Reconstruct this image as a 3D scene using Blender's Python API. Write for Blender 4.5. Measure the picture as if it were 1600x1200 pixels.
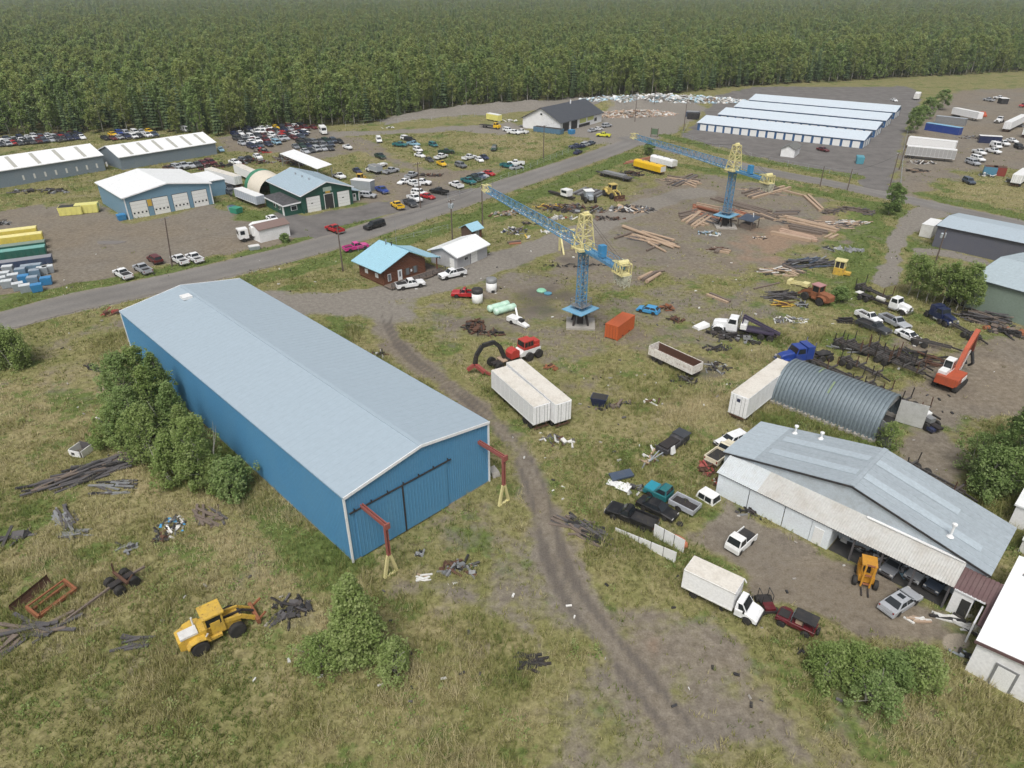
import bpy, bmesh, math, random
import numpy as np
from mathutils import Vector, Matrix

SC = bpy.context.scene
for o in list(bpy.data.objects):
    bpy.data.objects.remove(o)
R = math.radians
# ------------------------------------------------------------------ camera, sky, sun, exposure
CAM_H, CAM_F, CAM_P = 52.0, 1080.0, R(30)
cam_d = bpy.data.cameras.new('camera')
cam = bpy.data.objects.new('camera', cam_d)
SC.collection.objects.link(cam)
cam.location = (0, 0, CAM_H)
cam.rotation_euler = (R(60), 0, 0)
cam_d.sensor_width = 36
cam_d.lens = 36 * CAM_F / 1600
cam_d.clip_start, cam_d.clip_end = 1, 12000
SC.camera = cam
SUN_EL, SUN_AZ = 58, 192          # soft light from high up, behind the camera
world = bpy.data.worlds.new('World')
SC.world = world
world.use_nodes = True
wn = world.node_tree
bg = wn.nodes['Background']
sky = wn.nodes.new('ShaderNodeTexSky')
sky.sky_type = 'NISHITA'
sky.sun_disc = False
sky.sun_elevation = R(SUN_EL)
sky.sun_rotation = R(SUN_AZ)
sky.air_density, sky.dust_density, sky.ozone_density = 1.0, 6.0, 1.0
hs = wn.nodes.new('ShaderNodeHueSaturation')       # cloud cover takes most of the blue out
hs.inputs['Saturation'].default_value = 0.28
wn.links.new(sky.outputs[0], hs.inputs['Color'])
wn.links.new(hs.outputs[0], bg.inputs[0])
bg.inputs[1].default_value = 0.108
sun_d = bpy.data.lights.new('sun', 'SUN')
sun_d.energy = 1.5
sun_d.angle = R(20)
sun_d.color = (1.0, 0.96, 0.90)
sun = bpy.data.objects.new('sun', sun_d)
SC.collection.objects.link(sun)
sa = R(SUN_AZ)
sdir = Vector((math.sin(sa) * math.cos(R(SUN_EL)), math.cos(sa) * math.cos(R(SUN_EL)), math.sin(R(SUN_EL))))
sun.rotation_euler = sdir.to_track_quat('Z', 'Y').to_euler()
sun.location = (0, 0, 200)
vs = SC.view_settings
vs.view_transform, vs.look = 'Standard', 'None'
vs.exposure, vs.gamma, vs.use_curve_mapping = 0.31, 1.0, False
SC.cycles.max_bounces = 8
SC.cycles.diffuse_bounces = 6
SC.cycles.glossy_bounces = 2
SC.cycles.transparent_max_bounces = 4
SC.cycles.use_denoising = True

# ------------------------------------------------------------------ survey: photo point on a level z -> place on the site
_c, _s = math.cos(CAM_P), math.sin(CAM_P)
def G(px, py, z=0.0):
    dx, dy = (px - 800) / CAM_F, (py - 600) / CAM_F
    d = (dx, _c - _s * dy, -_s - _c * dy)
    t = (z - CAM_H) / d[2]
    return Vector((d[0] * t, d[1] * t, z))
def head(px, py, dx, dy):
    a, b = G(px, py), G(px + dx, py + dy)
    return math.atan2(b.y - a.y, b.x - a.x)
def hz(base, top):
    g = G(*base)
    dx, dy = (top[0] - 800) / CAM_F, (top[1] - 600) / CAM_F
    return CAM_H + (-_s - _c * dy) * g.y / (_c - _s * dy)

rnd = random.Random(7)
# ------------------------------------------------------------------ objects
COL = SC.collection
LABELS = {}
def link(o, parent=None):
    COL.objects.link(o)
    if parent is not None:
        o.parent = parent
    return o
def tag(o, label, cat, group=None):
    o['label'], o['category'] = label, cat
    if group:
        o['group'] = group
    return o
def thing(name, label, cat, loc=(0, 0, 0), rz=0.0, group=None):
    o = link(bpy.data.objects.new(name, None))
    o.empty_display_size = 0.3
    o.location, o.rotation_euler = loc, (0, 0, rz)
    return tag(o, label, cat, group)
def obj(name, me, mat=None, parent=None):
    """an object on (shared) mesh data; mat overrides the first slot on this object only"""
    o = link(bpy.data.objects.new(name, me), parent)
    if mat is not None:
        if not me.materials:
            me.materials.append(None)
        o.material_slots[0].link = 'OBJECT'
        o.material_slots[0].material = mat
    return o

class MB:
    """collects shapes and builds ONE mesh"""
    def __init__(self):
        self.v, self.f, self.m, self.M = [], [], [], None
    def vert(self, p):
        p = Vector(p)
        if self.M is not None:
            p = self.M @ p
        self.v.append(tuple(p))
        return len(self.v) - 1
    def poly(self, pts, mi=0):
        self.f.append([self.vert(p) for p in pts]); self.m.append(mi)
    def hexa(self, b, t, mi=0):
        i = [self.vert(p) for p in b] + [self.vert(p) for p in t]
        for q in ((3, 2, 1, 0), (4, 5, 6, 7), (0, 1, 5, 4), (1, 2, 6, 5), (2, 3, 7, 6), (3, 0, 4, 7)):
            self.f.append([i[k] for k in q]); self.m.append(mi)
    def box(self, x0, x1, y0, y1, z0, z1, mi=0):
        self.hexa([(x0, y0, z0), (x1, y0, z0), (x1, y1, z0), (x0, y1, z0)],
                  [(x0, y0, z1), (x1, y0, z1), (x1, y1, z1), (x0, y1, z1)], mi)
    def beam(self, a, b, w, h=None, mi=0, up=(0, 0, 1)):
        a, b = Vector(a), Vector(b)
        h = w if h is None else h
        d = (b - a)
        if d.length < 1e-6:
            return
        d.normalize()
        u = Vector(up)
        if abs(d.dot(u)) > 0.98:
            u = Vector((1, 0, 0))
        s = d.cross(u).normalized() * (w / 2)
        u = s.cross(d).normalized() * (h / 2)
        self.hexa([a - s - u, a + s - u, a + s + u, a - s + u], [b - s - u, b + s - u, b + s + u, b - s + u], mi)
    def tube(self, a, b, r0, r1=None, n=8, mi=0, caps=True):
        a, b = Vector(a), Vector(b)
        r1 = r0 if r1 is None else r1
        d = (b - a).normalized()
        u = Vector((0, 0, 1)) if abs(d.z) < 0.9 else Vector((1, 0, 0))
        s = d.cross(u).normalized(); u = s.cross(d)
        A, B = [], []
        for k in range(n):
            t = 2 * math.pi * k / n
            q = s * math.cos(t) + u * math.sin(t)
            A.append(self.vert(a + q * r0)); B.append(self.vert(b + q * r1))
        for k in range(n):
            j = (k + 1) % n
            self.f.append([A[k], A[j], B[j], B[k]]); self.m.append(mi)
        if caps:
            self.f.append(A[::-1]); self.m.append(mi)
            self.f.append(B); self.m.append(mi)
    def lathe(self, prof, c=(0, 0, 0), axis='z', n=14, mi=0):
        """prof: (radius, along) pairs"""
        rings = []
        for r, z in prof:
            ring = []
            for k in range(n):
                t = 2 * math.pi * k / n
                p = (r * math.cos(t), r * math.sin(t), z)
                if axis == 'y': p = (p[0], p[2], p[1])
                if axis == 'x': p = (p[2], p[0], p[1])
                ring.append(self.vert((p[0] + c[0], p[1] + c[1], p[2] + c[2])))
            rings.append(ring)
        for a, b in zip(rings, rings[1:]):
            for k in range(n):
                j = (k + 1) % n
                self.f.append([a[k], a[j], b[j], b[k]]); self.m.append(mi)
        if prof[0][0] > 0.001:
            self.f.append(rings[0][::-1]); self.m.append(mi)
        if prof[-1][0] > 0.001:
            self.f.append(rings[-1]); self.m.append(mi)
    def prism(self, pts, d0, d1, plane='xz', mi=0):
        """pts 2-D outline in the plane, extruded along the third axis"""
        def P(p, d):
            return {'xz': (p[0], d, p[1]), 'yz': (d, p[0], p[1]), 'xy': (p[0], p[1], d)}[plane]
        A = [self.vert(P(p, d0)) for p in pts]; B = [self.vert(P(p, d1)) for p in pts]
        n = len(pts)
        self.f.append(A[::-1]); self.m.append(mi); self.f.append(B); self.m.append(mi)
        for k in range(n):
            j = (k + 1) % n
            self.f.append([A[k], A[j], B[j], B[k]]); self.m.append(mi)
    def rings(self, rings, mi=0, caps=True, closed=True):
        I = [[self.vert(p) for p in r] for r in rings]
        n = len(I[0])
        for a, b in zip(I, I[1:]):
            for k in range(n if closed else n - 1):
                j = (k + 1) % n
                self.f.append([a[k], a[j], b[j], b[k]]); self.m.append(mi)
        if caps:
            self.f.append(I[0][::-1]); self.m.append(mi); self.f.append(I[-1]); self.m.append(mi)
    def add(self, other, M=None, mi=None):
        k = len(self.v)
        self.v += [tuple(M @ Vector(p)) for p in other.v] if M is not None else list(other.v)
        self.f += [[i + k for i in f] for f in other.f]
        self.m += list(other.m) if mi is None else [mi] * len(other.m)
    def mesh(self, name, mats=(), smooth=False, fix=True):
        me = bpy.data.meshes.new(name)
        me.from_pydata(self.v, [], self.f)
        for m in mats:
            me.materials.append(m)
        if any(self.m):
            me.polygons.foreach_set('material_index', self.m)
        if fix:
            bm = bmesh.new(); bm.from_mesh(me)
            bmesh.ops.recalc_face_normals(bm, faces=bm.faces)
            bm.to_mesh(me); bm.free()
        if smooth:
            me.polygons.foreach_set('use_smooth', [True] * len(me.polygons))
        me.update()
        return me
    def build(self, name, mat, parent=None, smooth=False):
        mats = mat if isinstance(mat, (list, tuple)) else [mat]
        return link(bpy.data.objects.new(name, self.mesh(name, mats, smooth)), parent)

def boxo(name, mat, parent, *b):
    m = MB(); m.box(*b)
    return m.build(name, mat, parent)

# ------------------------------------------------------------------ materials
MATS = {}
def srgb(r, g, b):
    f = lambda c: (c / 255 / 12.92) if c <= 10 else ((c / 255 + 0.055) / 1.055) ** 2.4
    return (f(r), f(g), f(b))
def _base(name, rough, metal):
    m = bpy.data.materials.new(name)
    m.use_nodes = True
    nt = m.node_tree
    p = nt.nodes['Principled BSDF']
    p.inputs['Roughness'].default_value = rough
    p.inputs['Metallic'].default_value = metal
    return m, nt, p
def _noise(nt, scale, detail=4, rough=0.55, coord=None, vec=None):
    n = nt.nodes.new('ShaderNodeTexNoise')
    n.inputs['Scale'].default_value = scale
    n.inputs['Detail'].default_value = detail
    n.inputs['Roughness'].default_value = rough
    if coord is None:
        coord = nt.nodes.new('ShaderNodeTexCoord')
    src = coord.outputs['Object']
    if vec is not None:
        mp = nt.nodes.new('ShaderNodeMapping')
        mp.inputs['Scale'].default_value = vec
        nt.links.new(src, mp.inputs[0]); src = mp.outputs[0]
    nt.links.new(src, n.inputs['Vector'])
    return n
def _ramp(nt, fac, stops):
    r = nt.nodes.new('ShaderNodeValToRGB')
    e = r.color_ramp.elements
    while len(e) < len(stops):
        e.new(0.5)
    for k, (p, c) in enumerate(stops):
        e[k].position = p
        e[k].color = (*c, 1) if len(c) == 3 else c
    nt.links.new(fac, r.inputs[0])
    return r
def _mix(nt, fac, a, b, mode='MIX'):
    m = nt.nodes.new('ShaderNodeMix')
    m.data_type, m.blend_type = 'RGBA', mode
    for sock, v in ((m.inputs[0], fac), (m.inputs[6], a), (m.inputs[7], b)):
        if isinstance(v, (int, float)):
            sock.default_value = v
        elif isinstance(v, tuple):
            sock.default_value = (*v, 1) if len(v) == 3 else v
        else:
            nt.links.new(v, sock)
    return m.outputs[2]
def paint(name, col, rough=0.45, metal=0.0, wear=0.25, dirt=(0.16, 0.13, 0.10), scale=1.3, rust=0.0, streak=None, spec=0.5, grain=0.2):
    """painted or bare surface with grain, grime and (if asked) rust"""
    if name in MATS:
        return MATS[name]
    m, nt, p = _base(name, rough, metal)
    n1 = _noise(nt, scale, 5, 0.6, vec=streak)
    f1 = _ramp(nt, n1.outputs['Fac'], [(0.45, (0, 0, 0)), (0.8, (wear, wear, wear))])
    c = _mix(nt, f1.outputs[0], tuple(col), tuple(dirt))
    n2 = _noise(nt, scale * 7, 3, 0.6)
    v = _ramp(nt, n2.outputs['Fac'], [(0.3, (1 - grain * .7,) * 3), (0.75, (1 + grain * .3,) * 3)])
    c = _mix(nt, 1.0, c, v.outputs[0], 'MULTIPLY')
    if rust > 0:
        n3 = _noise(nt, scale * 2.2, 6, 0.7)
        f3 = _ramp(nt, n3.outputs['Fac'], [(0.62 - rust * 0.35, (0, 0, 0)), (0.72 - rust * 0.3, (1, 1, 1))])
        c = _mix(nt, f3.outputs[0], c, (0.13, 0.055, 0.03))
    nt.links.new(c, p.inputs['Base Color'])
    p.inputs['Specular IOR Level'].default_value = spec
    MATS[name] = m
    return m
M_ = {}
def setup_mats():
    P = paint
    M_.update(
        glass=P('window_glass', (0.02, 0.025, 0.03), 0.08, 0, 0.0),
        glasslight=P('pale_glass', (0.16, 0.19, 0.21), 0.1, 0, 0.1),
        tyre=P('tyre_rubber', (0.022, 0.021, 0.02), 0.85, 0, 0.4, (0.09, 0.08, 0.07)),
        rim=P('wheel_rim', (0.42, 0.42, 0.42), 0.35, 0.5, 0.3),
        rimw=P('white_rim', (0.6, 0.6, 0.58), 0.5, 0.0, 0.3),
        trim=P('black_trim', (0.025, 0.025, 0.027), 0.6, 0, 0.3),
        frame=P('dark_frame_steel', (0.035, 0.032, 0.032), 0.65, 0.2, 0.5, (0.09, 0.06, 0.045)),
        lamp=P('lamp_glass', (0.6, 0.6, 0.58), 0.15, 0, 0.0),
        tail=P('tail_lamp', (0.25, 0.015, 0.01), 0.2, 0, 0.0),
        chrome=P('chrome', (0.5, 0.5, 0.5), 0.25, 0.8, 0.2),
        rust=P('rusty_steel', (0.11, 0.055, 0.035), 0.85, 0.1, 0.6, (0.05, 0.03, 0.025), 2.0),
        rustlight=P('orange_rust', (0.26, 0.10, 0.045), 0.85, 0.0, 0.5, (0.10, 0.05, 0.03), 2.0),
        white=P('white_paint', (0.78, 0.79, 0.79), 0.45, 0, 0.22, (0.40, 0.37, 0.33)),
        offwhite=P('weathered_white', (0.66, 0.66, 0.64), 0.55, 0, 0.5, (0.36, 0.32, 0.27)),
        cream=P('stained_trailer_roof', (0.66, 0.63, 0.57), 0.6, 0, 0.6, (0.40, 0.35, 0.28), 0.6),
        twhite=P('trailer_white', (0.84, 0.85, 0.86), 0.45, 0, 0.10, (0.5, 0.46, 0.4), 0.6),
        galv=P('galvanised_steel', (0.40, 0.44, 0.48), 0.45, 0.25, 0.35, (0.30, 0.30, 0.30), 0.7),
        grey=P('grey_steel', (0.26, 0.27, 0.28), 0.5, 0.2, 0.4, (0.14, 0.12, 0.10)),
        yellow=P('machine_yellow', (0.60, 0.39, 0.055), 0.6, 0, 0.6, (0.28, 0.20, 0.10), 1.8, rust=.14),
        paleyellow=P('pale_yellow_paint', (0.68, 0.62, 0.31), 0.55, 0, 0.5, (0.35, 0.28, 0.14)),
        craneblue=P('crane_blue', (0.085, 0.25, 0.43), 0.55, 0, 0.6, (0.20, 0.27, 0.32), rust=.03),
        red=P('machine_red', (0.45, 0.045, 0.035), 0.5, 0, 0.35, (0.22, 0.08, 0.06)),
        orange=P('machine_orange', (0.43, 0.085, 0.035), 0.55, 0, 0.5, (0.20, 0.07, 0.045), rust=.08),
        timber=P('pale_timber', (0.42, 0.31, 0.22), 0.8, 0, 0.5, (0.24, 0.18, 0.14), 0.9, streak=(0.4, 5, 5)),
        timberdark=P('weathered_timber', (0.17, 0.135, 0.11), 0.85, 0, 0.6, (0.08, 0.065, 0.06), 0.9, streak=(0.4, 5, 5)),
        timbergrey=P('grey_old_timber', (0.095, 0.09, 0.093), 0.85, 0, 0.6, (0.05, 0.045, 0.05), 0.9, streak=(0.4, 5, 5)),
        timberred=P('reddish_timber', (0.36, 0.15, 0.09), 0.8, 0, 0.5, (0.18, 0.09, 0.07), 0.9, streak=(0.4, 5, 5)),
        concrete=P('concrete', (0.36, 0.34, 0.31), 0.85, 0, 0.5, (0.20, 0.18, 0.15), 0.8),
        polewood=P('pole_wood', (0.13, 0.10, 0.085), 0.85, 0, 0.4, (0.06, 0.05, 0.04), 2.0),
        bark=P('pale_bark', (0.34, 0.33, 0.29), 0.85, 0, 0.6, (0.10, 0.09, 0.08), 3.0),
        barkdark=P('dark_bark', (0.10, 0.085, 0.07), 0.9, 0, 0.4, (0.05, 0.04, 0.035), 3.0),
        doorwhite=P('white_door', (0.78, 0.79, 0.78), 0.45, 0, 0.12, (0.5, 0.5, 0.48)),
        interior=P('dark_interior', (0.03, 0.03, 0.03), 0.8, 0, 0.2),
    )
setup_mats()
CARCOL = {}
def carpaint(name, r, g, b, rough=0.28):
    CARCOL[name] = paint(name.replace(' ', '_') + '_car_paint', srgb(r, g, b), rough, 0.0, 0.22, (0.20, 0.18, 0.15), 1.1)
for a in (('white', 232, 234, 236), ('silver', 168, 172, 178), ('grey', 110, 114, 120), ('dark grey', 62, 65, 70), ('black', 26, 27, 30),
          ('navy', 34, 44, 78), ('blue', 38, 66, 142), ('light blue', 138, 176, 196), ('bright blue', 66, 148, 200), ('teal', 32, 106, 112), ('dark green', 28, 58, 50),
          ('red', 172, 34, 40), ('maroon', 92, 30, 36), ('faded red', 178, 60, 62), ('yellow', 228, 184, 30), ('lime yellow', 214, 214, 60), ('pale yellow', 226, 220, 130),
          ('pink', 202, 62, 142), ('turquoise', 44, 140, 160), ('brown', 88, 62, 48), ('cream', 222, 214, 190), ('slate', 70, 82, 100)):
    carpaint(*a)
# ------------------------------------------------------------------ ground cover map (what grows or lies where), from surveyed outlines
def W(pts):
    return np.array([G(*p)[:2] for p in pts], dtype=np.float64)
def vnoise(x, y, scale, seed):
    r = np.random.RandomState(seed)
    T = r.rand(256, 256)
    u, v = x / scale + 1000, y / scale + 1000
    i, j = np.floor(u).astype(int), np.floor(v).astype(int)
    a, b = u - i, v - j
    a, b = a * a * (3 - 2 * a), b * b * (3 - 2 * b)
    g = lambda p, q: T[p % 256, q % 256]
    return (g(i, j) * (1 - a) + g(i + 1, j) * a) * (1 - b) + (g(i, j + 1) * (1 - a) + g(i + 1, j + 1) * a) * b
def fbm(x, y, scale, seed, oct=4):
    s, amp, tot = 0, 1.0, 0
    for k in range(oct):
        s = s + amp * vnoise(x, y, scale / 2 ** k, seed + k); tot += amp; amp *= 0.55
    return s / tot
def sdf_poly(x, y, P):
    """signed distance, positive inside"""
    d = np.full(x.shape, 1e9); inside = np.zeros(x.shape, bool)
    n = len(P)
    for k in range(n):
        ax, ay = P[k]; bx, by = P[(k + 1) % n]
        ex, ey = bx - ax, by - ay
        t = np.clip(((x - ax) * ex + (y - ay) * ey) / (ex * ex + ey * ey + 1e-9), 0, 1)
        d = np.minimum(d, np.hypot(x - ax - t * ex, y - ay - t * ey))
        if abs(ey) > 1e-9:
            inside ^= ((ay > y) != (by > y)) & (x < ex * (y - ay) / ey + ax)
    return np.where(inside, d, -d)
def d_line(x, y, P):
    d = np.full(x.shape, 1e9)
    for k in range(len(P) - 1):
        ax, ay = P[k]; bx, by = P[k + 1]
        ex, ey = bx - ax, by - ay
        t = np.clip(((x - ax) * ex + (y - ay) * ey) / (ex * ex + ey * ey + 1e-9), 0, 1)
        d = np.minimum(d, np.hypot(x - ax - t * ex, y - ay - t * ey))
    return d
def smooth(P, n=8):
    P = np.asarray(P); out = []
    Q = np.vstack([2 * P[0] - P[1], P, 2 * P[-1] - P[-2]])
    for k in range(1, len(Q) - 2):
        a, b, c, d = Q[k - 1:k + 3]
        for t in np.linspace(0, 1, n, endpoint=False):
            out.append(0.5 * (2 * b + (c - a) * t + (2 * a - 5 * b + 4 * c - d) * t * t + (3 * b - 3 * c + d - a) * t ** 3))
    out.append(P[-1])
    return np.array(out)

ROAD_MAIN = smooth(W([(-260, 560), (-100, 528), (0, 503), (110, 474), (250, 444), (400, 409), (530, 374), (650, 336), (750, 303), (850, 270), (940, 240), (1000, 216)]))
ROAD_SIDE = smooth(W([(972, 214), (1035, 231), (1110, 248), (1200, 268), (1300, 287), (1400, 308), (1500, 330), (1620, 356), (1800, 392)]))
RW_MAIN, RW_SIDE = 4.7, 3.6
# (layer, outline in survey points, edge softness m, strength)
AREAS = [
    ('dirt', [(-60, 345), (60, 320), (150, 318), (205, 348), (336, 320), (372, 340), (440, 355), (480, 378), (420, 392), (336, 398), (320, 412), (250, 418), (190, 440), (110, 452), (90, 478), (40, 495), (-40, 520), (-120, 480)], 2.5, 1.0),
    ('asph', [(440, 330), (482, 338), (560, 321), (640, 312), (720, 296), (770, 280), (790, 282), (735, 303), (690, 322), (640, 332), (545, 358), (520, 372), (500, 388), (470, 382), (430, 356)], 2, 0.95),
    ('dirt', [(540, 318), (570, 270), (640, 262), (700, 262), (770, 262), (800, 252), (800, 262), (720, 300), (640, 318)], 5, 0.75),
    ('dirt', [(430, 238), (520, 205), (570, 215), (640, 255), (700, 270), (690, 280), (620, 262), (560, 240), (500, 250), (470, 250)], 3, 0.7),
    ('dirt', [(330, 215), (420, 200), (500, 200), (540, 205), (500, 225), (450, 240), (380, 240), (340, 235)], 4, 0.8),
    ('gravel', [(500, 206), (560, 205), (660, 200), (740, 196), (800, 190), (830, 200), (800, 212), (700, 205), (600, 212), (520, 216)], 3, 0.75),
    ('gravel', [(590, 186), (680, 172), (800, 160), (860, 156), (900, 150), (1000, 150), (940, 165), (850, 172), (770, 178), (640, 190), (600, 196)], 3, 0.9),
    ('gravel', [(860, 200), (940, 192), (960, 160), (1060, 150), (1110, 168), (1080, 190), (1050, 210), (1000, 225), (930, 225), (905, 215)], 4, 0.95),
    ('asph', [(1062, 213), (1090, 190), (1120, 150), (1180, 135), (1420, 135), (1440, 150), (1415, 200), (1400, 250), (1392, 300), (1350, 296), (1335, 272), (1250, 262), (1150, 238)], 2, 1.0),
    ('dirt', [(1395, 300), (1405, 215), (1440, 170), (1500, 140), (1700, 135), (1750, 250), (1640, 262), (1560, 262), (1500, 270), (1480, 290), (1440, 310)], 5, 0.85),
    ('dirt', [(850, 410), (835, 385), (900, 350), (960, 310), (990, 285), (1060, 268), (1200, 282), (1300, 310), (1340, 335), (1335, 360), (1290, 380), (1260, 405), (1180, 425), (1100, 445), (1040, 450), (985, 440), (930, 450), (880, 470), (800, 480), (740, 480), (720, 455), (760, 430), (800, 420)], 7, 0.7),
    ('dirt', [(900, 370), (960, 330), (1020, 300), (1080, 320), (1080, 360), (1030, 400), (960, 395)], 5, 0.45),
    ('dirt', [(870, 300), (940, 290), (1000, 300), (960, 340), (900, 345), (850, 335)], 6, 0.35),
    ('dirt', [(480, 480), (620, 470), (760, 470), (900, 455), (1000, 450), (1100, 450), (1200, 420), (1260, 440), (1240, 500), (1150, 540), (1050, 565), (960, 560), (880, 600), (760, 545), (700, 565), (640, 540), (560, 500)], 6, 0.56),
    ('dirt', [(1220, 430), (1330, 440), (1300, 500), (1230, 520)], 5, 0.4),
    ('dirt', [(0, 560), (120, 545), (200, 560), (150, 610), (40, 625)], 5, 0.42),
    ('orange', [(1150, 360), (1240, 345), (1300, 320), (1345, 335), (1320, 350), (1260, 385), (1230, 410), (1170, 400)], 5, 0.8),
    ('orange', [(1120, 375), (1200, 370), (1220, 400), (1150, 410)], 4, 0.6),
    ('orange', [(1010, 960), (1040, 950), (1050, 1000), (1020, 1030), (1000, 1000)], 2, 0.55),
    ('orange', [(1060, 925), (1120, 905), (1130, 930), (1080, 945)], 2, 0.35),
    ('dirt', [(1085, 850), (1128, 782), (1200, 815), (1300, 860), (1380, 890), (1440, 930), (1495, 960), (1510, 1010), (1440, 1000), (1330, 985), (1280, 955), (1190, 925), (1160, 880)], 1.6, 1.0),
    ('concrete', [(1468, 998), (1480, 985), (1512, 990), (1520, 1010), (1500, 1022), (1476, 1016)], 0.5, 0.9),
    ('dirt', [(1420, 640), (1400, 600), (1440, 570), (1500, 540), (1560, 525), (1680, 500), (1720, 640), (1600, 660), (1530, 650), (1490, 720), (1440, 740), (1420, 720)], 3, 0.95),
    ('dirt', [(1240, 590), (1320, 560), (1400, 560), (1450, 580), (1420, 650), (1380, 640), (1300, 610)], 4, 0.45),
    ('dirt', [(1380, 520), (1440, 530), (1500, 545), (1480, 560), (1400, 545)], 3, 0.6),
    ('gravel', [(1440, 318), (1482, 330), (1490, 338), (1440, 352), (1418, 372), (1412, 400), (1398, 440), (1380, 452), (1368, 440), (1380, 400), (1398, 350)], 1.6, 1.0),
    ('gravel', [(1412, 385), (1460, 388), (1540, 405), (1560, 418), (1480, 402), (1420, 402)], 1.5, 0.75),
    ('dirt', [(640, 930), (680, 905), (740, 880), (800, 840), (850, 830), (890, 900), (960, 980), (1040, 1060), (1150, 1240), (800, 1240), (860, 1060), (800, 980), (740, 940)], 4, 0.58),
    ('dirt', [(930, 960), (1000, 900), (1080, 960), (1150, 990), (1240, 1040), (1300, 1120), (1320, 1240), (1000, 1240), (1000, 1050)], 4, 0.72),
    ('dirt', [(640, 800), (720, 790), (790, 770), (830, 800), (800, 850), (720, 880), (660, 880)], 3, 0.5),
    ('dirt', [(920, 590), (990, 570), (1000, 620), (960, 660), (880, 690), (860, 660)], 5, 0.3),
    ('dirt', [(700, 540), (780, 500), (860, 480), (880, 520), (800, 545), (760, 570)], 5, 0.35),
    ('dark', [(1085, 850), (1128, 782), (1200, 815), (1300, 860), (1440, 930), (1495, 960), (1500, 1000), (1330, 985), (1190, 925)], 4, 0.42),
    ('dark', [(960, 375), (1000, 355), (1060, 385), (1030, 405), (980, 400)], 4, 0.6),
    ('dark', [(860, 400), (930, 405), (960, 425), (900, 425)], 3, 0.6),
    ('dark', [(1090, 560), (1130, 560), (1140, 590), (1100, 590)], 2, 0.7),
    ('dark', [(860, 585), (900, 600), (905, 640), (880, 650)], 2, 0.6),
    ('dark', [(780, 455), (850, 445), (890, 460), (880, 490), (820, 495)], 4, 0.85),
    ('dark', [(720, 500), (760, 490), (800, 520), (760, 535), (715, 525)], 3, 0.6),
    ('lush', [(350, 700), (400, 770), (470, 840), (548, 890), (520, 910), (440, 850), (380, 800), (330, 740)], 2, 0.9),
    ('lush', [(330, 325), (420, 330), (440, 345), (400, 350), (360, 345)], 2, 0.8),
    ('lush', [(1180, 640), (1260, 655), (1390, 700), (1300, 690), (1180, 665)], 2, 0.8),
    ('lush', [(1330, 320), (1420, 325), (1400, 350), (1370, 430), (1330, 480), (1290, 470), (1310, 400)], 4, 0.7),
    ('lush', [(1410, 375), (1480, 385), (1470, 395), (1412, 395)], 1.5, 0.7),
    ('lush', [(1310, 830), (1350, 850), (1480, 905), (1490, 930), (1400, 895), (1300, 850)], 1.0, 0.8),
    ('lush', [(520, 392), (560, 410), (600, 440), (520, 420)], 2, 0.6),
    ('lush', [(0, 700), (120, 640), (200, 660), (190, 700), (60, 760), (0, 780)], 6, 0.35),
    ('dry', [(0, 640), (160, 620), (180, 680), (60, 740), (0, 760)], 6, 0.6),
    ('dry', [(0, 770), (120, 760), (340, 780), (480, 900), (480, 980), (300, 1000), (0, 900)], 10, 0.45),
    ('dry', [(220, 740), (300, 770), (420, 850), (470, 930), (400, 900), (300, 830)], 3, 0.6),
    ('dry', [(920, 690), (1100, 600), (1200, 560), (1230, 500), (1260, 480), (1300, 560), (1180, 640), (1050, 700), (930, 760)], 6, 0.5),
    ('dry', [(720, 215), (800, 205), (850, 220), (830, 245), (760, 245)], 4, 0.8),
    ('dry', [(540, 230), (620, 240), (690, 265), (640, 265), (560, 250)], 4, 0.6),
    ('dry', [(1290, 300), (1210, 285), (1280, 292), (1340, 315)], 3, 0.7),
    ('dry', [(1480, 290), (1600, 285), (1640, 320), (1540, 330), (1470, 310)], 4, 0.5),
]
# ('layer', points, half width m, softness, strength)
TRACKS = [
    ('gravel', [(380, 478), (470, 470), (560, 468), (640, 452), (700, 440), (760, 415), (830, 392), (900, 365), (960, 340), (1040, 312), (1090, 300)], 4.6, 2.0, 0.95),
    ('gravel', [(400, 478), (520, 474), (610, 484)], 6.5, 3, 0.9),
    ('dirt', [(600, 485), (602, 510), (640, 560), (700, 600), (760, 650), (810, 705), (838, 760), (856, 830), (880, 900), (925, 970), (985, 1040), (1060, 1140)], 2.3, 1.6, 0.85),
    ('dirt', [(800, 418), (900, 440), (1000, 455), (1100, 440), (1170, 405), (1260, 400)], 4.0, 4, 0.55),
    ('dirt', [(1060, 290), (1120, 310), (1200, 310), (1290, 330)], 4, 4, 0.6),
    ('dirt', [(990, 440), (1010, 410), (1060, 370), (1080, 330)], 4, 3, 0.6),
    ('dirt', [(0, 545), (90, 535), (170, 510), (215, 500)], 3, 4, 0.5),
    ('dirt', [(620, 920), (700, 925), (760, 945), (830, 985), (860, 1050)], 1.2, 1.0, 0.6),
    ('dry', [(200, 730), (260, 790), (340, 850), (420, 905), (490, 960), (540, 1040)], 1.4, 1.5, 0.9),
    ('dry', [(0, 610), (90, 590), (180, 560)], 2.5, 3, 0.7),
    ('dry', [(900, 770), (960, 720), (1060, 650), (1160, 590), (1230, 520)], 1.6, 2, 0.7),
    ('dry', [(860, 690), (900, 740), (930, 800), (900, 840)], 2, 3, 0.6),
    ('gravel', [(880, 240), (800, 262), (700, 305), (640, 335), (560, 362)], 1.0, 1.0, 0.3),
]
RUTS = [[(598, 478), (600, 505), (636, 560), (694, 600), (754, 652), (800, 710), (826, 765), (842, 832), (866, 905), (908, 975), (966, 1045), (1040, 1140)],
        [(612, 490), (612, 512), (650, 560), (712, 602), (772, 652), (820, 705), (850, 760), (870, 832), (896, 905), (945, 975), (1005, 1045), (1085, 1140)]]
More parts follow.
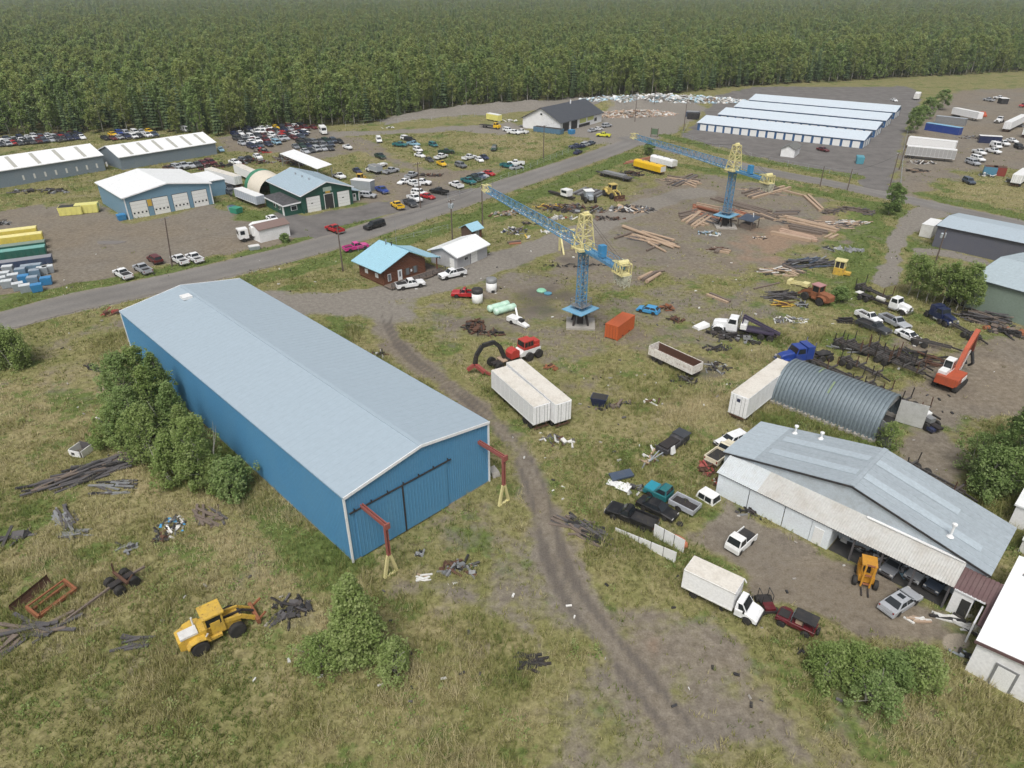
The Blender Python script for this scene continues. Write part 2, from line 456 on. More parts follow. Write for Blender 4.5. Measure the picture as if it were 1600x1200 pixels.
GREENSTRIPS = [([(120, 452), (280, 418), (336, 405)], 2.2), ([(530, 358), (640, 334), (700, 318)], 2.5), ([(745, 290), (850, 252), (905, 232)], 3.6),
               ([(560, 400), (700, 352), (800, 318), (900, 278), (985, 242)], 3.5), ([(1040, 212), (1150, 243), (1250, 262), (1335, 276)], 3.0),
               ([(1030, 252), (1150, 275), (1300, 306), (1380, 322)], 2.2), ([(1450, 305), (1600, 340)], 3), ([(0, 470), (60, 462)], 3), ([(385, 440), (470, 422), (540, 400)], 3.0), ([(392, 398), (430, 392), (472, 378)], 3.4), ([(0, 478), (60, 470), (118, 452)], 3.4)]
# masked areas with no tufts (buildings and sheds)
BUILT = []

def cover(x, y):
    L = {k: np.zeros(x.shape) for k in ('dirt', 'gravel', 'asph', 'orange', 'dark', 'lush', 'dry', 'concrete')}
    wob = (fbm(x, y, 6.0, 11, 4) - 0.5)
    for lay, pts, soft, st in AREAS:
        P = W(pts)
        s = sdf_poly(x, y, P) + wob * soft * 3.2
        L[lay] = np.maximum(L[lay], st * np.clip(s / (2 * soft) + 0.5, 0, 1))
    for lay, pts, hw, soft, st in TRACKS:
        s = hw - d_line(x, y, smooth(W(pts))) + wob * soft * 2.5
        L[lay] = np.maximum(L[lay], st * np.clip(s / (2 * soft) + 0.5, 0, 1))
    for pts in RUTS:
        s = 0.55 - d_line(x, y, smooth(W(pts))) + wob * 1.0
        L['dark'] = np.maximum(L['dark'], 0.75 * np.clip(s / 0.7 + 0.5, 0, 1))
    for pts, hw in GREENSTRIPS:
        s = hw - d_line(x, y, smooth(W(pts))) + wob * 2.5
        k = np.clip(s / 2 + 0.5, 0, 1)
        L['lush'] = np.maximum(L['lush'], 0.75 * k)
        for q in ('dirt', 'gravel', 'asph'):
            L[q] *= 1 - k
    for P, hw in ((ROAD_MAIN, RW_MAIN), (ROAD_SIDE, RW_SIDE)):
        s = hw + 0.6 - d_line(x, y, P) + wob * 1.2
        L['gravel'] = np.maximum(L['gravel'], np.clip(s / 1.2 + 0.5, 0, 1))
        on = np.clip(s + 0.5, 0, 1)
        L['lush'] *= 1 - on
    return L
MOUNDS = [(955, 168, 9, 3.4), (985, 176, 7, 2.6), (1000, 166, 9, 3.0), (935, 170, 6, 1.6), (1010, 155, 14, 2.5), (1060, 156, 12, 2.4),
          (640, 184, 10, 1.5), (680, 178, 12, 2.0), (730, 172, 12, 2.2), (780, 168, 12, 2.4), (830, 164, 12, 2.2), (1328, 336, 5, 1.0),
          (690, 930, 3.0, 0.5), (1090, 345, 4, 0.4), (1560, 560, 6, 0.8), (1290, 1000, 4, 0.4), (980, 880, 4, 0.5)]
def ground_z(x, y, L=None):
    L = cover(x, y) if L is None else L
    hard = np.clip(L['asph'] + L['gravel'] + L['dirt'] * 0.8 + L['concrete'], 0, 1)
    z = (fbm(x, y, 5.0, 40, 3) - 0.42) * 0.28 * (1 - hard) * np.clip((np.hypot(x, y) - 0) / 60, 0.8, 1)
    for px, py, r, h in MOUNDS:
        p = G(px, py)
        z = z + h * np.exp(-((x - p.x) ** 2 + (y - p.y) ** 2) / (r * r * 0.5)) * (0.7 + 0.6 * fbm(x, y, 2.2, 60, 3))
    on = np.minimum(d_line(x, y, ROAD_MAIN) - RW_MAIN, d_line(x, y, ROAD_SIDE) - RW_SIDE)
    z = np.where(on < 1.0, np.minimum(z, 0) - 0.05, z)
    return z

def axis_steps(lo, hi, step, grow, far):
    a = list(np.arange(lo, hi, step)); s = step
    while a[-1] < far:
        s *= grow; a.append(a[-1] + s)
    return np.array(a)
gx = axis_steps(0, 82, 0.62, 1.035, 5200)
gx = np.concatenate([-gx[:0:-1], gx])
gy = axis_steps(18, 120, 0.62, 1.012, 330)
s_ = gy[-1] - gy[-2]; t_ = [gy[-1]]
while t_[-1] < 7500:
    s_ *= 1.06; t_.append(t_[-1] + s_)
gy = np.concatenate([np.array([-500, -150, -40, 0, 10]), gy, np.array(t_[1:])])
X, Y = np.meshgrid(gx, gy)
LAY = cover(X, Y)
Zg = ground_z(X, Y, LAY)
nx, ny = len(gx), len(gy)
co = np.stack([X, Y, Zg], -1).reshape(-1, 3).astype(np.float32)
idx = np.arange(nx * ny).reshape(ny, nx)
quads = np.stack([idx[:-1, :-1], idx[:-1, 1:], idx[1:, 1:], idx[1:, :-1]], -1).reshape(-1, 4)
def np_mesh(name, co, faces, k):
    me = bpy.data.meshes.new(name)
    me.vertices.add(len(co)); me.vertices.foreach_set('co', np.ascontiguousarray(co, dtype=np.float32).ravel())
    n = len(faces)
    me.loops.add(n * k); me.loops.foreach_set('vertex_index', np.ascontiguousarray(faces, dtype=np.int32).ravel())
    me.polygons.add(n)
    me.polygons.foreach_set('loop_start', np.arange(0, n * k, k, dtype=np.int32))
    me.polygons.foreach_set('loop_total', np.full(n, k, dtype=np.int32))
    me.update(calc_edges=True)
    return me
gme = np_mesh('ground', co, quads, 4)
gme.polygons.foreach_set('use_smooth', [True] * len(quads))
def col_attr(me, name, chans):
    a = me.attributes.new(name, 'FLOAT_COLOR', 'POINT')
    d = np.stack([np.clip(c, 0, 1).ravel() for c in chans], -1).astype(np.float32)
    a.data.foreach_set('color', d.ravel())
one = np.ones(X.shape)
col_attr(gme, 'soil', (LAY['dirt'], LAY['gravel'], LAY['asph'], LAY['concrete']))
col_attr(gme, 'herb', (LAY['dry'], LAY['lush'], LAY['orange'], LAY['dark']))

def attr_node(nt, name):
    a = nt.nodes.new('ShaderNodeAttribute'); a.attribute_name = name
    s = nt.nodes.new('ShaderNodeSeparateColor')
    nt.links.new(a.outputs['Color'], s.inputs[0])
    return a, s
def _math(nt, op, a, b=None, c=None, clamp=False):
    m = nt.nodes.new('ShaderNodeMath'); m.operation = op; m.use_clamp = clamp
    for k, v in enumerate((a, b, c)):
        if v is None: continue
        if isinstance(v, (int, float)): m.inputs[k].default_value = v
        else: nt.links.new(v, m.inputs[k])
    return m.outputs[0]
def edge(nt, mask, noise, amp=0.7, lo=0.36, hi=0.62):
    s = _math(nt, 'MULTIPLY_ADD', noise, amp, mask)
    s = _math(nt, 'SUBTRACT', s, amp / 2)
    mr = nt.nodes.new('ShaderNodeMapRange'); mr.interpolation_type = 'SMOOTHSTEP'
    mr.inputs[1].default_value, mr.inputs[2].default_value = lo, hi
    nt.links.new(s, mr.inputs[0])
    return mr.outputs[0]
def ground_material():
    m, nt, p = _base('field_ground', 0.95, 0)
    p.inputs['Specular IOR Level'].default_value = 0.15
    tc = nt.nodes.new('ShaderNodeTexCoord')
    N = lambda s, d=4, r=0.6, v=None: _noise(nt, s, d, r, tc, v).outputs['Fac']
    big, mid, fine, grit = N(0.035, 5), N(0.22, 5, 0.65), N(1.3, 5, 0.7), N(6.0, 3, 0.7)
    a1, soil = attr_node(nt, 'soil'); a2, herb = attr_node(nt, 'herb')
    dirt, gravel, asph = soil.outputs[0], soil.outputs[1], soil.outputs[2]
    dry, lush, orange = herb.outputs[0], herb.outputs[1], herb.outputs[2]
    olive = _ramp(nt, fine, [(0.30, (0.075, 0.077, 0.030)), (0.52, (0.182, 0.180, 0.070)), (0.75, (0.265, 0.252, 0.122))]).outputs[0]
    straw = _ramp(nt, fine, [(0.28, (0.13, 0.105, 0.055)), (0.52, (0.285, 0.238, 0.132)), (0.75, (0.41, 0.35, 0.22))]).outputs[0]
    green = _ramp(nt, fine, [(0.30, (0.050, 0.070, 0.018)), (0.52, (0.110, 0.145, 0.042)), (0.75, (0.19, 0.22, 0.078))]).outputs[0]
    dead = _ramp(nt, fine, [(0.30, (0.10, 0.085, 0.065)), (0.7, (0.27, 0.235, 0.185))]).outputs[0]
    dd = _math(nt, 'MULTIPLY_ADD', dry, 0.6, _ramp(nt, mid, [(0.42, (0, 0, 0)), (0.68, (0.62, 0.62, 0.62))]).outputs[0], clamp=True)
    c = _mix(nt, dd, olive, straw)
    gg = _math(nt, 'ADD', lush, _ramp(nt, N(0.12, 5, 0.65), [(0.46, (0, 0, 0)), (0.64, (0.75, 0.75, 0.75))]).outputs[0], clamp=True)
    c = _mix(nt, edge(nt, gg, fine, 0.5), c, green)
    c = _mix(nt, _ramp(nt, N(0.16, 6, 0.7), [(0.57, (0, 0, 0)), (0.70, (0.75, 0.75, 0.75))]).outputs[0], c, dead)
    # bare soil
    soilc = _ramp(nt, fine, [(0.25, (0.122, 0.099, 0.071)), (0.5, (0.196, 0.167, 0.128)), (0.78, (0.285, 0.248, 0.196))]).outputs[0]
    soil2 = _ramp(nt, fine, [(0.25, (0.120, 0.106, 0.086)), (0.5, (0.190, 0.171, 0.143)), (0.78, (0.275, 0.250, 0.212))]).outputs[0]
    soilc = _mix(nt, _ramp(nt, big, [(0.40, (0, 0, 0)), (0.62, (1, 1, 1))]).outputs[0], soilc, soil2)
    soilc = _mix(nt, _ramp(nt, mid, [(0.50, (0, 0, 0)), (0.72, (0.55, 0.55, 0.55))]).outputs[0], soilc, (0.115, 0.098, 0.085))
    c = _mix(nt, edge(nt, dirt, mid, 1.25, 0.33, 0.72), c, soilc)
    redc = _ramp(nt, fine, [(0.25, (0.17, 0.118, 0.085)), (0.75, (0.33, 0.245, 0.175))]).outputs[0]
    c = _mix(nt, edge(nt, orange, mid, 0.9, 0.38, 0.80), c, redc)
    grav = _ramp(nt, fine, [(0.25, (0.150, 0.136, 0.120)), (0.5, (0.210, 0.193, 0.168)), (0.78, (0.285, 0.266, 0.235))]).outputs[0]
    c = _mix(nt, edge(nt, gravel, mid, 0.7), c, grav)
    asp = _ramp(nt, mid, [(0.3, (0.115, 0.108, 0.104)), (0.7, (0.185, 0.176, 0.168))]).outputs[0]
    c = _mix(nt, edge(nt, asph, mid, 0.5), c, asp)
    c = _mix(nt, edge(nt, a1.outputs['Alpha'], mid, 0.3), c, (0.33, 0.29, 0.23))
    c = _mix(nt, _math(nt, 'MULTIPLY', edge(nt, a2.outputs['Alpha'], fine, 0.8, 0.3, 0.8), 0.72), c, (0.098, 0.086, 0.078))
    gv = _ramp(nt, grit, [(0.25, (0.72, 0.72, 0.72)), (0.75, (1.22, 1.22, 1.22))]).outputs[0]
    c = _mix(nt, 1.0, c, gv, 'MULTIPLY')
    nt.links.new(c, p.inputs['Base Color'])
    b = nt.nodes.new('ShaderNodeBump'); b.inputs['Strength'].default_value = 0.7; b.inputs['Distance'].default_value = 0.12
    nt.links.new(fine, b.inputs['Height']); nt.links.new(b.outputs[0], p.inputs['Normal'])
    return m
gme.materials.append(ground_material())
ground = link(bpy.data.objects.new('ground', gme))
ground['kind'] = 'structure'

# ------------------------------------------------------------------ the two roads
def road_material():
    m, nt, p = _base('worn_road', 0.9, 0)
    tc = nt.nodes.new('ShaderNodeTexCoord')
    big = _noise(nt, 0.06, 5, 0.6, tc).outputs['Fac']; fine = _noise(nt, 2.2, 5, 0.7, tc).outputs['Fac']; mid = _noise(nt, 0.35, 5, 0.65, tc).outputs['Fac']
    c = _ramp(nt, big, [(0.35, (0.150, 0.142, 0.132)), (0.65, (0.192, 0.183, 0.172))]).outputs[0]
    c = _mix(nt, _ramp(nt, mid, [(0.5, (0, 0, 0)), (0.75, (0.6, 0.6, 0.6))]).outputs[0], c, (0.135, 0.126, 0.120))
    a = nt.nodes.new('ShaderNodeAttribute'); a.attribute_name = 'across'
    w = _ramp(nt, a.outputs['Fac'], [(0.0, (1.18, 1.14, 1.08)), (0.18, (1.0, 1.0, 1.0)), (0.30, (0.93, 0.93, 0.93)), (0.42, (1.04, 1.04, 1.04)), (0.5, (1.08, 1.07, 1.06)), (0.58, (1.04, 1.04, 1.04)), (0.70, (0.93, 0.93, 0.93)), (0.82, (1, 1, 1)), (1.0, (1.18, 1.14, 1.08))]).outputs[0]
    c = _mix(nt, 1.0, c, w, 'MULTIPLY')
    c = _mix(nt, 1.0, c, _ramp(nt, fine, [(0.25, (0.8, 0.8, 0.8)), (0.75, (1.15, 1.15, 1.15))]).outputs[0], 'MULTIPLY')
    nt.links.new(c, p.inputs['Base Color'])
    return m
RM = road_material()
def road(name, P, hw, z):
    d = np.gradient(P, axis=0); d /= np.linalg.norm(d, axis=1)[:, None]
    nrm = np.stack([-d[:, 1], d[:, 0]], -1)
    K = 9; co, ac = [], []
    for i in range(len(P)):
        for k in range(K):
            t = k / (K - 1) * 2 - 1
            e = hw * t
            if k in (0, K - 1):
                e += (rnd.random() - 0.5) * 0.7
            q = P[i] + nrm[i] * e
            co.append((q[0], q[1], z + 0.05 * (1 - t * t))); ac.append((t + 1) / 2)
    idx = np.arange(len(co)).reshape(-1, K)
    f = np.stack([idx[:-1, :-1], idx[1:, :-1], idx[1:, 1:], idx[:-1, 1:]], -1).reshape(-1, 4)[:, ::-1]
    me = np_mesh(name, np.array(co), f, 4)
    a = me.attributes.new('across', 'FLOAT', 'POINT'); a.data.foreach_set('value', np.array(ac, dtype=np.float32))
    me.materials.append(RM)
    o = link(bpy.data.objects.new(name, me)); o['kind'] = 'structure'
    return o
road('main_road', smooth(ROAD_MAIN[::4], 6), RW_MAIN, 0.012)
road('side_road', smooth(ROAD_SIDE[::4], 6), RW_SIDE, 0.004)

PUD, nt_, p_ = _base('puddle_water', 0.06, 0)
p_.inputs['Base Color'].default_value = (0.16, 0.14, 0.12, 1)
for px, py, rx, ry in ((173, 379, 3.2, 1.6), (400, 366, 1.4, 2.4), (396, 371, 1.2, .6)):
    m = MB(); q = G(px, py)
    m.poly([(q.x + rx * (1 + .16 * math.sin(3 * a)) * math.cos(a), q.y + ry * (1 + .2 * math.cos(2 * a)) * math.sin(a), .035) for a in np.linspace(0, 6.28, 28, endpoint=False)])
    o = m.build('puddle', PUD); o['kind'] = 'structure'
# ------------------------------------------------------------------ buildings
P = paint
WH_BLUE = P('warehouse_blue_siding', (0.080, 0.245, 0.43), 0.42, 0.0, 0.3, (0.12, 0.275, 0.42), 0.35, grain=.1, streak=(1, 1, .3))
WH_ROOF = P('warehouse_roof_metal', (0.36, 0.44, 0.505), 0.45, 0.1, 0.25, (0.36, 0.43, 0.49), 0.2, streak=(1, .25, 1), grain=.07)
WHITE_TRIM = P('white_trim', (0.80, 0.82, 0.84), 0.4, 0, 0.1)
WHITE_ROOF = P('white_metal_roof', (0.80, 0.82, 0.83), 0.4, 0.0, 0.2, (0.62, 0.62, 0.60), 0.3)
BLUEGREY_ROOF = P('pale_blue_metal_roof', (0.37, 0.47, 0.54), 0.4, 0.1, 0.25, (0.40, 0.50, 0.58), 0.3)
CYAN_ROOF = P('light_blue_roof', (0.33, 0.56, 0.67), 0.42, 0.05, 0.2, (0.30, 0.48, 0.56), 0.5)
BARN_WALL = P('grey_blue_siding', (0.20, 0.25, 0.30), 0.5, 0.1, 0.35, (0.28, 0.30, 0.30), 0.35)
BAY_WALL = P('blue_siding', (0.16, 0.29, 0.40), 0.5, 0, 0.3, (0.24, 0.30, 0.33), 0.5)
GREEN_WALL = P('green_siding', (0.018, 0.085, 0.062), 0.5, 0, 0.25, (0.07, 0.10, 0.08), 0.6)
GREENGREY = P('sage_siding', (0.21, 0.27, 0.225), 0.55, 0, 0.3, (0.17, 0.20, 0.16), 0.4)
DARKGREY_WALL = P('slate_siding', (0.11, 0.115, 0.145), 0.55, 0, 0.3, (0.16, 0.15, 0.15), 0.6)
WHITE_WALL = P('white_siding', (0.80, 0.81, 0.82), 0.5, 0, 0.3, (0.50, 0.48, 0.44), 0.5)
PALE_WALL = P('pale_blue_wall', (0.72, 0.78, 0.82), 0.5, 0, 0.25, (0.45, 0.44, 0.42), 0.7)
DARK_SHINGLE = P('dark_shingles', (0.055, 0.062, 0.075), 0.85, 0, 0.4, (0.09, 0.09, 0.095), 0.8)
LOGWALL = P('stained_logs', (0.16, 0.065, 0.035), 0.65, 0, 0.5, (0.08, 0.035, 0.022), 1.2, streak=(0.5, 0.5, 6))
BROWNWALL = P('brown_boards', (0.10, 0.06, 0.045), 0.75, 0, 0.4)
MAROON_ROOF = P('maroon_ribbed_roof', (0.14, 0.085, 0.085), 0.55, 0.1, 0.4, (0.20, 0.15, 0.14), 0.8)
LEAN_ROOF = P('weathered_lean_to_roof', (0.50, 0.50, 0.48), 0.6, 0.1, 0.65, (0.34, 0.29, 0.24), 0.5, streak=(1, 1, 1))
SHOP_ROOF = P('shop_roof_metal', (0.38, 0.435, 0.475), 0.45, 0.15, 0.45, (0.30, 0.34, 0.375), 0.35)
SHOP_LIGHT = P('pale_roof_strip', (0.44, 0.51, 0.56), 0.4, 0.1, 0.3, (0.46, 0.52, 0.57), 0.4)
STOR_ROOF = P('storage_roof', (0.62, 0.70, 0.77), 0.4, 0.1, 0.2, (0.55, 0.6, 0.65), 0.3)
STOR_WALL = P('storage_blue_wall', (0.035, 0.11, 0.25), 0.5, 0, 0.2)
QUON = P('quonset_steel', (0.20, 0.245, 0.275), 0.45, 0.3, 0.45, (0.20, 0.24, 0.26), 0.4)

def frame3(name, label, cat, A, B, C, z, group=None):
    """Empty at corner A on the ground; local x along A->B, local y to its left (towards C). returns root, L, W"""
    a, b, c = (G(*p, z) if not isinstance(p, Vector) else p for p in (A, B, C))
    u = (b - a); L = math.hypot(u.x, u.y); rz = math.atan2(u.y, u.x)
    Wd = (c.x - a.x) * -math.sin(rz) + (c.y - a.y) * math.cos(rz)
    return thing(name, label, cat, (a.x, a.y, 0), rz, group), L, Wd
def ribbed(x0, x1, z0f, z1f, pitch, depth, at, axis, top=None):
    """ribbed sheet standing in a plane; z1f(x) gives the top edge. at: plane position, sign of depth = outward"""
    m = MB(); n = max(2, int(round(abs(x1 - x0) / pitch)))
    pts = []
    for k in range(n):
        a = x0 + (x1 - x0) * k / n; w = (x1 - x0) / n
        pts += [(a, 0), (a + w * .62, 0), (a + w * .72, 1), (a + w * .90, 1)]
    pts.append((x1, 0))
    lo, hi = [], []
    for x, o in pts:
        q = at + depth * o
        for lst, z in ((lo, z0f), (hi, z1f(x))):
            lst.append(m.vert((q, x, z) if axis == 'x' else (x, q, z)))
    for k in range(len(pts) - 1):
        m.f.append([lo[k], lo[k + 1], hi[k + 1], hi[k]]); m.m.append(0)
    return m
def roof_slab(m, ax, x0, x1, y0, z0, y1, z1, th=0.12):
    """sloping slab; ridge direction along local ax"""
    if ax == 'x':
        m.hexa([(x0, y0, z0), (x1, y0, z0), (x1, y1, z1), (x0, y1, z1)], [(x0, y0, z0 + th), (x1, y0, z0 + th), (x1, y1, z1 + th), (x0, y1, z1 + th)])
    else:
        m.hexa([(y0, x0, z0), (y1, x0, z1), (y1, x1, z1), (y0, x1, z0)], [(y0, x0, z0 + th), (y1, x0, z1 + th), (y1, x1, z1 + th), (y0, x1, z0 + th)])
def roof_ribs(m, ax, x0, x1, y0, z0, y1, z1, pitch, th=0.12, w=0.05, h=0.03):
    n = max(2, int((x1 - x0) / pitch))
    for k in range(n + 1):
        x = x0 + w + (x1 - x0 - 2 * w) * k / n
        a, b = ((x, y0, z0 + th), (x, y1, z1 + th)) if ax == 'x' else ((y0, x, z0 + th), (y1, x, z1 + th))
        m.beam(a, b, w, h * 2)
def gable(root, L, Wd, eave, ridge, wall, roof, ridge_axis='x', over=0.35, trim=None, rib=0.0, ridge_at=0.5, skip=(), pitch=0.9, roofname='roof'):
    """four walls as parts, two roof slopes, trim. Local box 0..L x 0..Wd"""
    T = 0.15
    if ridge_axis == 'x':
        yr = Wd * ridge_at
        ends = {'x0': (0, T), 'x1': (L - T, L)}; sides = {'y0': (0, T), 'y1': (Wd - T, Wd)}
        outline = [(0, 0), (Wd, 0), (Wd, eave), (yr, ridge), (0, eave)]
    else:
        xr = L * ridge_at
        ends = {'y0': (0, T), 'y1': (Wd - T, Wd)}; sides = {'x0': (0, T), 'x1': (L - T, L)}
        outline = [(0, 0), (L, 0), (L, eave), (xr, ridge), (0, eave)]
    for k, (a, b) in ends.items():
        if k in skip: continue
        m = MB(); m.prism(outline, a, b, 'yz' if k[0] == 'x' else 'xz'); m.build('wall', wall, root)
    for k, (a, b) in sides.items():
        if k in skip: continue
        if k[0] == 'y': boxo('wall', wall, root, T, L - T, a, b, 0, eave)
        else: boxo('wall', wall, root, a, b, T, Wd - T, 0, eave)
    rise = ridge - eave
    if ridge_axis == 'x': spans, l0, l1 = ((-over, yr), (Wd + over, yr)), -over, L + over
    else: spans, l0, l1 = ((-over, xr), (L + over, xr)), -over, Wd + over
    for s0, s1 in spans:
        edge_ = 0 if s0 < s1 else (Wd if ridge_axis == 'x' else L)
        z0 = eave + rise * (s0 - edge_) / (s1 - edge_) + 0.01
        m = MB(); roof_slab(m, ridge_axis, l0, l1, s0, z0, s1, ridge + 0.01)
        o = m.build(roofname, roof, root)
        if rib:
            m = MB(); roof_ribs(m, ridge_axis, l0, l1, s0, z0, s1, ridge + 0.01, pitch)
            r = m.build('roof_rib', roof, o)
        if trim:
            m = MB()
            def at(l, s, z): return (l, s, z) if ridge_axis == 'x' else (s, l, z)
            for l in (l0 - 0.03, l1 + 0.03):
                m.beam(at(l, s0, z0 + .03), at(l, s1, ridge + .04), 0.06, 0.26)
            m.build('barge_board', trim, root)
            m = MB(); m.beam(at(l0, s0 - math.copysign(.04, s1 - s0), z0 + .02), at(l1, s0 - math.copysign(.04, s1 - s0), z0 + .02), 0.07, 0.2)
            m.build('gutter', trim, root)
    return outline
def on_face(root, face, L, Wd, s0, s1, z0, z1, mat, name, proud=0.05, parent=None):
    """a panel lying on an outer wall face, s measured along the face in local coordinates"""
    m = MB()
    if face == 'x0': m.box(-proud, 0.02, s0, s1, z0, z1)
    if face == 'x1': m.box(L - 0.02, L + proud, s0, s1, z0, z1)
    if face == 'y0': m.box(s0, s1, -proud, 0.02, z0, z1)
    if face == 'y1': m.box(s0, s1, Wd - 0.02, Wd + proud, z0, z1)
    return m.build(name, mat, parent or root)
def overhead_door(root, face, L, Wd, s0, s1, z1, mat=None, lites=True, panels=5, z0=0.05):
    d = on_face(root, face, L, Wd, s0 - .1, s1 + .1, z0, z1 + .1, M_['trim'], 'door_frame', 0.03)
    o = None
    for k in range(panels):
        a = z0 + (z1 - z0) * k / panels; b = z0 + (z1 - z0) * (k + 1) / panels - 0.035
        q = on_face(root, face, L, Wd, s0, s1, a, b, mat or M_['doorwhite'], 'door_panel', 0.07, d)
        if lites and k == 1:
            n = 4
            for j in range(n):
                c = s0 + (s1 - s0) * (j + .5) / n
                on_face(root, face, L, Wd, c - .22, c + .22, a + .25, b - .15, M_['glass'], 'door_pane', 0.085, d)
    return d
def window(root, face, L, Wd, s0, s1, z0, z1, n=1, fmat=None, pmat=None):
    f = on_face(root, face, L, Wd, s0 - .08, s1 + .08, z0 - .08, z1 + .08, fmat or WHITE_TRIM, 'window_frame', 0.05)
    for k in range(n):
        a = s0 + (s1 - s0) * k / n + .03; b = s0 + (s1 - s0) * (k + 1) / n - .03
        on_face(root, face, L, Wd, a, b, z0, z1, pmat or M_['glass'], 'pane', 0.065, f)
    return f
def door(root, face, L, Wd, s0, s1, z1=2.1, mat=None):
    f = on_face(root, face, L, Wd, s0 - .08, s1 + .08, 0.05, z1 + .08, WHITE_TRIM, 'door_frame', 0.04)
    on_face(root, face, L, Wd, s0, s1, 0.06, z1, mat or M_['doorwhite'], 'door_leaf', 0.07, f)
    h = on_face(root, face, L, Wd, s1 - .2, s1 - .1, 0.95, 1.1, M_['chrome'], 'handle', 0.11, f)
    return f

# ---- the big blue warehouse
root, L, Wd = frame3('warehouse', 'huge bright blue metal warehouse with a broad pale grey roof', 'warehouse', (762, 660), (375, 437), (539, 780), 8.6)
E_, RZ = 8.6, 10.1
yr = Wd / 2
top = lambda y: E_ + (RZ - E_) * (1 - abs(y - yr) / yr)
for face in ('x0', 'x1'):
    m = ribbed(0, Wd, 0.25, top, 0.32, -0.028 if face == 'x0' else 0.028, 0 if face == 'x0' else L, 'x'); m.build('wall', WH_BLUE, root)
for face in ('y0', 'y1'):
    m = ribbed(0, L, 0.25, lambda x: E_, 0.32, -0.04 if face == 'y0' else 0.04, 0 if face == 'y0' else Wd, 'y'); m.build('wall', WH_BLUE, root)
boxo('concrete_footing', M_['concrete'], root, 0.03, L - .03, 0.03, Wd - .03, 0, 0.42)
for s0, s1 in ((-0.12, yr), (Wd + 0.12, yr)):
    e0 = 0 if s0 < s1 else Wd
    z0 = E_ + (RZ - E_) * (s0 - e0) / (s1 - e0) + 0.02
    m = MB(); roof_slab(m, 'x', -0.15, L + 0.15, s0, z0, s1, RZ + 0.02)
    o = m.build('roof', WH_ROOF, root)
    m = MB(); roof_ribs(m, 'x', -0.15, L + 0.15, s0, z0, s1, RZ + 0.02, 0.92, 0.12, 0.04, 0.011); m.build('roof_rib', WH_ROOF, o)
    for l in (-0.2, L + 0.2):
        m = MB(); m.beam((l, s0, z0 + .02), (l, s1, RZ + .04), 0.1, 0.34); m.build('barge_board', WHITE_TRIM, root)
    m = MB(); m.beam((-0.15, s0, z0 + .03), (L + .15, s0, z0 + .03), 0.1, 0.16); m.build('gutter', P('eave_trim', (0.30, 0.42, 0.54), 0.4), root)
m = MB(); m.beam((-0.1, yr, RZ + .15), (L + .1, yr, RZ + .15), 0.5, 0.05); m.build('ridge_cap', WH_ROOF, root)
for cx, cy in ((-.03, -.03), (-.03, Wd + .03), (L + .03, Wd + .03), (L + .03, -.03)):
    boxo('corner_trim', WHITE_TRIM, root, cx - .1, cx + .1, cy - .1, cy + .1, 0.1, E_ - 0.05)
m = MB(); m.box(L - 6, L - 4.4, yr + .6, yr + 2.0, RZ - .05, RZ + .35); m.build('roof_vent', M_['white'], root)
# sliding doors on the near gable, hung from a black track
for a, b in ((Wd * .335, Wd * .645), (Wd * .645 + .1, Wd * .95)):
    d = boxo('sliding_door', WH_BLUE, root, -0.15, -0.09, a, b, 0.25, 6.3)
    m = ribbed(a, b, 0.3, lambda y: 6.28, 0.42, -0.016, -0.155, 'x'); m.build('door_rib', WH_BLUE, d)
boxo('door_edge', M_['trim'], root, -0.2, -0.16, Wd * .645 - .06, Wd * .645 + .14, 0.2, 6.35)
boxo('door_track', M_['trim'], root, -0.24, -0.1, Wd * .30, Wd * .985, 6.4, 6.52)
for k in range(7):
    y = Wd * .32 + k * Wd * .105
    boxo('track_bracket', M_['trim'], root, -0.2, -0.05, y, y + .09, 6.5, 6.75)
WHROOT = root
# crane-rail gantries that stick out of each corner of the warehouse
def gantry(root, x, y, out, label, h=6.6):
    p = root.matrix_basis @ Vector((x, y, 0))
    t = thing('crane_gantry', label, 'gantry', p, root.rotation_euler.z, 'crane rail gantries at the warehouse corners')
    R_ = P('faded_red_steel', (0.30, 0.09, 0.075), 0.6, 0, 0.5, (0.22, 0.12, 0.09), 1.5)
    for s in (-.13, .13):
        m = MB(); m.beam((0, s, h), (out * 4.3, s, h), 0.1, 0.42); m.build('rail', R_, t)
    m = MB(); m.box(min(out * 4.3, out * 4.5), max(out * 4.3, out * 4.5), -.3, .3, h - .35, h + .3); m.build('end_stop', R_, t)
    m = MB()
    for s in (-.13, .13): m.beam((out * 4.1, s, h - .2), (out * 4.1, s, 2.7), 0.09, 0.3)
    m.box(out * 4.1 - .12, out * 4.1 + .12, -.2, .2, 2.6, 2.8)
    m.build('column', R_, t)
    for s in (-1, 1):
        m = MB(); m.beam((out * 4.1, s * .12, 2.7), (out * 4.1, s * .75, 0), 0.24, 0.3); m.build('leg', M_['paleyellow'], t)
    m = MB(); m.beam((out * 4.1, -.8, .1), (out * 4.1, .8, .1), .3, .16); m.build('foot', M_['paleyellow'], t)
gantry(root, 0, Wd * .905, -1, 'red overhead rail on a yellow A-frame leg at the warehouse near-left corner')
gantry(root, 0, Wd * .075, -1, 'red overhead rail on a yellow A-frame leg at the warehouse near-right corner')
gantry(root, L, Wd * .925, 1, 'rail gantry with yellow leg half hidden behind the far-left warehouse corner')
gantry(root, L, Wd * .10, 1, 'rail gantry tip just showing over the far-right warehouse corner')

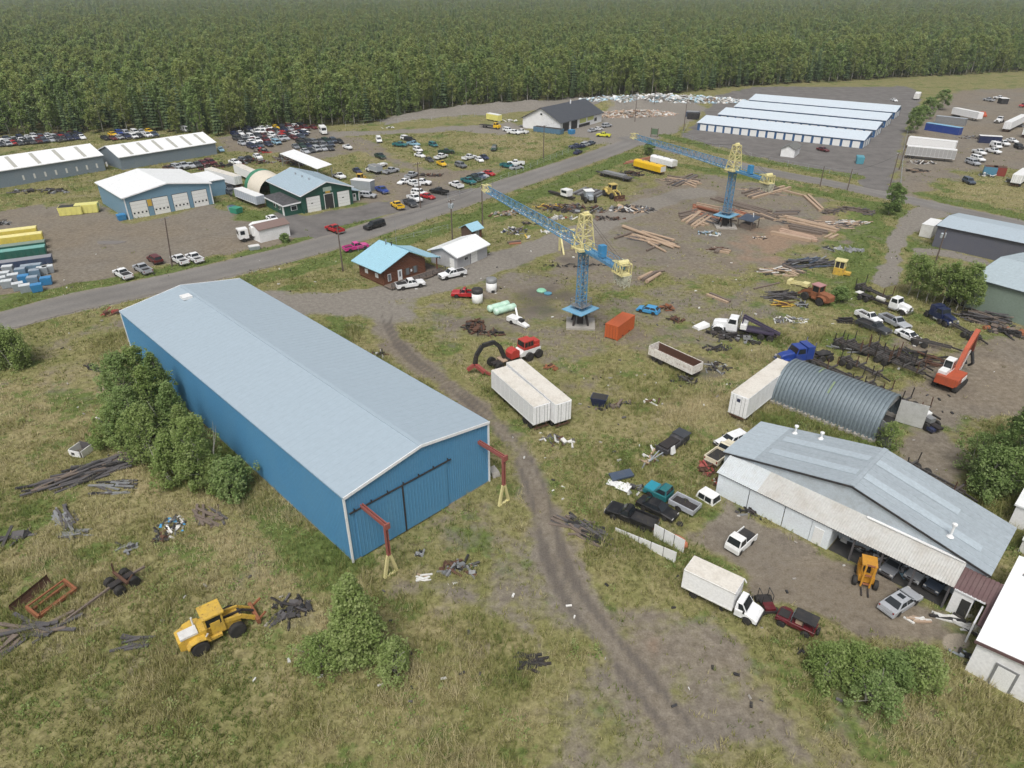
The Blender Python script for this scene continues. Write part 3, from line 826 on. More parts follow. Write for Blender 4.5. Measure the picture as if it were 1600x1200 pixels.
# ---- log house
LH = 3.4
a = G(594.3, 427.3, LH); b = G(548.3, 407.4, LH)
u = (b - a); Lg = u.xy.length; rz = math.atan2(u.y, u.x)
v = Vector((math.cos(rz - math.pi / 2), math.sin(rz - math.pi / 2), 0))
Wg = 14.6
root = thing('log_house', 'brown log house with a light blue metal roof and a railed porch', 'house', a + v * Wg - Vector((0, 0, LH)), rz)
L, Wd = Lg, Wg
RG = 6.0; yrd = Wd * 0.42 + 1.2
# log walls: stacked round logs, each one its own
def log_wall(axis, at, s0, s1, ztop, parent):
    n = 0; z = 0.5
    while z < 6:
        if callable(ztop):
            lo, hi = ztop(z, s0, s1)
        else:
            lo, hi = (s0, s1) if z < ztop else (0, 0)
        if hi - lo > 0.6:
            m = MB()
            A, B = ((at, lo, z), (at, hi, z)) if axis == 'x' else ((lo, at, z), (hi, at, z))
            m.tube(A, B, 0.17, n=7); m.build('log', LOGWALL, parent)
        z += 0.33
IN = 0.9
def gab(z, s0, s1):
    if z < LH: return s0, s1
    k = (z - LH) / (RG - LH)
    lo = s0 + (yrd - s0) * k; hi = s1 - (s1 - yrd) * k
    return (lo, hi) if z < RG - .2 else (0, 0)
w0 = boxo('wall', LOGWALL, root, IN, IN + .15, 3.0, Wd - 1.3, 0, LH - .1); log_wall('x', IN, 3.0, Wd - 1.3, gab, w0)
w1 = boxo('wall', LOGWALL, root, L - IN - .15, L - IN, 3.0, Wd - 1.3, 0, LH - .1); log_wall('x', L - IN, 3.0, Wd - 1.3, gab, w1)
w2 = boxo('wall', LOGWALL, root, IN, L - IN, Wd - 1.45, Wd - 1.3, 0, LH); log_wall('y', Wd - 1.3, IN, L - IN, LH, w2)
w3 = boxo('wall', LOGWALL, root, IN, L - IN, 3.0, 3.15, 0, LH); log_wall('y', 3.0, IN, L - IN, LH, w3)
m = MB(); roof_slab(m, 'x', 0, L, Wd, LH - .1, yrd, RG); o = m.build('roof', CYAN_ROOF, root)
m = MB(); roof_ribs(m, 'x', 0, L, Wd, LH - .1, yrd, RG, 0.6); m.build('roof_rib', CYAN_ROOF, o)
m = MB(); roof_slab(m, 'x', 0, L, 3.0, LH + .35, yrd, RG); o = m.build('roof', CYAN_ROOF, root)
m = MB(); roof_ribs(m, 'x', 0, L, 3.0, LH + .35, yrd, RG, 0.6); m.build('roof_rib', CYAN_ROOF, o)
m = MB(); roof_slab(m, 'x', 0, L, -.6, LH - .55, 3.0, LH + .35); m.build('porch_roof', CYAN_ROOF, root)
m = MB(); m.tube((L * .7, yrd + .5, RG - .3), (L * .7, yrd + .5, RG + 1.1), .12); m.build('flue', M_['chrome'], root)
m = MB(); m.tube((L * .55, yrd + .2, RG - .2), (L * .55, yrd + .2, RG + .8), .1); m.build('flue', M_['trim'], root)
m = MB(); m.tube((L * .4, yrd, RG), (L * .4, yrd, RG + 5.5), .03, n=5); m.build('antenna', M_['grey'], root)
for x in (.4, L - .4):
    m = MB(); m.tube((x, 0.2, 0), (x, 0.2, LH - .5), .14); m.build('porch_post', LOGWALL, root)
boxo('porch_deck', M_['timberdark'], root, -1.6, L, -.4, 2.9, .25, .45)
boxo('porch_deck', M_['timberdark'], root, -1.9, IN - .2, 3.0, Wd - 1.0, .25, .45)
for y in np.linspace(-.3, Wd - 1.1, 9):
    boxo('rail_post', M_['timberdark'], root, -1.85, -1.73, y - .06, y + .06, .45, 1.45)
for z in (0.85, 1.15, 1.42):
    boxo('porch_rail', M_['timbergrey'], root, -1.87, -1.83, -.4, Wd - 1.0, z - .07, z + .07)
def xface(y0, y1, z0, z1, mat, name, par=None, pr=0.22):
    m = MB(); m.box(IN - pr, IN - pr + .06, y0, y1, z0, z1); return m.build(name, mat, par or root)
d = xface(Wd - 5.6, Wd - 4.6, .46, 2.6, WHITE_TRIM, 'door'); xface(Wd - 5.3, Wd - 4.9, 1.2, 2.3, M_['glasslight'], 'pane', d, .24)
d = xface(Wd - 2.9, Wd - 2.1, .9, 2.4, WHITE_TRIM, 'window_frame'); xface(Wd - 2.8, Wd - 2.2, 1.0, 2.3, M_['glasslight'], 'pane', d, .24)
for y in (5.7, 7.6):
    d = xface(y - .75, y + .75, 1.0, 2.5, BROWNWALL, 'shutter'); xface(y - .35, y + .35, 1.05, 2.45, M_['glasslight'], 'pane', d, .25)
xface(6.45, 6.85, 1.5, 2.0, WHITE_TRIM, 'notice_board')
for x in (L * .3, L * .65):
    boxo('window_frame', WHITE_TRIM, root, x - .5, x + .5, Wd - 1.2, Wd - 1.08, 1.4, 2.3)

# ---- grey shed with white roof, and the outhouse behind it
root, L, Wd = frame3('utility_shed', 'small grey shed with a bright white gable roof beside the log house', 'shed', (714, 399.4), (760.8, 380), (680.3, 385.4), 3.1)
gable(root, L, Wd, 2.9, 4.2, P('light_grey_wall', (0.42, 0.43, 0.45), 0.5), WHITE_ROOF, 'x', 0.5, WHITE_TRIM)
door(root, 'x0', L, Wd, 0.9, 2.0); window(root, 'x0', L, Wd, 4.6, 5.7, 1.4, 2.0, 2)
window(root, 'y0', L, Wd, 2.3, 3.4, 1.4, 2.0, 2); overhead_door(root, 'y0', L, Wd, 4.4, 6.6, 2.4, lites=False, panels=4)
a = G(738, 377)
root = thing('outhouse', 'tiny brown outhouse with a light blue roof behind the white-roofed shed', 'outhouse', a, R(48))
gable(root, 3.2, 3.6, 2.6, 3.6, BROWNWALL, CYAN_ROOF, 'x', 0.45)
door(root, 'y0', 3.2, 3.6, 1.3, 2.2, 2.1, M_['grey']); on_face(root, 'y0', 3.2, 3.6, 2.4, 3.0, .3, 2.2, LOGWALL, 'shutter', .06)

# ---- green garage
root, L, Wd = frame3('repair_garage', 'dark green repair garage with pale blue roof, white doors and side offices', 'garage', (548.7, 290), (494, 268.7), (478, 307.7), 5.0)
gable(root, L, Wd, 4.8, 7.2, GREEN_WALL, BLUEGREY_ROOF, 'x', 0.5, WHITE_TRIM, 0.03, pitch=1.0)
on_face(root, 'x0', L, Wd, .4, Wd - .3, .02, 1.0, P('green_lower', (0.012, 0.06, 0.045), 0.5), 'plinth', .02)
overhead_door(root, 'x0', L, Wd, Wd - 5.0, Wd - 1.2, 4.0, lites=False); overhead_door(root, 'x0', L, Wd, 0.9, 4.4, 4.0, lites=False)
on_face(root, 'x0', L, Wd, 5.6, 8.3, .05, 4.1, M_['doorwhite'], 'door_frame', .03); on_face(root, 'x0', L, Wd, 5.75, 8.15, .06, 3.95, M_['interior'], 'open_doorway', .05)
s = on_face(root, 'x0', L, Wd, 5.9, 8.3, 4.75, 5.8, P('sign_sage', (0.40, 0.50, 0.44), 0.5), 'shop_sign', .08); on_face(root, 'x0', L, Wd, 6.4, 7.7, 4.2, 4.75, M_['yellow'], 'sign_board', .09, s)
for p in (Wd - 2.9, 2.6): on_face(root, 'x0', L, Wd, p, p + .5, 2.2, 2.45, M_['glass'], 'door_pane', .09)
for k in range(3):
    m = MB(); m.tube((L * (.3 + .2 * k), Wd * .62, 6.3), (L * (.3 + .2 * k), Wd * .62, 7.3), .22); m.build('roof_vent', M_['galv'], root)
m = MB(); m.box(1.0, 13.0, Wd + .02, Wd + 4.6, 0, 2.7); m.build('annex', GREEN_WALL, root)
m = MB(); m.hexa([(.6, Wd + .1, 2.95), (13.4, Wd + .1, 2.95), (13.4, Wd + 5.1, 2.65), (.6, Wd + 5.1, 2.65)], [(.6, Wd + .1, 3.15), (13.4, Wd + .1, 3.15), (13.4, Wd + 5.1, 2.85), (.6, Wd + 5.1, 2.85)]); m.build('annex_roof', P('tar_roof', (0.055, 0.055, 0.06), 0.8, 0, .6, (.2, .2, .2)), root)
m = MB(); m.beam((.55, Wd + .1, 2.95), (.55, Wd + 5.1, 2.72), .08, .35); m.beam((.55, Wd + 5.15, 2.72), (13.4, Wd + 5.15, 2.72), .08, .35); m.build('fascia', WHITE_TRIM, root)
for x in (4.2, 7.0):
    f = boxo('window_frame', WHITE_TRIM, root, x - .6, x + .6, Wd + 4.6, Wd + 4.68, 1.1, 2.2); boxo('pane', M_['glass'], f, x - .45, x + .45, Wd + 4.6, Wd + 4.71, 1.2, 2.1)
boxo('door', M_['doorwhite'], root, 1.4, 2.4, Wd + 4.6, Wd + 4.68, .05, 2.2)
f = boxo('window_frame', WHITE_TRIM, root, .92, 1.0, Wd + 1.2, Wd + 2.9, 1.1, 2.3); boxo('pane', M_['glass'], f, .89, 1.0, Wd + 1.35, Wd + 2.75, 1.2, 2.2)
boxo('lean_to_wall', GREEN_WALL, root, 2.4, 9, -3.2, -.02, 0, 2.6)
m = MB(); m.hexa([(1.9, -3.7, 2.55), (9.3, -3.7, 2.55), (9.3, -.02, 3.3), (1.9, -.02, 3.3)], [(1.9, -3.7, 2.7), (9.3, -3.7, 2.7), (9.3, -.02, 3.45), (1.9, -.02, 3.45)]); m.build('lean_to_roof', BLUEGREY_ROOF, root)
d = boxo('door', M_['doorwhite'], root, 2.3, 2.4, -2.3, -1.3, .05, 2.15); boxo('pane', M_['glass'], d, 2.27, 2.3, -2.05, -1.55, 1.2, 1.9)
boxo('post', WHITE_TRIM, root, 2.2, 2.4, -3.3, -3.1, 0, 2.6)

# ---- four-bay shop
root, L, Wd = frame3('truck_shop', 'blue truck shop with a white roof and four white overhead doors', 'garage', (327.5, 285), (280, 264), (194.5, 310), 5.8)
gable(root, L, Wd, 5.6, 7.4, BAY_WALL, WHITE_ROOF, 'x', 0.4, WHITE_TRIM)
for a in (1.4, 6.5, 11.6, 17.0): overhead_door(root, 'x0', L, Wd, a, a + 3.9, 4.3)
for a in (.15, Wd - .15): on_face(root, 'x0', L, Wd, a - .14, a + .14, 0, 5.4, WHITE_TRIM, 'corner_trim', .06)
s = on_face(root, 'x0', L, Wd, 15.7, 16.75, 2.5, 4.2, M_['yellow'], 'sign_board', .08)
boxo('side_block', BAY_WALL, root, L * .35, L - 2, -7, -.02, 0, 4.2); boxo('side_roof', WHITE_ROOF, root, L * .35 - .3, L - 1.7, -7.3, -.03, 4.2, 4.4)

# ---- two long barns at the left
for lab, A, B_, C_, z, r in (('long grey-blue barn with a white roof, cut off by the left edge of the view', (0, 267), (159, 242.5), (0, 246), 4.8, 7.2),
                             ('long grey-blue barn with a white roof, right of the cut-off barn', (186, 246), (336, 222.5), (170, 229), 4.0, 6.4)):
    a, b = G(*A, z), G(*B_, z)
    if A[0] == 0: a = a - (b - a) * 0.5
    rz = math.atan2(b.y - a.y, b.x - a.x); L = (b - a).xy.length; Wd = 17.0
    root = thing('storage_barn', lab, 'barn', (a.x, a.y, 0), rz, 'long barns with white roofs')
    gable(root, L, Wd, z, r, BARN_WALL, WHITE_ROOF, 'x', 0.3, WHITE_TRIM)
    for k in range(6):
        x = L * (k + .8) / 6.6
        m = MB(); m.hexa([(x, .4, z + .26), (x + 1.0, .4, z + .26), (x + 1.0, Wd * .42, r - .03), (x, Wd * .42, r - .03)], [(x, .4, z + .3), (x + 1.0, .4, z + .3), (x + 1.0, Wd * .42, r + .01), (x, Wd * .42, r + .01)]); m.build('skylight', P('dirty_skylight', (.42, .42, .38), .5), root)
    if A[0] == 0:
        for k in range(9): boxo('window', M_['offwhite'], root, L * .45 + k * 3, L * .45 + k * 3 + .5, -.04, .02, 1.2, 2.6)

# ---- white house with dark roof
root, L, Wd = frame3('roadside_shop', 'white building with a dark shingle roof by the road junction', 'building', (875.6, 190), (940.6, 174.4), (828.7, 180), 4.2)
gable(root, L, Wd, 4.0, 8.6, WHITE_WALL, DARK_SHINGLE, 'x', 0.8)
for a in (1.8, 8.0): on_face(root, 'y0', L, Wd, a, a + 4.6, .05, 3.3, M_['trim'], 'garage_door', .06)
on_face(root, 'y0', L, Wd, 14.5, 19.5, 1.6, 3.3, P('lime_sign', (.55, .6, .2), .5), 'sign_board', .06); on_face(root, 'y0', L, Wd, 20.5, 25.5, 1.9, 3.4, P('lime_sign', (.55, .6, .2), .5), 'sign_board', .06)
on_face(root, 'y0', L, Wd, 14, 22.5, .05, 1.2, M_['trim'], 'open_bay', .05); window(root, 'y0', L, Wd, 26, 28, 1, 2.4, 2)
window(root, 'x0', L, Wd, Wd / 2 - .5, Wd / 2 + .5, 5.8, 6.5); m = MB(); m.tube((L * .62, Wd * .45, 7.5), (L * .62, Wd * .45, 9.6), .3); m.build('chimney', WHITE_TRIM, root)

# ---- rows of storage lockers
uS = Vector((math.cos(R(-36)), math.sin(R(-36)), 0)); vS = Vector((-uS.y, uS.x, 0))
e0 = G(1350, 219, 3.0)
for k, (row, off, Ls) in enumerate((('front', 0, 64), ('second', 25.5, 64), ('third', 51, 65), ('rearmost', 77, 66))):
    q = e0 + vS * off - uS * (Ls + 1.2 * k)
    root = thing('storage_building', f'{row} row of blue storage lockers with white roll-up doors and a pale roof', 'storage units', (q.x, q.y, 0), R(-36), 'rows of storage lockers')
    L, Wd = Ls, 12.5
    gable(root, L, Wd, 2.9, 4.6, STOR_WALL, STOR_ROOF, 'x', 0.35, ridge_at=.72)
    for j in range(18):
        x = 1.2 + j * 3.48
        on_face(root, 'y0', L, Wd, x, x + 2.6, .06, 2.35, M_['doorwhite'], 'roll_up_door', .05)
    for j in range(3): on_face(root, 'x1', L, Wd, 1 + 3.8 * j, 3.4 + 3.8 * j, .06, 2.35, M_['doorwhite'], 'roll_up_door', .05)
a = G(1241, 247)
root = thing('site_office', 'small white office hut with a grey roof in front of the lockers', 'hut', a + Vector((0, .5, 0)), R(58))
gable(root, 8.5, 4.6, 2.7, 3.9, WHITE_WALL, P('grey_shingle', (.15, .155, .15), .8), 'x', .4)

# ---- dark grey shed and sage building at the right
root, L, Wd = frame3('metal_shed', 'slate grey metal shed with a pale roof at the right, past the gravel drive', 'shed', (1466, 352), (1582.5, 376), (1495, 332.5), 4.9)
L = 17.5
gable(root, L, Wd, 4.8, 5.6, DARKGREY_WALL, P('pale_grey_roof', (.43, .51, .57), .42, .1, .3, (.38, .44, .48), .4), 'x', .3, P('dark_gutter', (.03, .03, .04), .4))
a = G(1441, 372)
root = thing('storage_box', 'small white metal storage box beside the slate grey shed', 'container', a + Vector((-.3, 1.2, 0)), R(46))
m = MB(); m.box(0, 6.6, -2.6, 0, .1, 3.0); m.build('body', M_['offwhite'], root); boxo('roof', M_['white'], root, -.05, 6.65, -2.65, .05, 3.01, 3.1)
root, L, Wd = frame3('metal_building', 'sage green metal building with pale roof cut off by the right edge', 'building', (1521, 433), (1600, 455), (1575, 380), 5.9)
L = 22; Wd = 22
gable(root, L, Wd, 5.8, 7.2, GREENGREY, P('sage_roof', (.42, .50, .54), .42, .1, .3, (.36, .42, .45), .3), 'x', .35, P('dark_gutter2', (.06, .08, .08), .4), .03)
for k in range(3):
    m = MB(); m.tube((7 + k * 1.3, 6 + .9 * k, 6.2), (7 + k * 1.3, 6 + .9 * k, 7.3), .12); m.build('roof_vent', M_['trim'], root)

# ---- quonset hut
e45, w45 = Vector((math.cos(R(45)), math.sin(R(45)), 0)), Vector((math.cos(R(-45)), math.sin(R(-45)), 0))
q0 = G(1203, 627)
root = thing('quonset_hut', 'arched grey steel hut with ribbed curved roof beside the white trailer', 'hut', q0, R(-45))
QL, QR = 14.6, 4.15
def arc(x, r, n=20):
    return [(x, QR - r * math.cos(math.pi * k / n), 0.35 + (r * 1.12) * math.sin(math.pi * k / n) ** 0.92) for k in range(n + 1)]
nr = 28
for k in range(nr):
    a = QL * k / nr; w = QL / nr
    m = MB(); m.rings([arc(a, QR), arc(a + w * .22, QR + .0), arc(a + w * .38, QR + .2), arc(a + w * .84, QR + .2), arc(a + w, QR)], caps=False, closed=False)
    o = m.build('arch_panel', QUON, root)
    if k in (8, 13):
        m = MB(); m.rings([arc(a + w * f, QR + .215)[(9 if k == 8 else 5):(13 if k == 8 else 9)] for f in (.38, .84)], caps=False, closed=False); m.build('moss_streak', P('moss', (.20, .27, .16), .8), o)
for y in (0.05, 2 * QR - .05): boxo('concrete_footing', M_['concrete'], root, -.1, QL + .1, y - .2, y + .2, 0, .5)
for k in range(15): boxo('footing_block', M_['concrete'], root, .2 + k * .98, .7 + k * .98, -.45, -.16, 0, .42)
pts = arc(0.25, QR - .03)
m = MB(); m.prism([(p[1], p[2]) for p in pts], .22, .3, 'yz'); m.build('end_wall', P('tan_sheet', (.36, .32, .29), .6), root)
pts = arc(0, QR - .05)
m = MB(); m.prism([(p[1], p[2]) for p in pts if p[2] > 3.4], QL - .3, QL - .22, 'yz'); m.build('end_wall', M_['grey'], root)
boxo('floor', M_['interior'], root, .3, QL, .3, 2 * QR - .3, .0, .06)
# open doors leaning out at the far end
m = MB(); m.hexa([(QL + .05, 2 * QR - 1.2, .1), (QL + 3.4, 2 * QR - .6, .1), (QL + 3.38, 2 * QR - .5, .1), (QL + .03, 2 * QR - 1.1, .1)], [(QL + .05, 2 * QR - 1.2, 3.5), (QL + 3.4, 2 * QR - .6, 3.6), (QL + 3.38, 2 * QR - .5, 3.6), (QL + .03, 2 * QR - 1.1, 3.5)]); m.build('open_door', P('grey_white_door', (.50, .51, .50), .5, 0, .7, (.3, .3, .28)), root)
m = MB(); m.hexa([(QL + .05, .5, .1), (QL + 2.0, -.6, .1), (QL + 2.05, -.52, .1), (QL + .1, .6, .1)], [(QL + .05, .5, 3.3), (QL + 2.0, -.6, 3.1), (QL + 2.05, -.52, 3.1), (QL + .1, .6, 3.3)]); m.build('open_door', M_['grey'], root)

# ---- lower right repair shop with lean-to
l0 = G(1124, 737, 3.2)
root = thing('repair_shop', 'low white shop with a broad blue-grey gable roof and weathered lean-to', 'workshop', (l0.x, l0.y, 0), R(-45))
# local x along the front (0..27), local y inwards
X0, X1, Y0, Y1, EV, AP = -1.2, 26.9, 2.7, 11.6, 4.0, 7.0
xr = (X0 + X1) / 2 + .4
for y, n_ in ((Y0, 'front'), (Y1 - .15, 'back')):
    m = MB(); m.prism([(X0 + .3, 0), (X1 - .3, 0), (X1 - .3, EV), (xr, AP), (X0 + .3, EV)], y, y + .15, 'xz'); m.build('wall', P('gable_sheet', (.46, .52, .57), .5, .1, .3), root)
for x in (X0 + .3, X1 - .45): boxo('wall', WHITE_WALL, root, x, x + .15, Y0 + .15, Y1 - .15, 0, EV)
for x0_, x1_, zz in ((X0, xr, 0), (X1, xr, 0)):
    m = MB(); m.hexa([(x0_, Y0 - .12, EV), (xr, Y0 - .12, AP), (xr, Y1 + .3, AP), (x0_, Y1 + .3, EV)], [(x0_, Y0 - .12, EV + .12), (xr, Y0 - .12, AP + .12), (xr, Y1 + .3, AP + .12), (x0_, Y1 + .3, EV + .12)])
    o = m.build('roof', SHOP_ROOF, root)
    m = MB()
    for k in range(9):
        y = Y0 + (Y1 - Y0 + .3) * k / 8.5
        m.beam((x0_, y, EV + .12), (xr, y, AP + .12), .05, .04)
    m.build('roof_rib', SHOP_ROOF, o)
    sg = 1 if x0_ < xr else -1
    for f0, f1, ya, yb in (((.30, .96, 4.9, 6.1), (.30, .96, 8.3, 9.5)) if sg > 0 else ((.12, .98, 4.8, 5.9), (.35, .98, 8.2, 9.3))):
        pa = lambda f: (x0_ + (xr - x0_) * f, EV + (AP - EV) * f + .15)
        (xa, za), (xb, zb) = pa(f0), pa(f1)
        m = MB(); m.hexa([(xa, ya, za), (xb, ya, zb), (xb, yb, zb), (xa, yb, za)], [(xa, ya, za + .02), (xb, ya, zb + .02), (xb, yb, zb + .02), (xa, yb, za + .02)]); m.build('roof_strip', SHOP_LIGHT, o)
    if sg > 0:
        pa = lambda f: (x0_ + (xr - x0_) * f, EV + (AP - EV) * f + .125)
        (xa, za), (xb, zb) = pa(.0), pa(.26)
        m = MB(); m.hexa([(xa, Y0, za), (xb, Y0, zb), (xb, Y1 + .2, zb), (xa, Y1 + .2, za)], [(xa, Y0, za + .012), (xb, Y0, zb + .012), (xb, Y1 + .2, zb + .012), (xa, Y1 + .2, za + .012)]); m.build('roof_strip', SHOP_LIGHT, o)
    m = MB(); m.beam((x0_, Y0 - .2, EV + .02), (xr, Y0 - .2, AP + .02), .1, .2); m.build('barge_board', M_['trim'], root)
m = MB(); m.beam((xr, Y0 - .1, AP + .14), (xr, Y1 + .3, AP + .14), .5, .06); m.build('ridge_cap', SHOP_ROOF, root)
for x, y, h in ((3.6, 10.8, 1.0), (6.6, 10.9, .8), (22.6, 4.2, 1.5)):
    f = EV + (AP - EV) * (1 - abs(x - xr) / (xr - X0))
    m = MB(); m.tube((x, y, f - .1), (x, y, f + h), .12); m.lathe([(.35, f + .1), (.14, f + .35)], (x, y, 0)); m.lathe([(.05, f + h), (.24, f + h + .05), (.24, f + h + .22), (.05, f + h + .3)], (x, y, 0)); m.build('roof_vent', M_['white'], root)
# lean-to: ribbed sheets
m = MB(); nsh = 25
for k in range(nsh):
    a = -.2 + 25.0 * k / nsh; b = a + 25.0 / nsh
    sh = MB(); pts = []
    for j in range(4):
        xa = a + (b - a) * j / 4; w = (b - a) / 4
        pts += [(xa, 0), (xa + w * .5, 0), (xa + w * .62, .04), (xa + w * .88, .04)]
    pts.append((b, 0))
    lo = [sh.vert((x, -.25, 3.12 + o_)) for x, o_ in pts]; hi = [sh.vert((x, Y0 + .0, 4.3 + o_)) for x, o_ in pts]
    for j in range(len(pts) - 1): sh.f.append([lo[j], lo[j + 1], hi[j + 1], hi[j]]); sh.m.append(0)
    sh.build('lean_to_sheet', LEAN_ROOF if k > 4 else P('lean_to_clean', (.56, .60, .62), .5, .1, .4, (.4, .38, .34)), root)
boxo('roof_flashing', M_['white'], root, 15.5, 24.7, Y0 - .35, Y0 - .05, 4.32, 4.42)
boxo('front_beam', M_['trim'], root, 0, 24.8, -.05, .1, 2.9, 3.08)
for x0_, x1_ in ((0, 3.9), (4.0, 8.1), (8.2, 11.2)):
    boxo('wall_panel', PALE_WALL, root, x0_, x1_, .0, .12, 0.05, 2.9)
boxo('door', M_['doorwhite'], root, 11.6, 12.6, -.06, .06, .06, 2.2); boxo('wall_panel', PALE_WALL, root, 11.25, 13.3, .0, .12, 0, 2.9); boxo('wall', PALE_WALL, root, 13.2, 13.32, .12, Y0, 0, 2.9)
boxo('wall', PALE_WALL, root, 0, .12, .12, Y0, 0, 3.3)
for x in (15.6, 18.4, 21.4, 24.5): boxo('post', M_['timbergrey'], root, x - .09, x + .09, 0, .18, 0, 2.95)
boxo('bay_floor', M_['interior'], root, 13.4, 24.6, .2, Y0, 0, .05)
# ---- maroon link roof
lk = root.matrix_basis
t = thing('link_shed', 'maroon ribbed roof shed between the shop and the bright white roof', 'shed', lk @ Vector((24.7, -1.4, 0)), R(-45))
for (x0_, x1_, y0_, y1_, za, zb) in ((.1, 4.6, 1.3, 4.0, 2.9, 3.7), (2.9, 6.2, -1.6, 1.2, 2.6, 3.0)):
    m = MB(); n = 12
    for k in range(n):
        a = x0_ + (x1_ - x0_) * k / n; w = (x1_ - x0_) / n
        m.hexa([(a, y0_, za), (a + w * .8, y0_, za), (a + w * .8, y1_, zb), (a, y1_, zb)], [(a, y0_, za + .1), (a + w * .8, y0_, za + .1), (a + w * .8, y1_, zb + .1), (a, y1_, zb + .1)])
    m.hexa([(x0_, y0_, za - .04), (x1_, y0_, za - .04), (x1_, y1_, zb - .04), (x0_, y1_, zb - .04)], [(x0_, y0_, za + .02), (x1_, y0_, za + .02), (x1_, y1_, zb + .02), (x0_, y1_, zb + .02)])
    m.build('roof', MAROON_ROOF, t)
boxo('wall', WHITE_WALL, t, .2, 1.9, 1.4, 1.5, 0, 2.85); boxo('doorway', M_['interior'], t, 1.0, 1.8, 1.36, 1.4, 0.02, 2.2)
m = MB(); m.box(2.6, 2.75, -1.4, 1.3, 2.3, 2.55); m.box(2.6, 2.75, -1.4, -1.25, 0, 2.3); m.box(.2, 2.75, 1.25, 1.38, 2.85, 3.0); m.build('white_frame', WHITE_TRIM, t)
# ---- bright white roof, bottom right
za = 3.9
a, b = G(1525, 1000, za), G(1592, 872, za)
rzb = R(45)
root = thing('white_roof_building', 'white building with a bright flat white roof at the bottom right corner', 'building', (a.x, a.y, 0), rzb)
L, Wd = 14.2, 13
boxo('wall', WHITE_WALL, root, .2, L - .2, -Wd, -.2, 0, za - .25)
m = MB(); m.hexa([(0, 0, za - .2), (L, 0, za - .2), (L, -Wd, za + 1.0), (0, -Wd, za + 1.0)], [(0, 0, za), (L, 0, za), (L, -Wd, za + 1.2), (0, -Wd, za + 1.2)]); m.build('roof', P('bright_white_roof', (.88, .89, .90), .4, 0, .08, (.6, .6, .6)), root)
m = MB(); m.beam((-.06, .05, za - .15), (-.06, -Wd, za + 1.05), .08, .3); m.build('fascia', MAROON_ROOF, root)
f = boxo('door_frame', M_['grey'], root, .12, .2, -3.6, -1.9, .02, 2.6); boxo('door_leaf', M_['doorwhite'], f, .09, .12, -3.4, -2.1, .05, 2.4)
f = boxo('window_frame', WHITE_TRIM, root, .12, .2, -8.5, -6.3, 1.2, 2.4)
for k in (0, 1): boxo('pane', M_['glass'], f, .09, .12, -8.3 + k * 1.05, -7.4 + k * 1.05, 1.3, 2.3)
m = MB(); m.tube((8.2, -5.6, 4.2), (8.2, -5.6, 4.75), .16); m.build('roof_vent', M_['trim'], root)
boxo('roof_patch', M_['grey'], root, 11.2, 11.5, -2.4, -.9, 3.98, 4.06)
a = G(1600, 825)
t = thing('white_cabin', 'small white cabin peeking out past the far right corner of the shop roof', 'cabin', a + Vector((-1.5, .5, 0)), R(45))
boxo('body', WHITE_WALL, t, 0, 5, -6, 0, 0, 2.8); boxo('roof', WHITE_ROOF, t, -.2, 5.2, -6.2, .2, 2.81, 3.0); boxo('window', M_['glass'], t, -.04, .02, -2.6, -1.4, 1.3, 2.1)
a = G(1590, 862)
t = thing('storage_box', 'white box lid under the shop roof edge at far right', 'box', a, R(45)); boxo('body', M_['offwhite'], t, 0, 2.2, -2.4, 0, 0, 1.6); boxo('lid', M_['white'], t, -.1, 2.3, -2.5, .1, 1.61, 1.75)
# ---- open parts shelter with a white roof, fabric dome, small white shed
root, L, Wd = frame3('parts_shelter', 'open pole shelter with a flat white roof over piled engine parts', 'shelter', (495, 263), (437, 239), (510, 256), 4.2)
Wd = -5.0
m = MB(); m.hexa([(0, 0, 3.9), (L, 0, 3.9), (L, Wd, 4.6), (0, Wd, 4.6)], [(0, 0, 4.05), (L, 0, 4.05), (L, Wd, 4.75), (0, Wd, 4.75)]); m.build('roof', WHITE_ROOF, root)
for x in (.3, L / 2, L - .3):
    for y in (.3 * (1 if Wd > 0 else -1), Wd * .95): boxo('post', M_['grey'], root, x - .1, x + .1, min(y - .1, y + .1), max(y - .1, y + .1), 0, 3.9)
a = G(425, 300)
t = thing('fabric_shelter', 'cream fabric dome shelter with a green end behind the green garage', 'shelter', a, R(128))
DR = 5.2
def darc(x, r): return [(x, r * math.cos(math.pi * k / 16), 1.0 * r * math.sin(math.pi * k / 16)) for k in range(17)]
m = MB(); m.rings([darc(x, DR) for x in (-4, -2, 0, 2, 4, 5.5)], caps=False, closed=False); m.build('cover', P('cream_fabric', (.66, .61, .51), .6, 0, .4, (.45, .4, .33)), t, True)
m = MB(); m.rings([darc(x, DR + .02) for x in (5.5, 6.6, 7.8)], caps=False, closed=False); m.build('end_cover', P('green_fabric', (.035, .21, .12), .6), t, True)
m = MB(); m.prism([(p[1], p[2]) for p in darc(0, DR - .05)], 7.7, 7.75, 'yz'); m.build('end_wall', MATS['green_fabric'], t)
a = G(416, 381)
root = thing('pump_house', 'small white block shed with rusty brown roof by the garbage truck', 'shed', a + Vector((-1.4, .6, 0)), R(45))
gable(root, 7.6, 4.2, 3.0, 3.9, WHITE_WALL, P('rusty_roof', (.20, .14, .125), .7), 'x', .25)
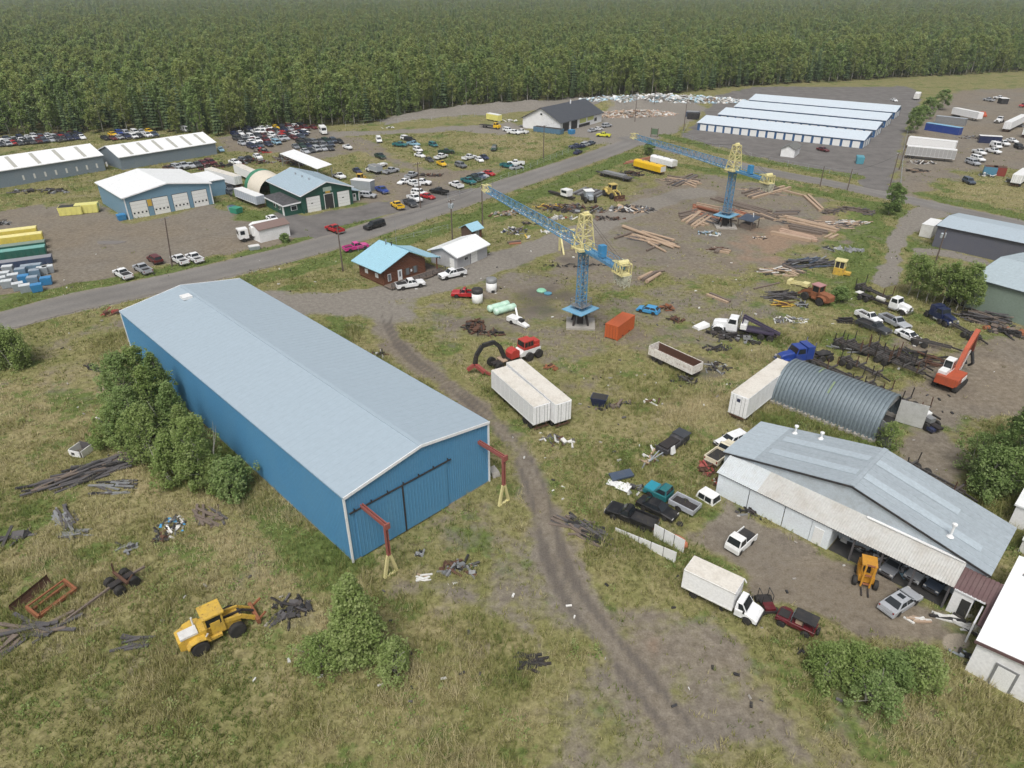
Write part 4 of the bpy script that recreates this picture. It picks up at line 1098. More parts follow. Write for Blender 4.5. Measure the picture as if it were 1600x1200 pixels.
# ------------------------------------------------------------------ vehicles
def inset(pts, d):
    n = len(pts); out = []
    area = sum(pts[k][0] * pts[(k + 1) % n][1] - pts[(k + 1) % n][0] * pts[k][1] for k in range(n))
    sg = 1 if area > 0 else -1
    for k in range(n):
        a, b, c = Vector(pts[k - 1]), Vector(pts[k]), Vector(pts[(k + 1) % n])
        e1, e2 = (b - a), (c - b)
        n1 = Vector((-e1.y, e1.x)).normalized() * sg if e1.length > 1e-6 else Vector((0, 0))
        n2 = Vector((-e2.y, e2.x)).normalized() * sg if e2.length > 1e-6 else Vector((0, 0))
        q = (n1 + n2)
        q = q.normalized() if q.length > 1e-6 else n1
        out.append(tuple(b + q * d))
    return out
def arch(cx, cz, r, zlo, n=7):
    """points over a wheel opening, from front (+x) to rear, along the sill"""
    t0 = math.asin(max(-1, min(1, (zlo - cz) / r)))
    return [(cx + r * math.cos(t0 + (math.pi - 2 * t0) * k / n), cz + r * math.sin(t0 + (math.pi - 2 * t0) * k / n)) for k in range(n + 1)]
def shell(m, top, x0, x1, zlo, wheels, r, w, mi=0, bev=0.07, cz=None):
    """car body: side outline with wheel openings, rounded along its edges. top: points from rear to front"""
    pts = [(x0, zlo)] + list(top) + [(x1, zlo)]
    for cx in sorted(wheels, reverse=True):
        pts += arch(cx, cz if cz else r * .82, r, zlo)
    P_ = pts
    Q_ = inset(P_, bev)
    m.rings([[(x, -w + 0, z) for x, z in Q_], [(x, -w + bev, z) for x, z in P_], [(x, w - bev, z) for x, z in P_], [(x, w, z) for x, z in Q_]], mi)
def house(m, b, t, z0, z1, wb, wt, mi=0, bev=0.05):
    """greenhouse: b=(rear,front) at the belt, t at the roof"""
    r = lambda xs, w, z: [(xs[0], -w, z), (xs[1], -w, z), (xs[1], w, z), (xs[0], w, z)]
    m.rings([r(b, wb, z0), r(t, wt, z1 - bev), r((t[0] + bev, t[1] - bev), wt - bev, z1)], mi)
def panes(b, t, z0, z1, wb, wt, cuts, lo=.12, hi=.86, off=.012):
    """glass panels on a greenhouse: (name, MB). cuts: fractions along the side"""
    L = []
    def P3(f, s, h):                       # f 0..1 rear to front, s side -1/1, h 0..1
        x = (b[0] + (b[1] - b[0]) * f) * (1 - h) + (t[0] + (t[1] - t[0]) * f) * h
        w = wb + (wt - wb) * h
        return Vector((x, s * (w + off), z0 + (z1 - z0) * h))
    for s in (-1, 1):
        for a, c in cuts:
            m = MB(); m.poly([P3(a, s, lo), P3(c, s, lo), P3(c, s, hi), P3(a, s, hi)]); L.append(('side_window', m))
    for f, nm, sg in ((1, 'windscreen', 1), (0, 'rear_window', -1)):
        m = MB(); o = Vector((off * sg, 0, off * .5)); q = .88
        pts = [P3(f, -1, lo), P3(f, 1, lo), P3(f, 1, hi + .06), P3(f, -1, hi + .06)]
        m.poly([Vector((p.x, p.y * q, p.z)) + o for p in pts]); L.append((nm, m))
    return L
def wheel_mb(r, w, mt=0, mr=1):
    m = MB()
    m.lathe([(r * .62, -w / 2), (r * .93, -w / 2), (r, -w / 2 + .04), (r, w / 2 - .04), (r * .93, w / 2), (r * .62, w / 2)], axis='y', n=14, mi=mt)
    rm = MB(); rm.lathe([(r * .62, -w / 2 + .02), (r * .5, -w / 2 + .05), (r * .18, -w / 2 + .02), (r * .18, w / 2 - .02), (r * .5, w / 2 - .05), (r * .62, w / 2 - .02)], axis='y', n=10, mi=mr)
    return m, rm
# slots: 0 paint 1 glass 2 tyre 3 rim 4 trim 5 headlamp 6 tail lamp 7 chrome
SLOT = ['white', 'glass', 'tyre', 'rim', 'trim', 'lamp', 'tail', 'chrome']
def car_parts(kind):
    """list of (part name, MB, slot, location)"""
    A = []
    def add(n, m, s, loc=(0, 0, 0)): A.append((n, m, s, loc))
    def lights(xf, xr, w, zf, zr, hh=.14, ww=.3):
        for s in (-1, 1):
            m = MB(); m.box(xf - .06, xf + .012, s * (w - ww / 2) - ww / 2, s * (w - ww / 2) + ww / 2, zf - hh / 2, zf + hh / 2); add('headlight', m, 5)
            m = MB(); m.box(xr - .012, xr + .06, s * (w - .1) - .08, s * (w - .1) + .08, zr - .16, zr + .16); add('taillight', m, 6)
    def bumpers(xf, xr, w, z, slot):
        m = MB(); m.box(xf - .05, xf + .09, -w + .05, w - .05, z - .1, z + .1); add('bumper', m, slot)
        m = MB(); m.box(xr - .09, xr + .05, -w + .05, w - .05, z - .1, z + .1); add('bumper', m, slot)
    def mirrors(x, w, z):
        for s in (-1, 1):
            m = MB(); m.box(x - .06, x + .06, s * (w + .02) - .1, s * (w + .02) + .1, z - .09, z + .09); add('mirror', m, 4)
    if kind in ('pickup', 'oldpickup', 'coverpickup', 'smallpickup'):
        sc = .86 if kind == 'smallpickup' else 1.0
        L2, w, r, wf, wr = 2.9 * sc, .99 * sc, .39 * sc, 1.82 * sc, -1.72 * sc
        crew = kind in ('pickup', 'coverpickup')
        cb = -.72 * sc if crew else -.05 * sc
        m = MB(); shell(m, [(-L2, .9), (cb, .9), (cb, 1.2), (1.32 * sc, 1.2), (2.6 * sc, 1.12), (L2 - .03, 1.0)], -L2, L2, .46, [wf, wr], r * 1.2, w, 0, cz=r); add('body', m, 0)
        for s in (-1, 1):
            m = MB(); m.box(-L2, cb, min(s * w, s * (w - .13)), max(s * w, s * (w - .13)), .88, 1.24); add('bed_side', m, 0)
        m = MB(); m.box(-L2 - .01, -L2 + .1, -w + .14, w - .14, .6, 1.23); add('tailgate', m, 0)
        m = MB()
        if kind == 'coverpickup': m.box(-L2 + .12, cb - .02, -w + .14, w - .14, 1.12, 1.22)
        else: m.box(-L2 + .12, cb - .02, -w + .14, w - .14, .905, .925)
        add('bed_cover' if kind == 'coverpickup' else 'bed_liner', m, 4)
        b, t = (cb, 1.36 * sc), (cb + .22, .62 * sc)
        m = MB(); house(m, b, t, 1.19, 1.86, w - .07, w - .25); add('cab', m, 0)
        cuts = ((.06, .46), (.50, .93)) if crew else ((.12, .9),)
        for n, q in panes(b, t, 1.19, 1.86, w - .07, w - .25, cuts): add(n, q, 1)
        lights(L2, -L2, w - .04, .92, .95); bumpers(L2, -L2, w, .56, 7); mirrors(1.05 * sc, w, 1.3)
        m = MB(); m.box(L2 - .03, L2 + .015, -.55, .55, .72, 1.0); add('grille', m, 4)
    elif kind in ('sedan', 'coupe', 'hatch'):
        L2 = 2.05 if kind == 'hatch' else 2.35
        w, r, wf, wr = .87, .32, 1.32 if kind != 'hatch' else 1.2, -1.36 if kind != 'hatch' else -1.22
        if kind == 'hatch':
            b, t = (-1.95, 1.05), (-1.45, .25); top = [(-L2, .72), (-L2 + .05, .95), (1.05, .95), (1.9, .78), (L2, .62)]
        else:
            b, t = (-1.75, 1.0), (-1.0, .25); top = [(-L2, .70), (-L2 + .06, .96), (-1.75, .98), (1.0, .93), (2.15, .76), (L2, .60)]
        m = MB(); shell(m, top, -L2, L2, .28, [wf, wr], r * 1.15, w, 0, .09, cz=r); add('body', m, 0)
        m = MB(); house(m, b, t, .93, 1.44, w - .05, w - .24, 0, .06); add('roof', m, 0)
        for n, q in panes(b, t, .93, 1.44, w - .05, w - .24, ((.08, .47), (.51, .93)), .10, .84): add(n, q, 1)
        if kind == 'coupe':
            m = MB(); m.box(-.55, .0, -.32, .32, 1.445, 1.455); add('sunroof', m, 1)
        lights(L2 - .03, -L2 + .02, w - .06, .62, .74, .12, .34); bumpers(L2 - .04, -L2 + .04, w, .42, 0); mirrors(.75, w, .98)
    elif kind in ('suv', 'van', 'wagon', 'minivan', 'canopy'):
        d = {'suv': (2.35, .93, .36, 1.38, -1.4, 1.08, 1.78, (-2.3, 1.15), (-2.05, .55), [(-2.35, .8), (-2.32, 1.08), (1.15, 1.08), (2.2, .99), (2.35, .85)]),
             'wagon': (2.4, .88, .32, 1.4, -1.4, .93, 1.45, (-2.3, 1.0), (-2.0, .3), [(-2.4, .7), (-2.36, .93), (1.0, .93), (2.2, .78), (2.4, .62)]),
             'van': (2.7, 1.0, .36, 1.75, -1.7, 1.15, 2.15, (-2.65, 1.95), (-2.5, 1.25), [(-2.7, .8), (-2.68, 1.15), (1.95, 1.15), (2.6, .95), (2.7, .8)]),
             'minivan': (2.4, .94, .33, 1.45, -1.45, 1.0, 1.72, (-2.36, 1.6), (-2.15, .7), [(-2.4, .8), (-2.37, 1.0), (1.6, 1.0), (2.3, .86), (2.4, .7)]),
             'canopy': (2.85, .97, .38, 1.8, -1.7, 1.16, 1.84, (-2.8, 1.35), (-2.7, .62), [(-2.85, .9), (-2.83, 1.16), (1.35, 1.16), (2.6, 1.08), (2.85, .95)])}[kind]
        L2, w, r, wf, wr, z0, z1, b, t, top = d
        m = MB(); shell(m, top, -L2, L2, .36, [wf, wr], r * 1.18, w, 0, .08, cz=r); add('body', m, 0)
        m = MB(); house(m, b, t, z0 - .02, z1, w - .06, w - .22, 0, .06); add('roof', m, 0)
        cuts = ((.04, .30), (.34, .62), (.66, .93)) if kind != 'van' else ((.62, .92),)
        for n, q in panes(b, t, z0 - .02, z1, w - .06, w - .22, cuts, .12, .82): add(n, q, 1)
        lights(L2 - .02, -L2 + .02, w - .04, .82, .95); bumpers(L2, -L2, w, .5, 4); mirrors(b[1] - .3, w, z0 + .08)
        m = MB(); m.box(L2 - .03, L2 + .015, -.45, .45, .66, .86); add('grille', m, 4)
    for s in (-1, 1):
        for x in (wf, wr):
            a, rm = wheel_mb(r, .24)
            A.append(('wheel', (a, rm), (2, 3), (x, s * (w - .13), r)))
    return A
CARS = {}
def car_template(kind):
    if kind not in CARS:
        parts = []; whole = MB(); cache = None
        for n, m, s, loc in car_parts(kind):
            T = Matrix.Translation(loc)
            if n == 'wheel':
                whole.add(m[0], T, 2); whole.add(m[1], T, 3)
                if cache is None:
                    cache = (m[0].mesh('tyre', [M_['tyre']], True), m[1].mesh('rim', [M_['rim']]))
                parts.append((n, cache, s, loc))
            else:
                whole.add(m, T, s)
                parts.append((n, m.mesh(n, [M_.get(SLOT[s], M_['white'])]), s, loc))
        me = whole.mesh(kind, [M_['white']] + [M_[k] for k in SLOT[1:]])
        CARS[kind] = (parts, me)
    return CARS[kind]
KINDNAME = {'pickup': ('pickup_truck', 'pickup truck'), 'oldpickup': ('pickup_truck', 'pickup truck'), 'coverpickup': ('pickup_truck', 'pickup truck'), 'smallpickup': ('pickup_truck', 'pickup truck'),
            'sedan': ('parked_car', 'car'), 'coupe': ('parked_car', 'car'), 'hatch': ('parked_car', 'car'), 'wagon': ('parked_car', 'car'), 'suv': ('parked_suv', 'car'), 'van': ('parked_van', 'van'), 'minivan': ('parked_van', 'van'), 'canopy': ('pickup_truck', 'pickup truck')}
def car(kind, color, px, py, dx, dy, label, group=None, detail=2, z=0.0, scale=1.0, tilt=0, name=None, zc=0.7, skip=()):
    p = G(px, py, zc + z); rz = head(px, py, dx, dy)
    nm, cat = KINDNAME[kind]
    loc = (p.x, p.y, z)
    parts, whole = car_template(kind)
    mat = CARCOL[color] if isinstance(color, str) else color
    if detail == 0:
        o = obj(name or nm, whole, mat); tag(o, label, cat, group)
        o.location, o.rotation_euler = loc, (tilt, 0, rz); o.scale = (scale,) * 3
        return o
    t = thing(name or nm, label, cat, loc, rz, group); t.scale = (scale,) * 3; t.rotation_euler[0] = tilt
    for n, me, s, l in parts:
        if n in skip: continue
        if n == 'wheel':
            o = obj('wheel', me[0], None, t); o.location = l
            obj('rim', me[1], None, o)
        else:
            if detail == 1 and n in ('mirror', 'grille', 'taillight'): continue
            o = obj(n, me, mat if s == 0 else None, t)
    return t

# ---- near and middle-distance vehicles
LOG = 'trucks and cars by the log house'
car('coverpickup', 'white', 641, 444, 45, -7, 'white crew-cab pickup with black bed cover in front of the log house porch')
car('coverpickup', 'white', 707, 428, -36, 8, 'white crew-cab pickup with grey bed cover driving past the grey shed')
car('pickup', 'pink', 556, 386, 35, -7, 'bright pink pickup parked at the roadside behind the log house')
car('pickup', 'red', 523, 358, -25, -9, 'dark red pickup pulling out of the green garage driveway')
car('canopy', 'black', 585, 352, -30, 9, 'black pickup with canopy driving on the road past the green garage')
car('oldpickup', 'red', 729, 459, -28, -1, 'small red pickup behind the white tank with the black lid')
car('hatch', 'bright blue', 1013, 483, -28, -6, 'bright blue hatchback alone in the grass beyond the orange container')
car('oldpickup', 'black', 987, 807, -75, -30, 'black pickup with scrap in its open bed beside the white board')
car('sedan', 'black', 1027, 793, 70, 33, 'black car with pale windscreen squeezed between black and teal trucks')
car('coupe', 'silver', 1408, 938, 33, -21, 'silver coupe with dark sunroof parked in the dirt yard')
car('wagon', 'white', 1143, 686, -28, 11, 'white wagon with green nose behind the repair shop corner')
car('oldpickup', 'cream', 1130, 707, 22, -16, 'old cream-roofed pickup with black bed at the repair shop corner')
car('sedan', 'navy', 903, 237, 26, -12, 'navy blue car on the main road near the junction')
car('suv', 'maroon', 242, 405, -18, -11, 'maroon station wagon with roof rack beside the leaning pole')
for k, (x, y, c, kd, w) in enumerate(((192, 428, 'white', 'coverpickup', 'leftmost'), (223, 420, 'silver', 'pickup', 'second'), (281, 406, 'white', 'pickup', 'just right of the wooden pole'), (304, 403, 'white', 'pickup', 'rightmost'))):
    car(kd, c, x, y, -21, -12, ['white pickup with pale bed cover, leftmost in the lot row', 'silver pickup between the leftmost white pickup and the maroon wagon', 'white pickup just right of the wooden pole in the lot row', 'white pickup at the right end of the lot row'][k], 'pickups in a row on the lot verge')
car('sedan', 'white', 426, 341, 18, 9, 'white car tucked beside the green garage office')
# right side cluster
car('oldpickup', 'silver', 1398, 503, 44, 22, 'silver and white long pickup parked between the sedan and the conventional truck')
car('smallpickup', 'white', 1357, 496, 30, 15, 'white two-tone small pickup cab at the left of the parked row')
car('oldpickup', 'dark grey', 1365, 511, 40, 16, 'dark pickup with red clutter in its bed, next to white pickups')
car('sedan', 'white', 1421, 524, 42, 20, 'white four-door car in front of the log trailers')

# ---- field of cars in the salvage yard (middle distance)
FIELD = 'cars scattered over the salvage field'
F_ = [('van', 'white', 592, 219, 3, 6, 'white van wreck with open back doors in the salvage field'),
      ('suv', 'white', 634, 216, 20, 4, 'white car behind the light blue pickup at the top of the field'),
      ('pickup', 'light blue', 646, 225, 24, 5, 'light blue pickup beside the teal pickup in the salvage field'),
      ('pickup', 'teal', 625, 226, 20, 2, 'teal pickup left of the light blue pickup'),
      ('suv', 'black', 640, 218, 20, 3, 'black car jammed behind the light blue pickup'),
      ('minivan', 'teal', 677, 226, 20, 8, 'teal van standing alone in the salvage field'),
      ('suv', 'white', 653, 234, 20, 8, 'white car behind another white car, left of the dark green pickup'),
      ('sedan', 'white', 656, 242, 22, 6, 'white sedan in front of the other white car in mid field'),
      ('pickup', 'dark green', 697, 237, 22, -1, 'dark green pickup right of the teal van'),
      ('sedan', 'dark grey', 671, 249, 18, 10, 'dark grey car left of the white pickup above the yellow one'),
      ('pickup', 'white', 689, 245, 20, -6, 'white pickup just behind the small yellow pickup'),
      ('smallpickup', 'yellow', 690, 256, 17, 8, 'small yellow pickup in the middle of the salvage field'),
      ('suv', 'grey', 720, 258, 20, 6, 'grey four-wheel drive right of the small yellow pickup'),
      ('pickup', 'white', 733, 246, 20, -5, 'white pickup left in the trio near the field middle'),
      ('hatch', 'white', 749, 249, 20, 10, 'white hatchback in the trio near the field middle'),
      ('sedan', 'navy', 757, 245, 20, 10, 'navy car in the trio near the field middle'),
      ('suv', 'dark green', 772, 232, -6, 9, 'dark green four-wheel drive alone at the right of the field'),
      ('pickup', 'dark green', 594, 244, 20, 8, 'dark green pickup beside the diagonal field track'),
      ('sedan', 'navy', 558, 266, 14, 8, 'blue car behind the stake-bed truck'),
      ('pickup', 'silver', 611, 267, 30, -7, 'silver crew-cab pickup right of the stake-bed truck'),
      ('pickup', 'silver', 643, 274, 24, -10, 'silver pickup beside the bare brown frame'),
      ('sedan', 'white', 631, 283, -18, 6, 'white car left of the long white crew-cab pickup'),
      ('pickup', 'white', 646, 287, -24, -10, 'white pickup with open bed crossing the long white pickup'),
      ('pickup', 'white', 659, 285, 28, 2, 'long white crew-cab pickup behind the roadside pole'),
      ('pickup', 'white', 713, 289, -22, -9, 'white pickup facing the field in the roadside row'),
      ('pickup', 'black', 686, 299, -24, -4, 'black pickup at the roadside row'),
      ('pickup', 'blue', 597, 297, 20, 10, 'royal blue pickup right of the green garage'),
      ('suv', 'silver', 575, 305, 30, 2, 'silver sport utility beside the green garage lean-to'),
      ('pickup', 'yellow', 621, 321, -22, -14, 'yellow pickup by the garage forecourt entrance'),
      ('pickup', 'white', 648, 310, 24, 10, 'white pickup at the front of the roadside group'),
      ('oldpickup', 'dark grey', 641, 317, 24, 14, 'dark grey pickup at the kerb end of the roadside group'),
      ('suv', 'white', 655, 301, 28, 4, 'white car behind the red one in the roadside group'),
      ('sedan', 'red', 668, 306, 26, 6, 'red car in the roadside group by the pole'),
      ('sedan', 'red', 764, 270, 24, 7, 'red car at the right end of the roadside row'),
      ('pickup', 'teal', 732, 283, 24, 8, 'dark teal pickup, leftmost of three dark trucks in the roadside row'),
      ('oldpickup', 'dark green', 741, 279, 24, 8, 'dark green pickup, middle of three dark trucks in the roadside row'),
      ('pickup', 'slate', 748, 276, 24, 8, 'slate pickup, rightmost of three dark trucks in the roadside row'),
      ('sedan', 'silver', 754, 273, 24, 7, 'silver car next to the red one in the roadside row'),
      ('oldpickup', 'teal', 794, 259, 16, 3, 'teal pickup by the fence beside a white pickup'),
      ('pickup', 'white', 806, 255, -20, 0, 'white pickup behind the silver car by the fence'),
      ('sedan', 'silver', 807, 261, 20, -3, 'silver car in front of the white pickup by the fence'),
      ('suv', 'white', 794, 203, 24, 4, 'white four-wheel drive left of two white pickups near the blue bin'),
      ('pickup', 'white', 803, 207, 22, 3, 'dusty white pickup nearest in the trio by the blue bin'),
      ('pickup', 'white', 815, 206, -18, -2, 'white pickup with dark bed beside the blue bin'),
      ('pickup', 'navy', 901, 229, -24, 2, 'dark pickup at the verge behind the navy car'),
      ('suv', 'silver', 914, 226, 24, -8, 'silver car at the verge near the junction'),
      ('sedan', 'slate', 924, 223, 20, -8, 'slate car at the right of the verge group near the junction'),
      ('pickup', 'lime yellow', 943, 211, -26, -2, 'lime yellow pickup in the apron of the white building'),
      ('sedan', 'silver', 926, 203, 20, -4, 'silver car in front of the open bay of the white building'),
      ('sedan', 'white', 935, 201, 20, -4, 'white car second from the white building open bay'),
      ('suv', 'silver', 948, 196, 20, -3, 'silver car at the right end of the white building'),
      ('sedan', 'maroon', 1286, 233, 22, 5, 'dark red car behind the white office hut'),
      ('suv', 'slate', 1514, 283, 22, 10, 'slate blue car on the grass verge at upper right'),
      ('smallpickup', 'white', 543, 230, 22, 8, 'white old pickup at the right of the dark row of cars'),
      ('sedan', 'light blue', 345, 233, 10, 10, 'pale crumpled car behind the right barn'),
      ('van', 'white', 290, 203, 16, 5, 'white van behind the right barn roof'),
      ('smallpickup', 'white', 595, 258, 14, -4, 'white pickup bed lying in the field grass')]
for kd, c, x, y, dx, dy, lab in F_:
    sk = () if lab != 'white pickup bed lying in the field grass' else ('cab', 'side_window', 'windscreen', 'rear_window')
    car(kd, c, x, y, dx, dy, lab, FIELD, 1, skip=sk)
# ---- upper right yard
UR = 'vehicles in the upper right yard'
for kd, c, x, y, dx, dy, lab in (('canopy', 'white', 1528, 248, 24, 8, 'white pickup with canopy, second in the row beside the long trailer'), ('canopy', 'silver', 1520, 254, 24, 8, 'silver pickup nearest the camera in the row beside the long trailer'),
        ('pickup', 'white', 1530, 238, 24, 8, 'white pickup behind two canopy trucks by the long trailer'), ('pickup', 'white', 1552, 236, 24, 6, 'white truck with red flat bed in the upper right yard'),
        ('van', 'white', 1556, 228, 24, 9, 'white van with pink stripe in the upper right yard'), ('pickup', 'white', 1568, 224, 22, 8, 'white pickup behind the pink-striped van'),
        ('sedan', 'white', 1582, 219, 16, 4, 'white small car right of the blue bin'), ('suv', 'black', 1592, 229, 14, 6, 'black off-road car at the right edge of the upper yard'),
        ('pickup', 'silver', 1545, 156, -24, -4, 'silver pickup at the top of the upper right yard'), ('pickup', 'white', 1562, 153, -24, -3, 'white pickup beside the small black shed at the top right'),
        ('pickup', 'red', 1600, 165, -20, 2, 'red truck at the right edge at the top'), ('sedan', 'white', 1397, 156, 14, 4, 'white car at the top of the locker yard')):
    car(kd, c, x, y, dx, dy, lab, UR, 1)
# ---- dense rows of scrapped cars
ORD = ['first', 'second', 'third', 'fourth', 'fifth', 'sixth', 'seventh', 'eighth', 'ninth', 'tenth', 'eleventh', 'twelfth', 'thirteenth', 'fourteenth', 'fifteenth', 'sixteenth']
def car_row(x0, y0, x1, y1, n, dx, dy, rowname, palette, kinds=('sedan', 'sedan', 'suv', 'pickup', 'minivan', 'hatch', 'wagon'), detail=0, jit=1.2):
    for k in range(n):
        f = k / max(1, n - 1)
        c = rnd.choice(palette); kd = rnd.choice(kinds)
        car(kd, c, x0 + (x1 - x0) * f + rnd.uniform(-jit, jit), y0 + (y1 - y0) * f + rnd.uniform(-.6, .6), dx + rnd.uniform(-4, 4), dy + rnd.uniform(-2, 2),
            f'{c} scrapped car, {ORD[k]} from the left in the {rowname}', 'scrapped cars packed together in rows', detail, scale=1.1)
PAL = ['white', 'silver', 'navy', 'black', 'maroon', 'slate', 'grey', 'dark grey', 'black', 'navy', 'white', 'silver', 'dark grey', 'red']
PALD = ['black', 'dark grey', 'slate', 'navy', 'black', 'dark green', 'grey']
car_row(366, 209, 488, 199, 12, 18, 6, 'back row below the forest', PAL, jit=2)
car_row(372, 216, 476, 206, 11, 20, 7, 'second row below the forest', PAL, jit=2)
car_row(380, 223, 470, 213, 9, 20, 7, 'third row below the forest', ['white', 'black', 'white', 'silver', 'maroon', 'navy', 'slate', 'faded red'], jit=2)
car_row(392, 229, 432, 223, 4, 20, 7, 'front row below the forest', ['white', 'slate', 'navy', 'light blue'])
car_row(470, 222, 530, 220, 7, 16, 7, 'back row of the dark cluster', PALD)
car_row(462, 229, 516, 226, 6, 16, 7, 'middle row of the dark cluster', PALD)
car_row(476, 236, 516, 231, 5, 16, 7, 'front row of the dark cluster', ['silver', 'slate', 'silver', 'dark grey'])
car_row(2, 226, 128, 214, 14, 14, 6, 'row behind the cut-off barn', PAL)
car_row(0, 219, 120, 208, 12, 14, 6, 'back row behind the cut-off barn', ['maroon', 'silver', 'navy', 'white', 'black', 'slate'])
car_row(166, 216, 240, 211, 8, 14, 6, 'row behind the right barn', PAL)
car_row(176, 209, 232, 205, 6, 14, 6, 'back row behind the right barn', ['white', 'silver', 'blue', 'yellow', 'maroon'])
car_row(265, 262, 330, 254, 7, 16, 6, 'row before the right barn', ['dark grey', 'grey', 'brown', 'maroon', 'silver'])
car_row(366, 253, 402, 244, 4, 16, 6, 'short row behind the white trailers', ['black', 'white', 'maroon', 'grey'])
car_row(368, 203.5, 470, 196, 11, 16, 6, 'row hard against the forest', ['maroon', 'navy', 'black', 'yellow', 'white', 'dark grey'], jit=2)
car_row(385, 219.5, 474, 209.5, 9, 20, 7, 'middle row below the forest', PAL, jit=2)
car_row(4, 222.5, 126, 211, 13, 14, 6, 'middle row behind the cut-off barn', PAL)
car_row(350, 296, 362, 301, 2, 16, 8, 'pair beside the four-bay shop', ['dark grey', 'white'])
car_row(345, 289, 358, 293, 2, 16, 8, 'pair behind the four-bay shop', ['silver', 'black'])
# ------------------------------------------------------------------ heavy vehicles and yard things
def wheels(t, spots, r, w, dual=False, rimmat=None):
    """spots: (x, y) of each wheel; a wheel has a tyre mesh and a rim child"""
    key = ('W', r, w)
    if key not in CARS:
        a, b = wheel_mb(r, w)
        CARS[key] = (a.mesh('tyre', [M_['tyre']], True), b.mesh('rim', [M_['rim']]))
    a, b = CARS[key]
    for x, y in spots:
        o = obj('wheel', a, None, t); o.location = (x, y, r)
        obj('rim', b, rimmat, o)
def at(px, py, z=0.0):
    p = G(px, py, z); return (p.x, p.y, 0)
def site(name, label, cat, px, py, dx=None, dy=None, rz=0, group=None, zc=0.0):
    r = head(px, py, dx, dy) if dx is not None else R(rz)
    return thing(name, label, cat, at(px, py, zc), r, group)

def semi_trailer(p0, p1, z, w, label, group=None, lift=1.15, roofmat=None, bodymat=None, tail=True, legs=True, wl=True, side=1):
    """box trailer; p0 rear and p1 front roof corner (photo, at height z), body on the given side"""
    a, b = G(*p0, z), G(*p1, z)
    rz = math.atan2(b.y - a.y, b.x - a.x); L = (b - a).xy.length
    t = thing('semi_trailer', label, 'trailer', (a.x, a.y, 0), rz, group)
    bm_ = bodymat or M_['twhite']
    y0, y1 = (0, w) if side > 0 else (-w, 0)
    boxo('body', bm_, t, 0, L, y0, y1, lift, z - .06)
    boxo('roof', roofmat or M_['cream'], t, .05, L - .05, y0 + .05, y1 - .05, z - .058, z)
    n = int(L / 1.2)
    m = MB(); m.box(0, .05, 0, .02, lift + .1, z - .1); me = m.mesh('side_rib', [M_['white']])
    for y in (y0 - .02, y1):
        for k in range(n + 1): obj('side_rib', me, None, t).location = (.03 + (L - .1) * k / n, y, 0)
        for za, zb in ((lift, lift + .12), (z - .16, z - .04)): boxo('side_rail', M_['white'], t, 0, L, y - .005, y + .025, za, zb)
    for k in (0, 1):
        ya = y0 + .08 + k * (w / 2 - .04)
        d = boxo('rear_door', bm_, t, -.05, -.01, ya, ya + w / 2 - .12, lift + .1, z - .12)
        m = MB()
        for f in (.3, .7): m.tube((-.08, ya + (w / 2 - .12) * f, lift), (-.08, ya + (w / 2 - .12) * f, z - .15), .025, n=5)
        m.build('lock_rod', M_['grey'], d)
    m = MB(); m.box(.3, L - .6, y0 + .55, y0 + .7, lift - .25, lift); m.box(.3, L - .6, y1 - .7, y1 - .55, lift - .25, lift); m.build('chassis', M_['frame'], t)
    m = MB(); m.box(-.02, .1, y0 + .15, y1 - .15, .45, .6); m.box(-.02, .1, y0 + .5, y0 + .6, .6, lift); m.box(-.02, .1, y1 - .6, y1 - .5, .6, lift); m.build('rear_bumper', M_['rust'], t)
    if wl: wheels(t, [(x, y) for x in (1.2, 2.5) for y in (y0 + .3, y1 - .3)], .5, .5)
    if legs:
        for y in (y0 + .5, y1 - .5):
            boxo('landing_leg', M_['frame'], t, L - 3.0, L - 2.8, y - .08, y + .08, 0.03, lift)
    return t
WT = 'pair of white box trailers side by side'
semi_trailer((834, 636), (767.5, 578), 4.05, 2.55, 'white box trailer nearer the blue warehouse, with ribbed sides', WT, side=-1)
semi_trailer((868, 632), (791, 566), 4.05, 2.55, 'white box trailer on the far side of the pair, with stained roof', WT, side=-1, lift=1.0)
t = semi_trailer((1143, 612), (1215, 559), 4.0, 2.6, 'white refrigerated trailer with a stained tan roof beside the arched hut', side=-1, lift=.75, legs=False)
boxo('door_sticker', CARCOL['navy'], t, -.07, -.055, -1.5, -1.0, 2.9, 3.4)
FT = 'box trailers in the far yards'
# far trailers: (rear top corner, front top corner, height, side, label)
semi_trailer((364.5, 276), (319, 263), 3.6, 2.5, 'white box trailer with an open dark window behind the four-bay shop', FT, side=-1)
semi_trailer((396, 271), (364, 257), 3.6, 2.5, 'white box trailer in the weeds left of the fabric dome', FT, side=-1)
semi_trailer((399, 307), (365, 294), 3.4, 2.5, 'pale blue-grey storage trailer left of the green garage', FT, roofmat=M_['white'], bodymat=P('trailer_bluegrey', (.42, .46, .54), .5), side=-1, wl=False)
semi_trailer((1418, 228), (1496, 235), 4.1, 2.6, 'long grey-sided trailer with a white roof in the upper right yard', FT, roofmat=M_['white'], bodymat=P('trailer_grey', (.36, .36, .36), .5), side=1)
semi_trailer((1420, 214), (1495, 222), 4.0, 3.2, 'long white trailer roof behind the grey-sided trailer', FT, roofmat=M_['white'], side=1)
semi_trailer((1489, 168), (1530, 176), 3.8, 2.6, 'white box trailer behind the orange machine at upper right', FT, roofmat=M_['white'], side=1)
semi_trailer((1570, 190), (1596, 178), 3.9, 2.6, 'tilted white box trailer beside a pale truck cab at upper right', FT, roofmat=M_['white'], side=-1)
semi_trailer((1583, 272), (1598, 262), 3.6, 2.6, 'white box body beside the red dumpster at the right', FT, roofmat=M_['white'], side=-1)
semi_trailer((1600, 200), (1618, 190), 3.6, 2.6, 'white trailer end at the right edge of the upper yard', FT, roofmat=M_['white'], side=-1)
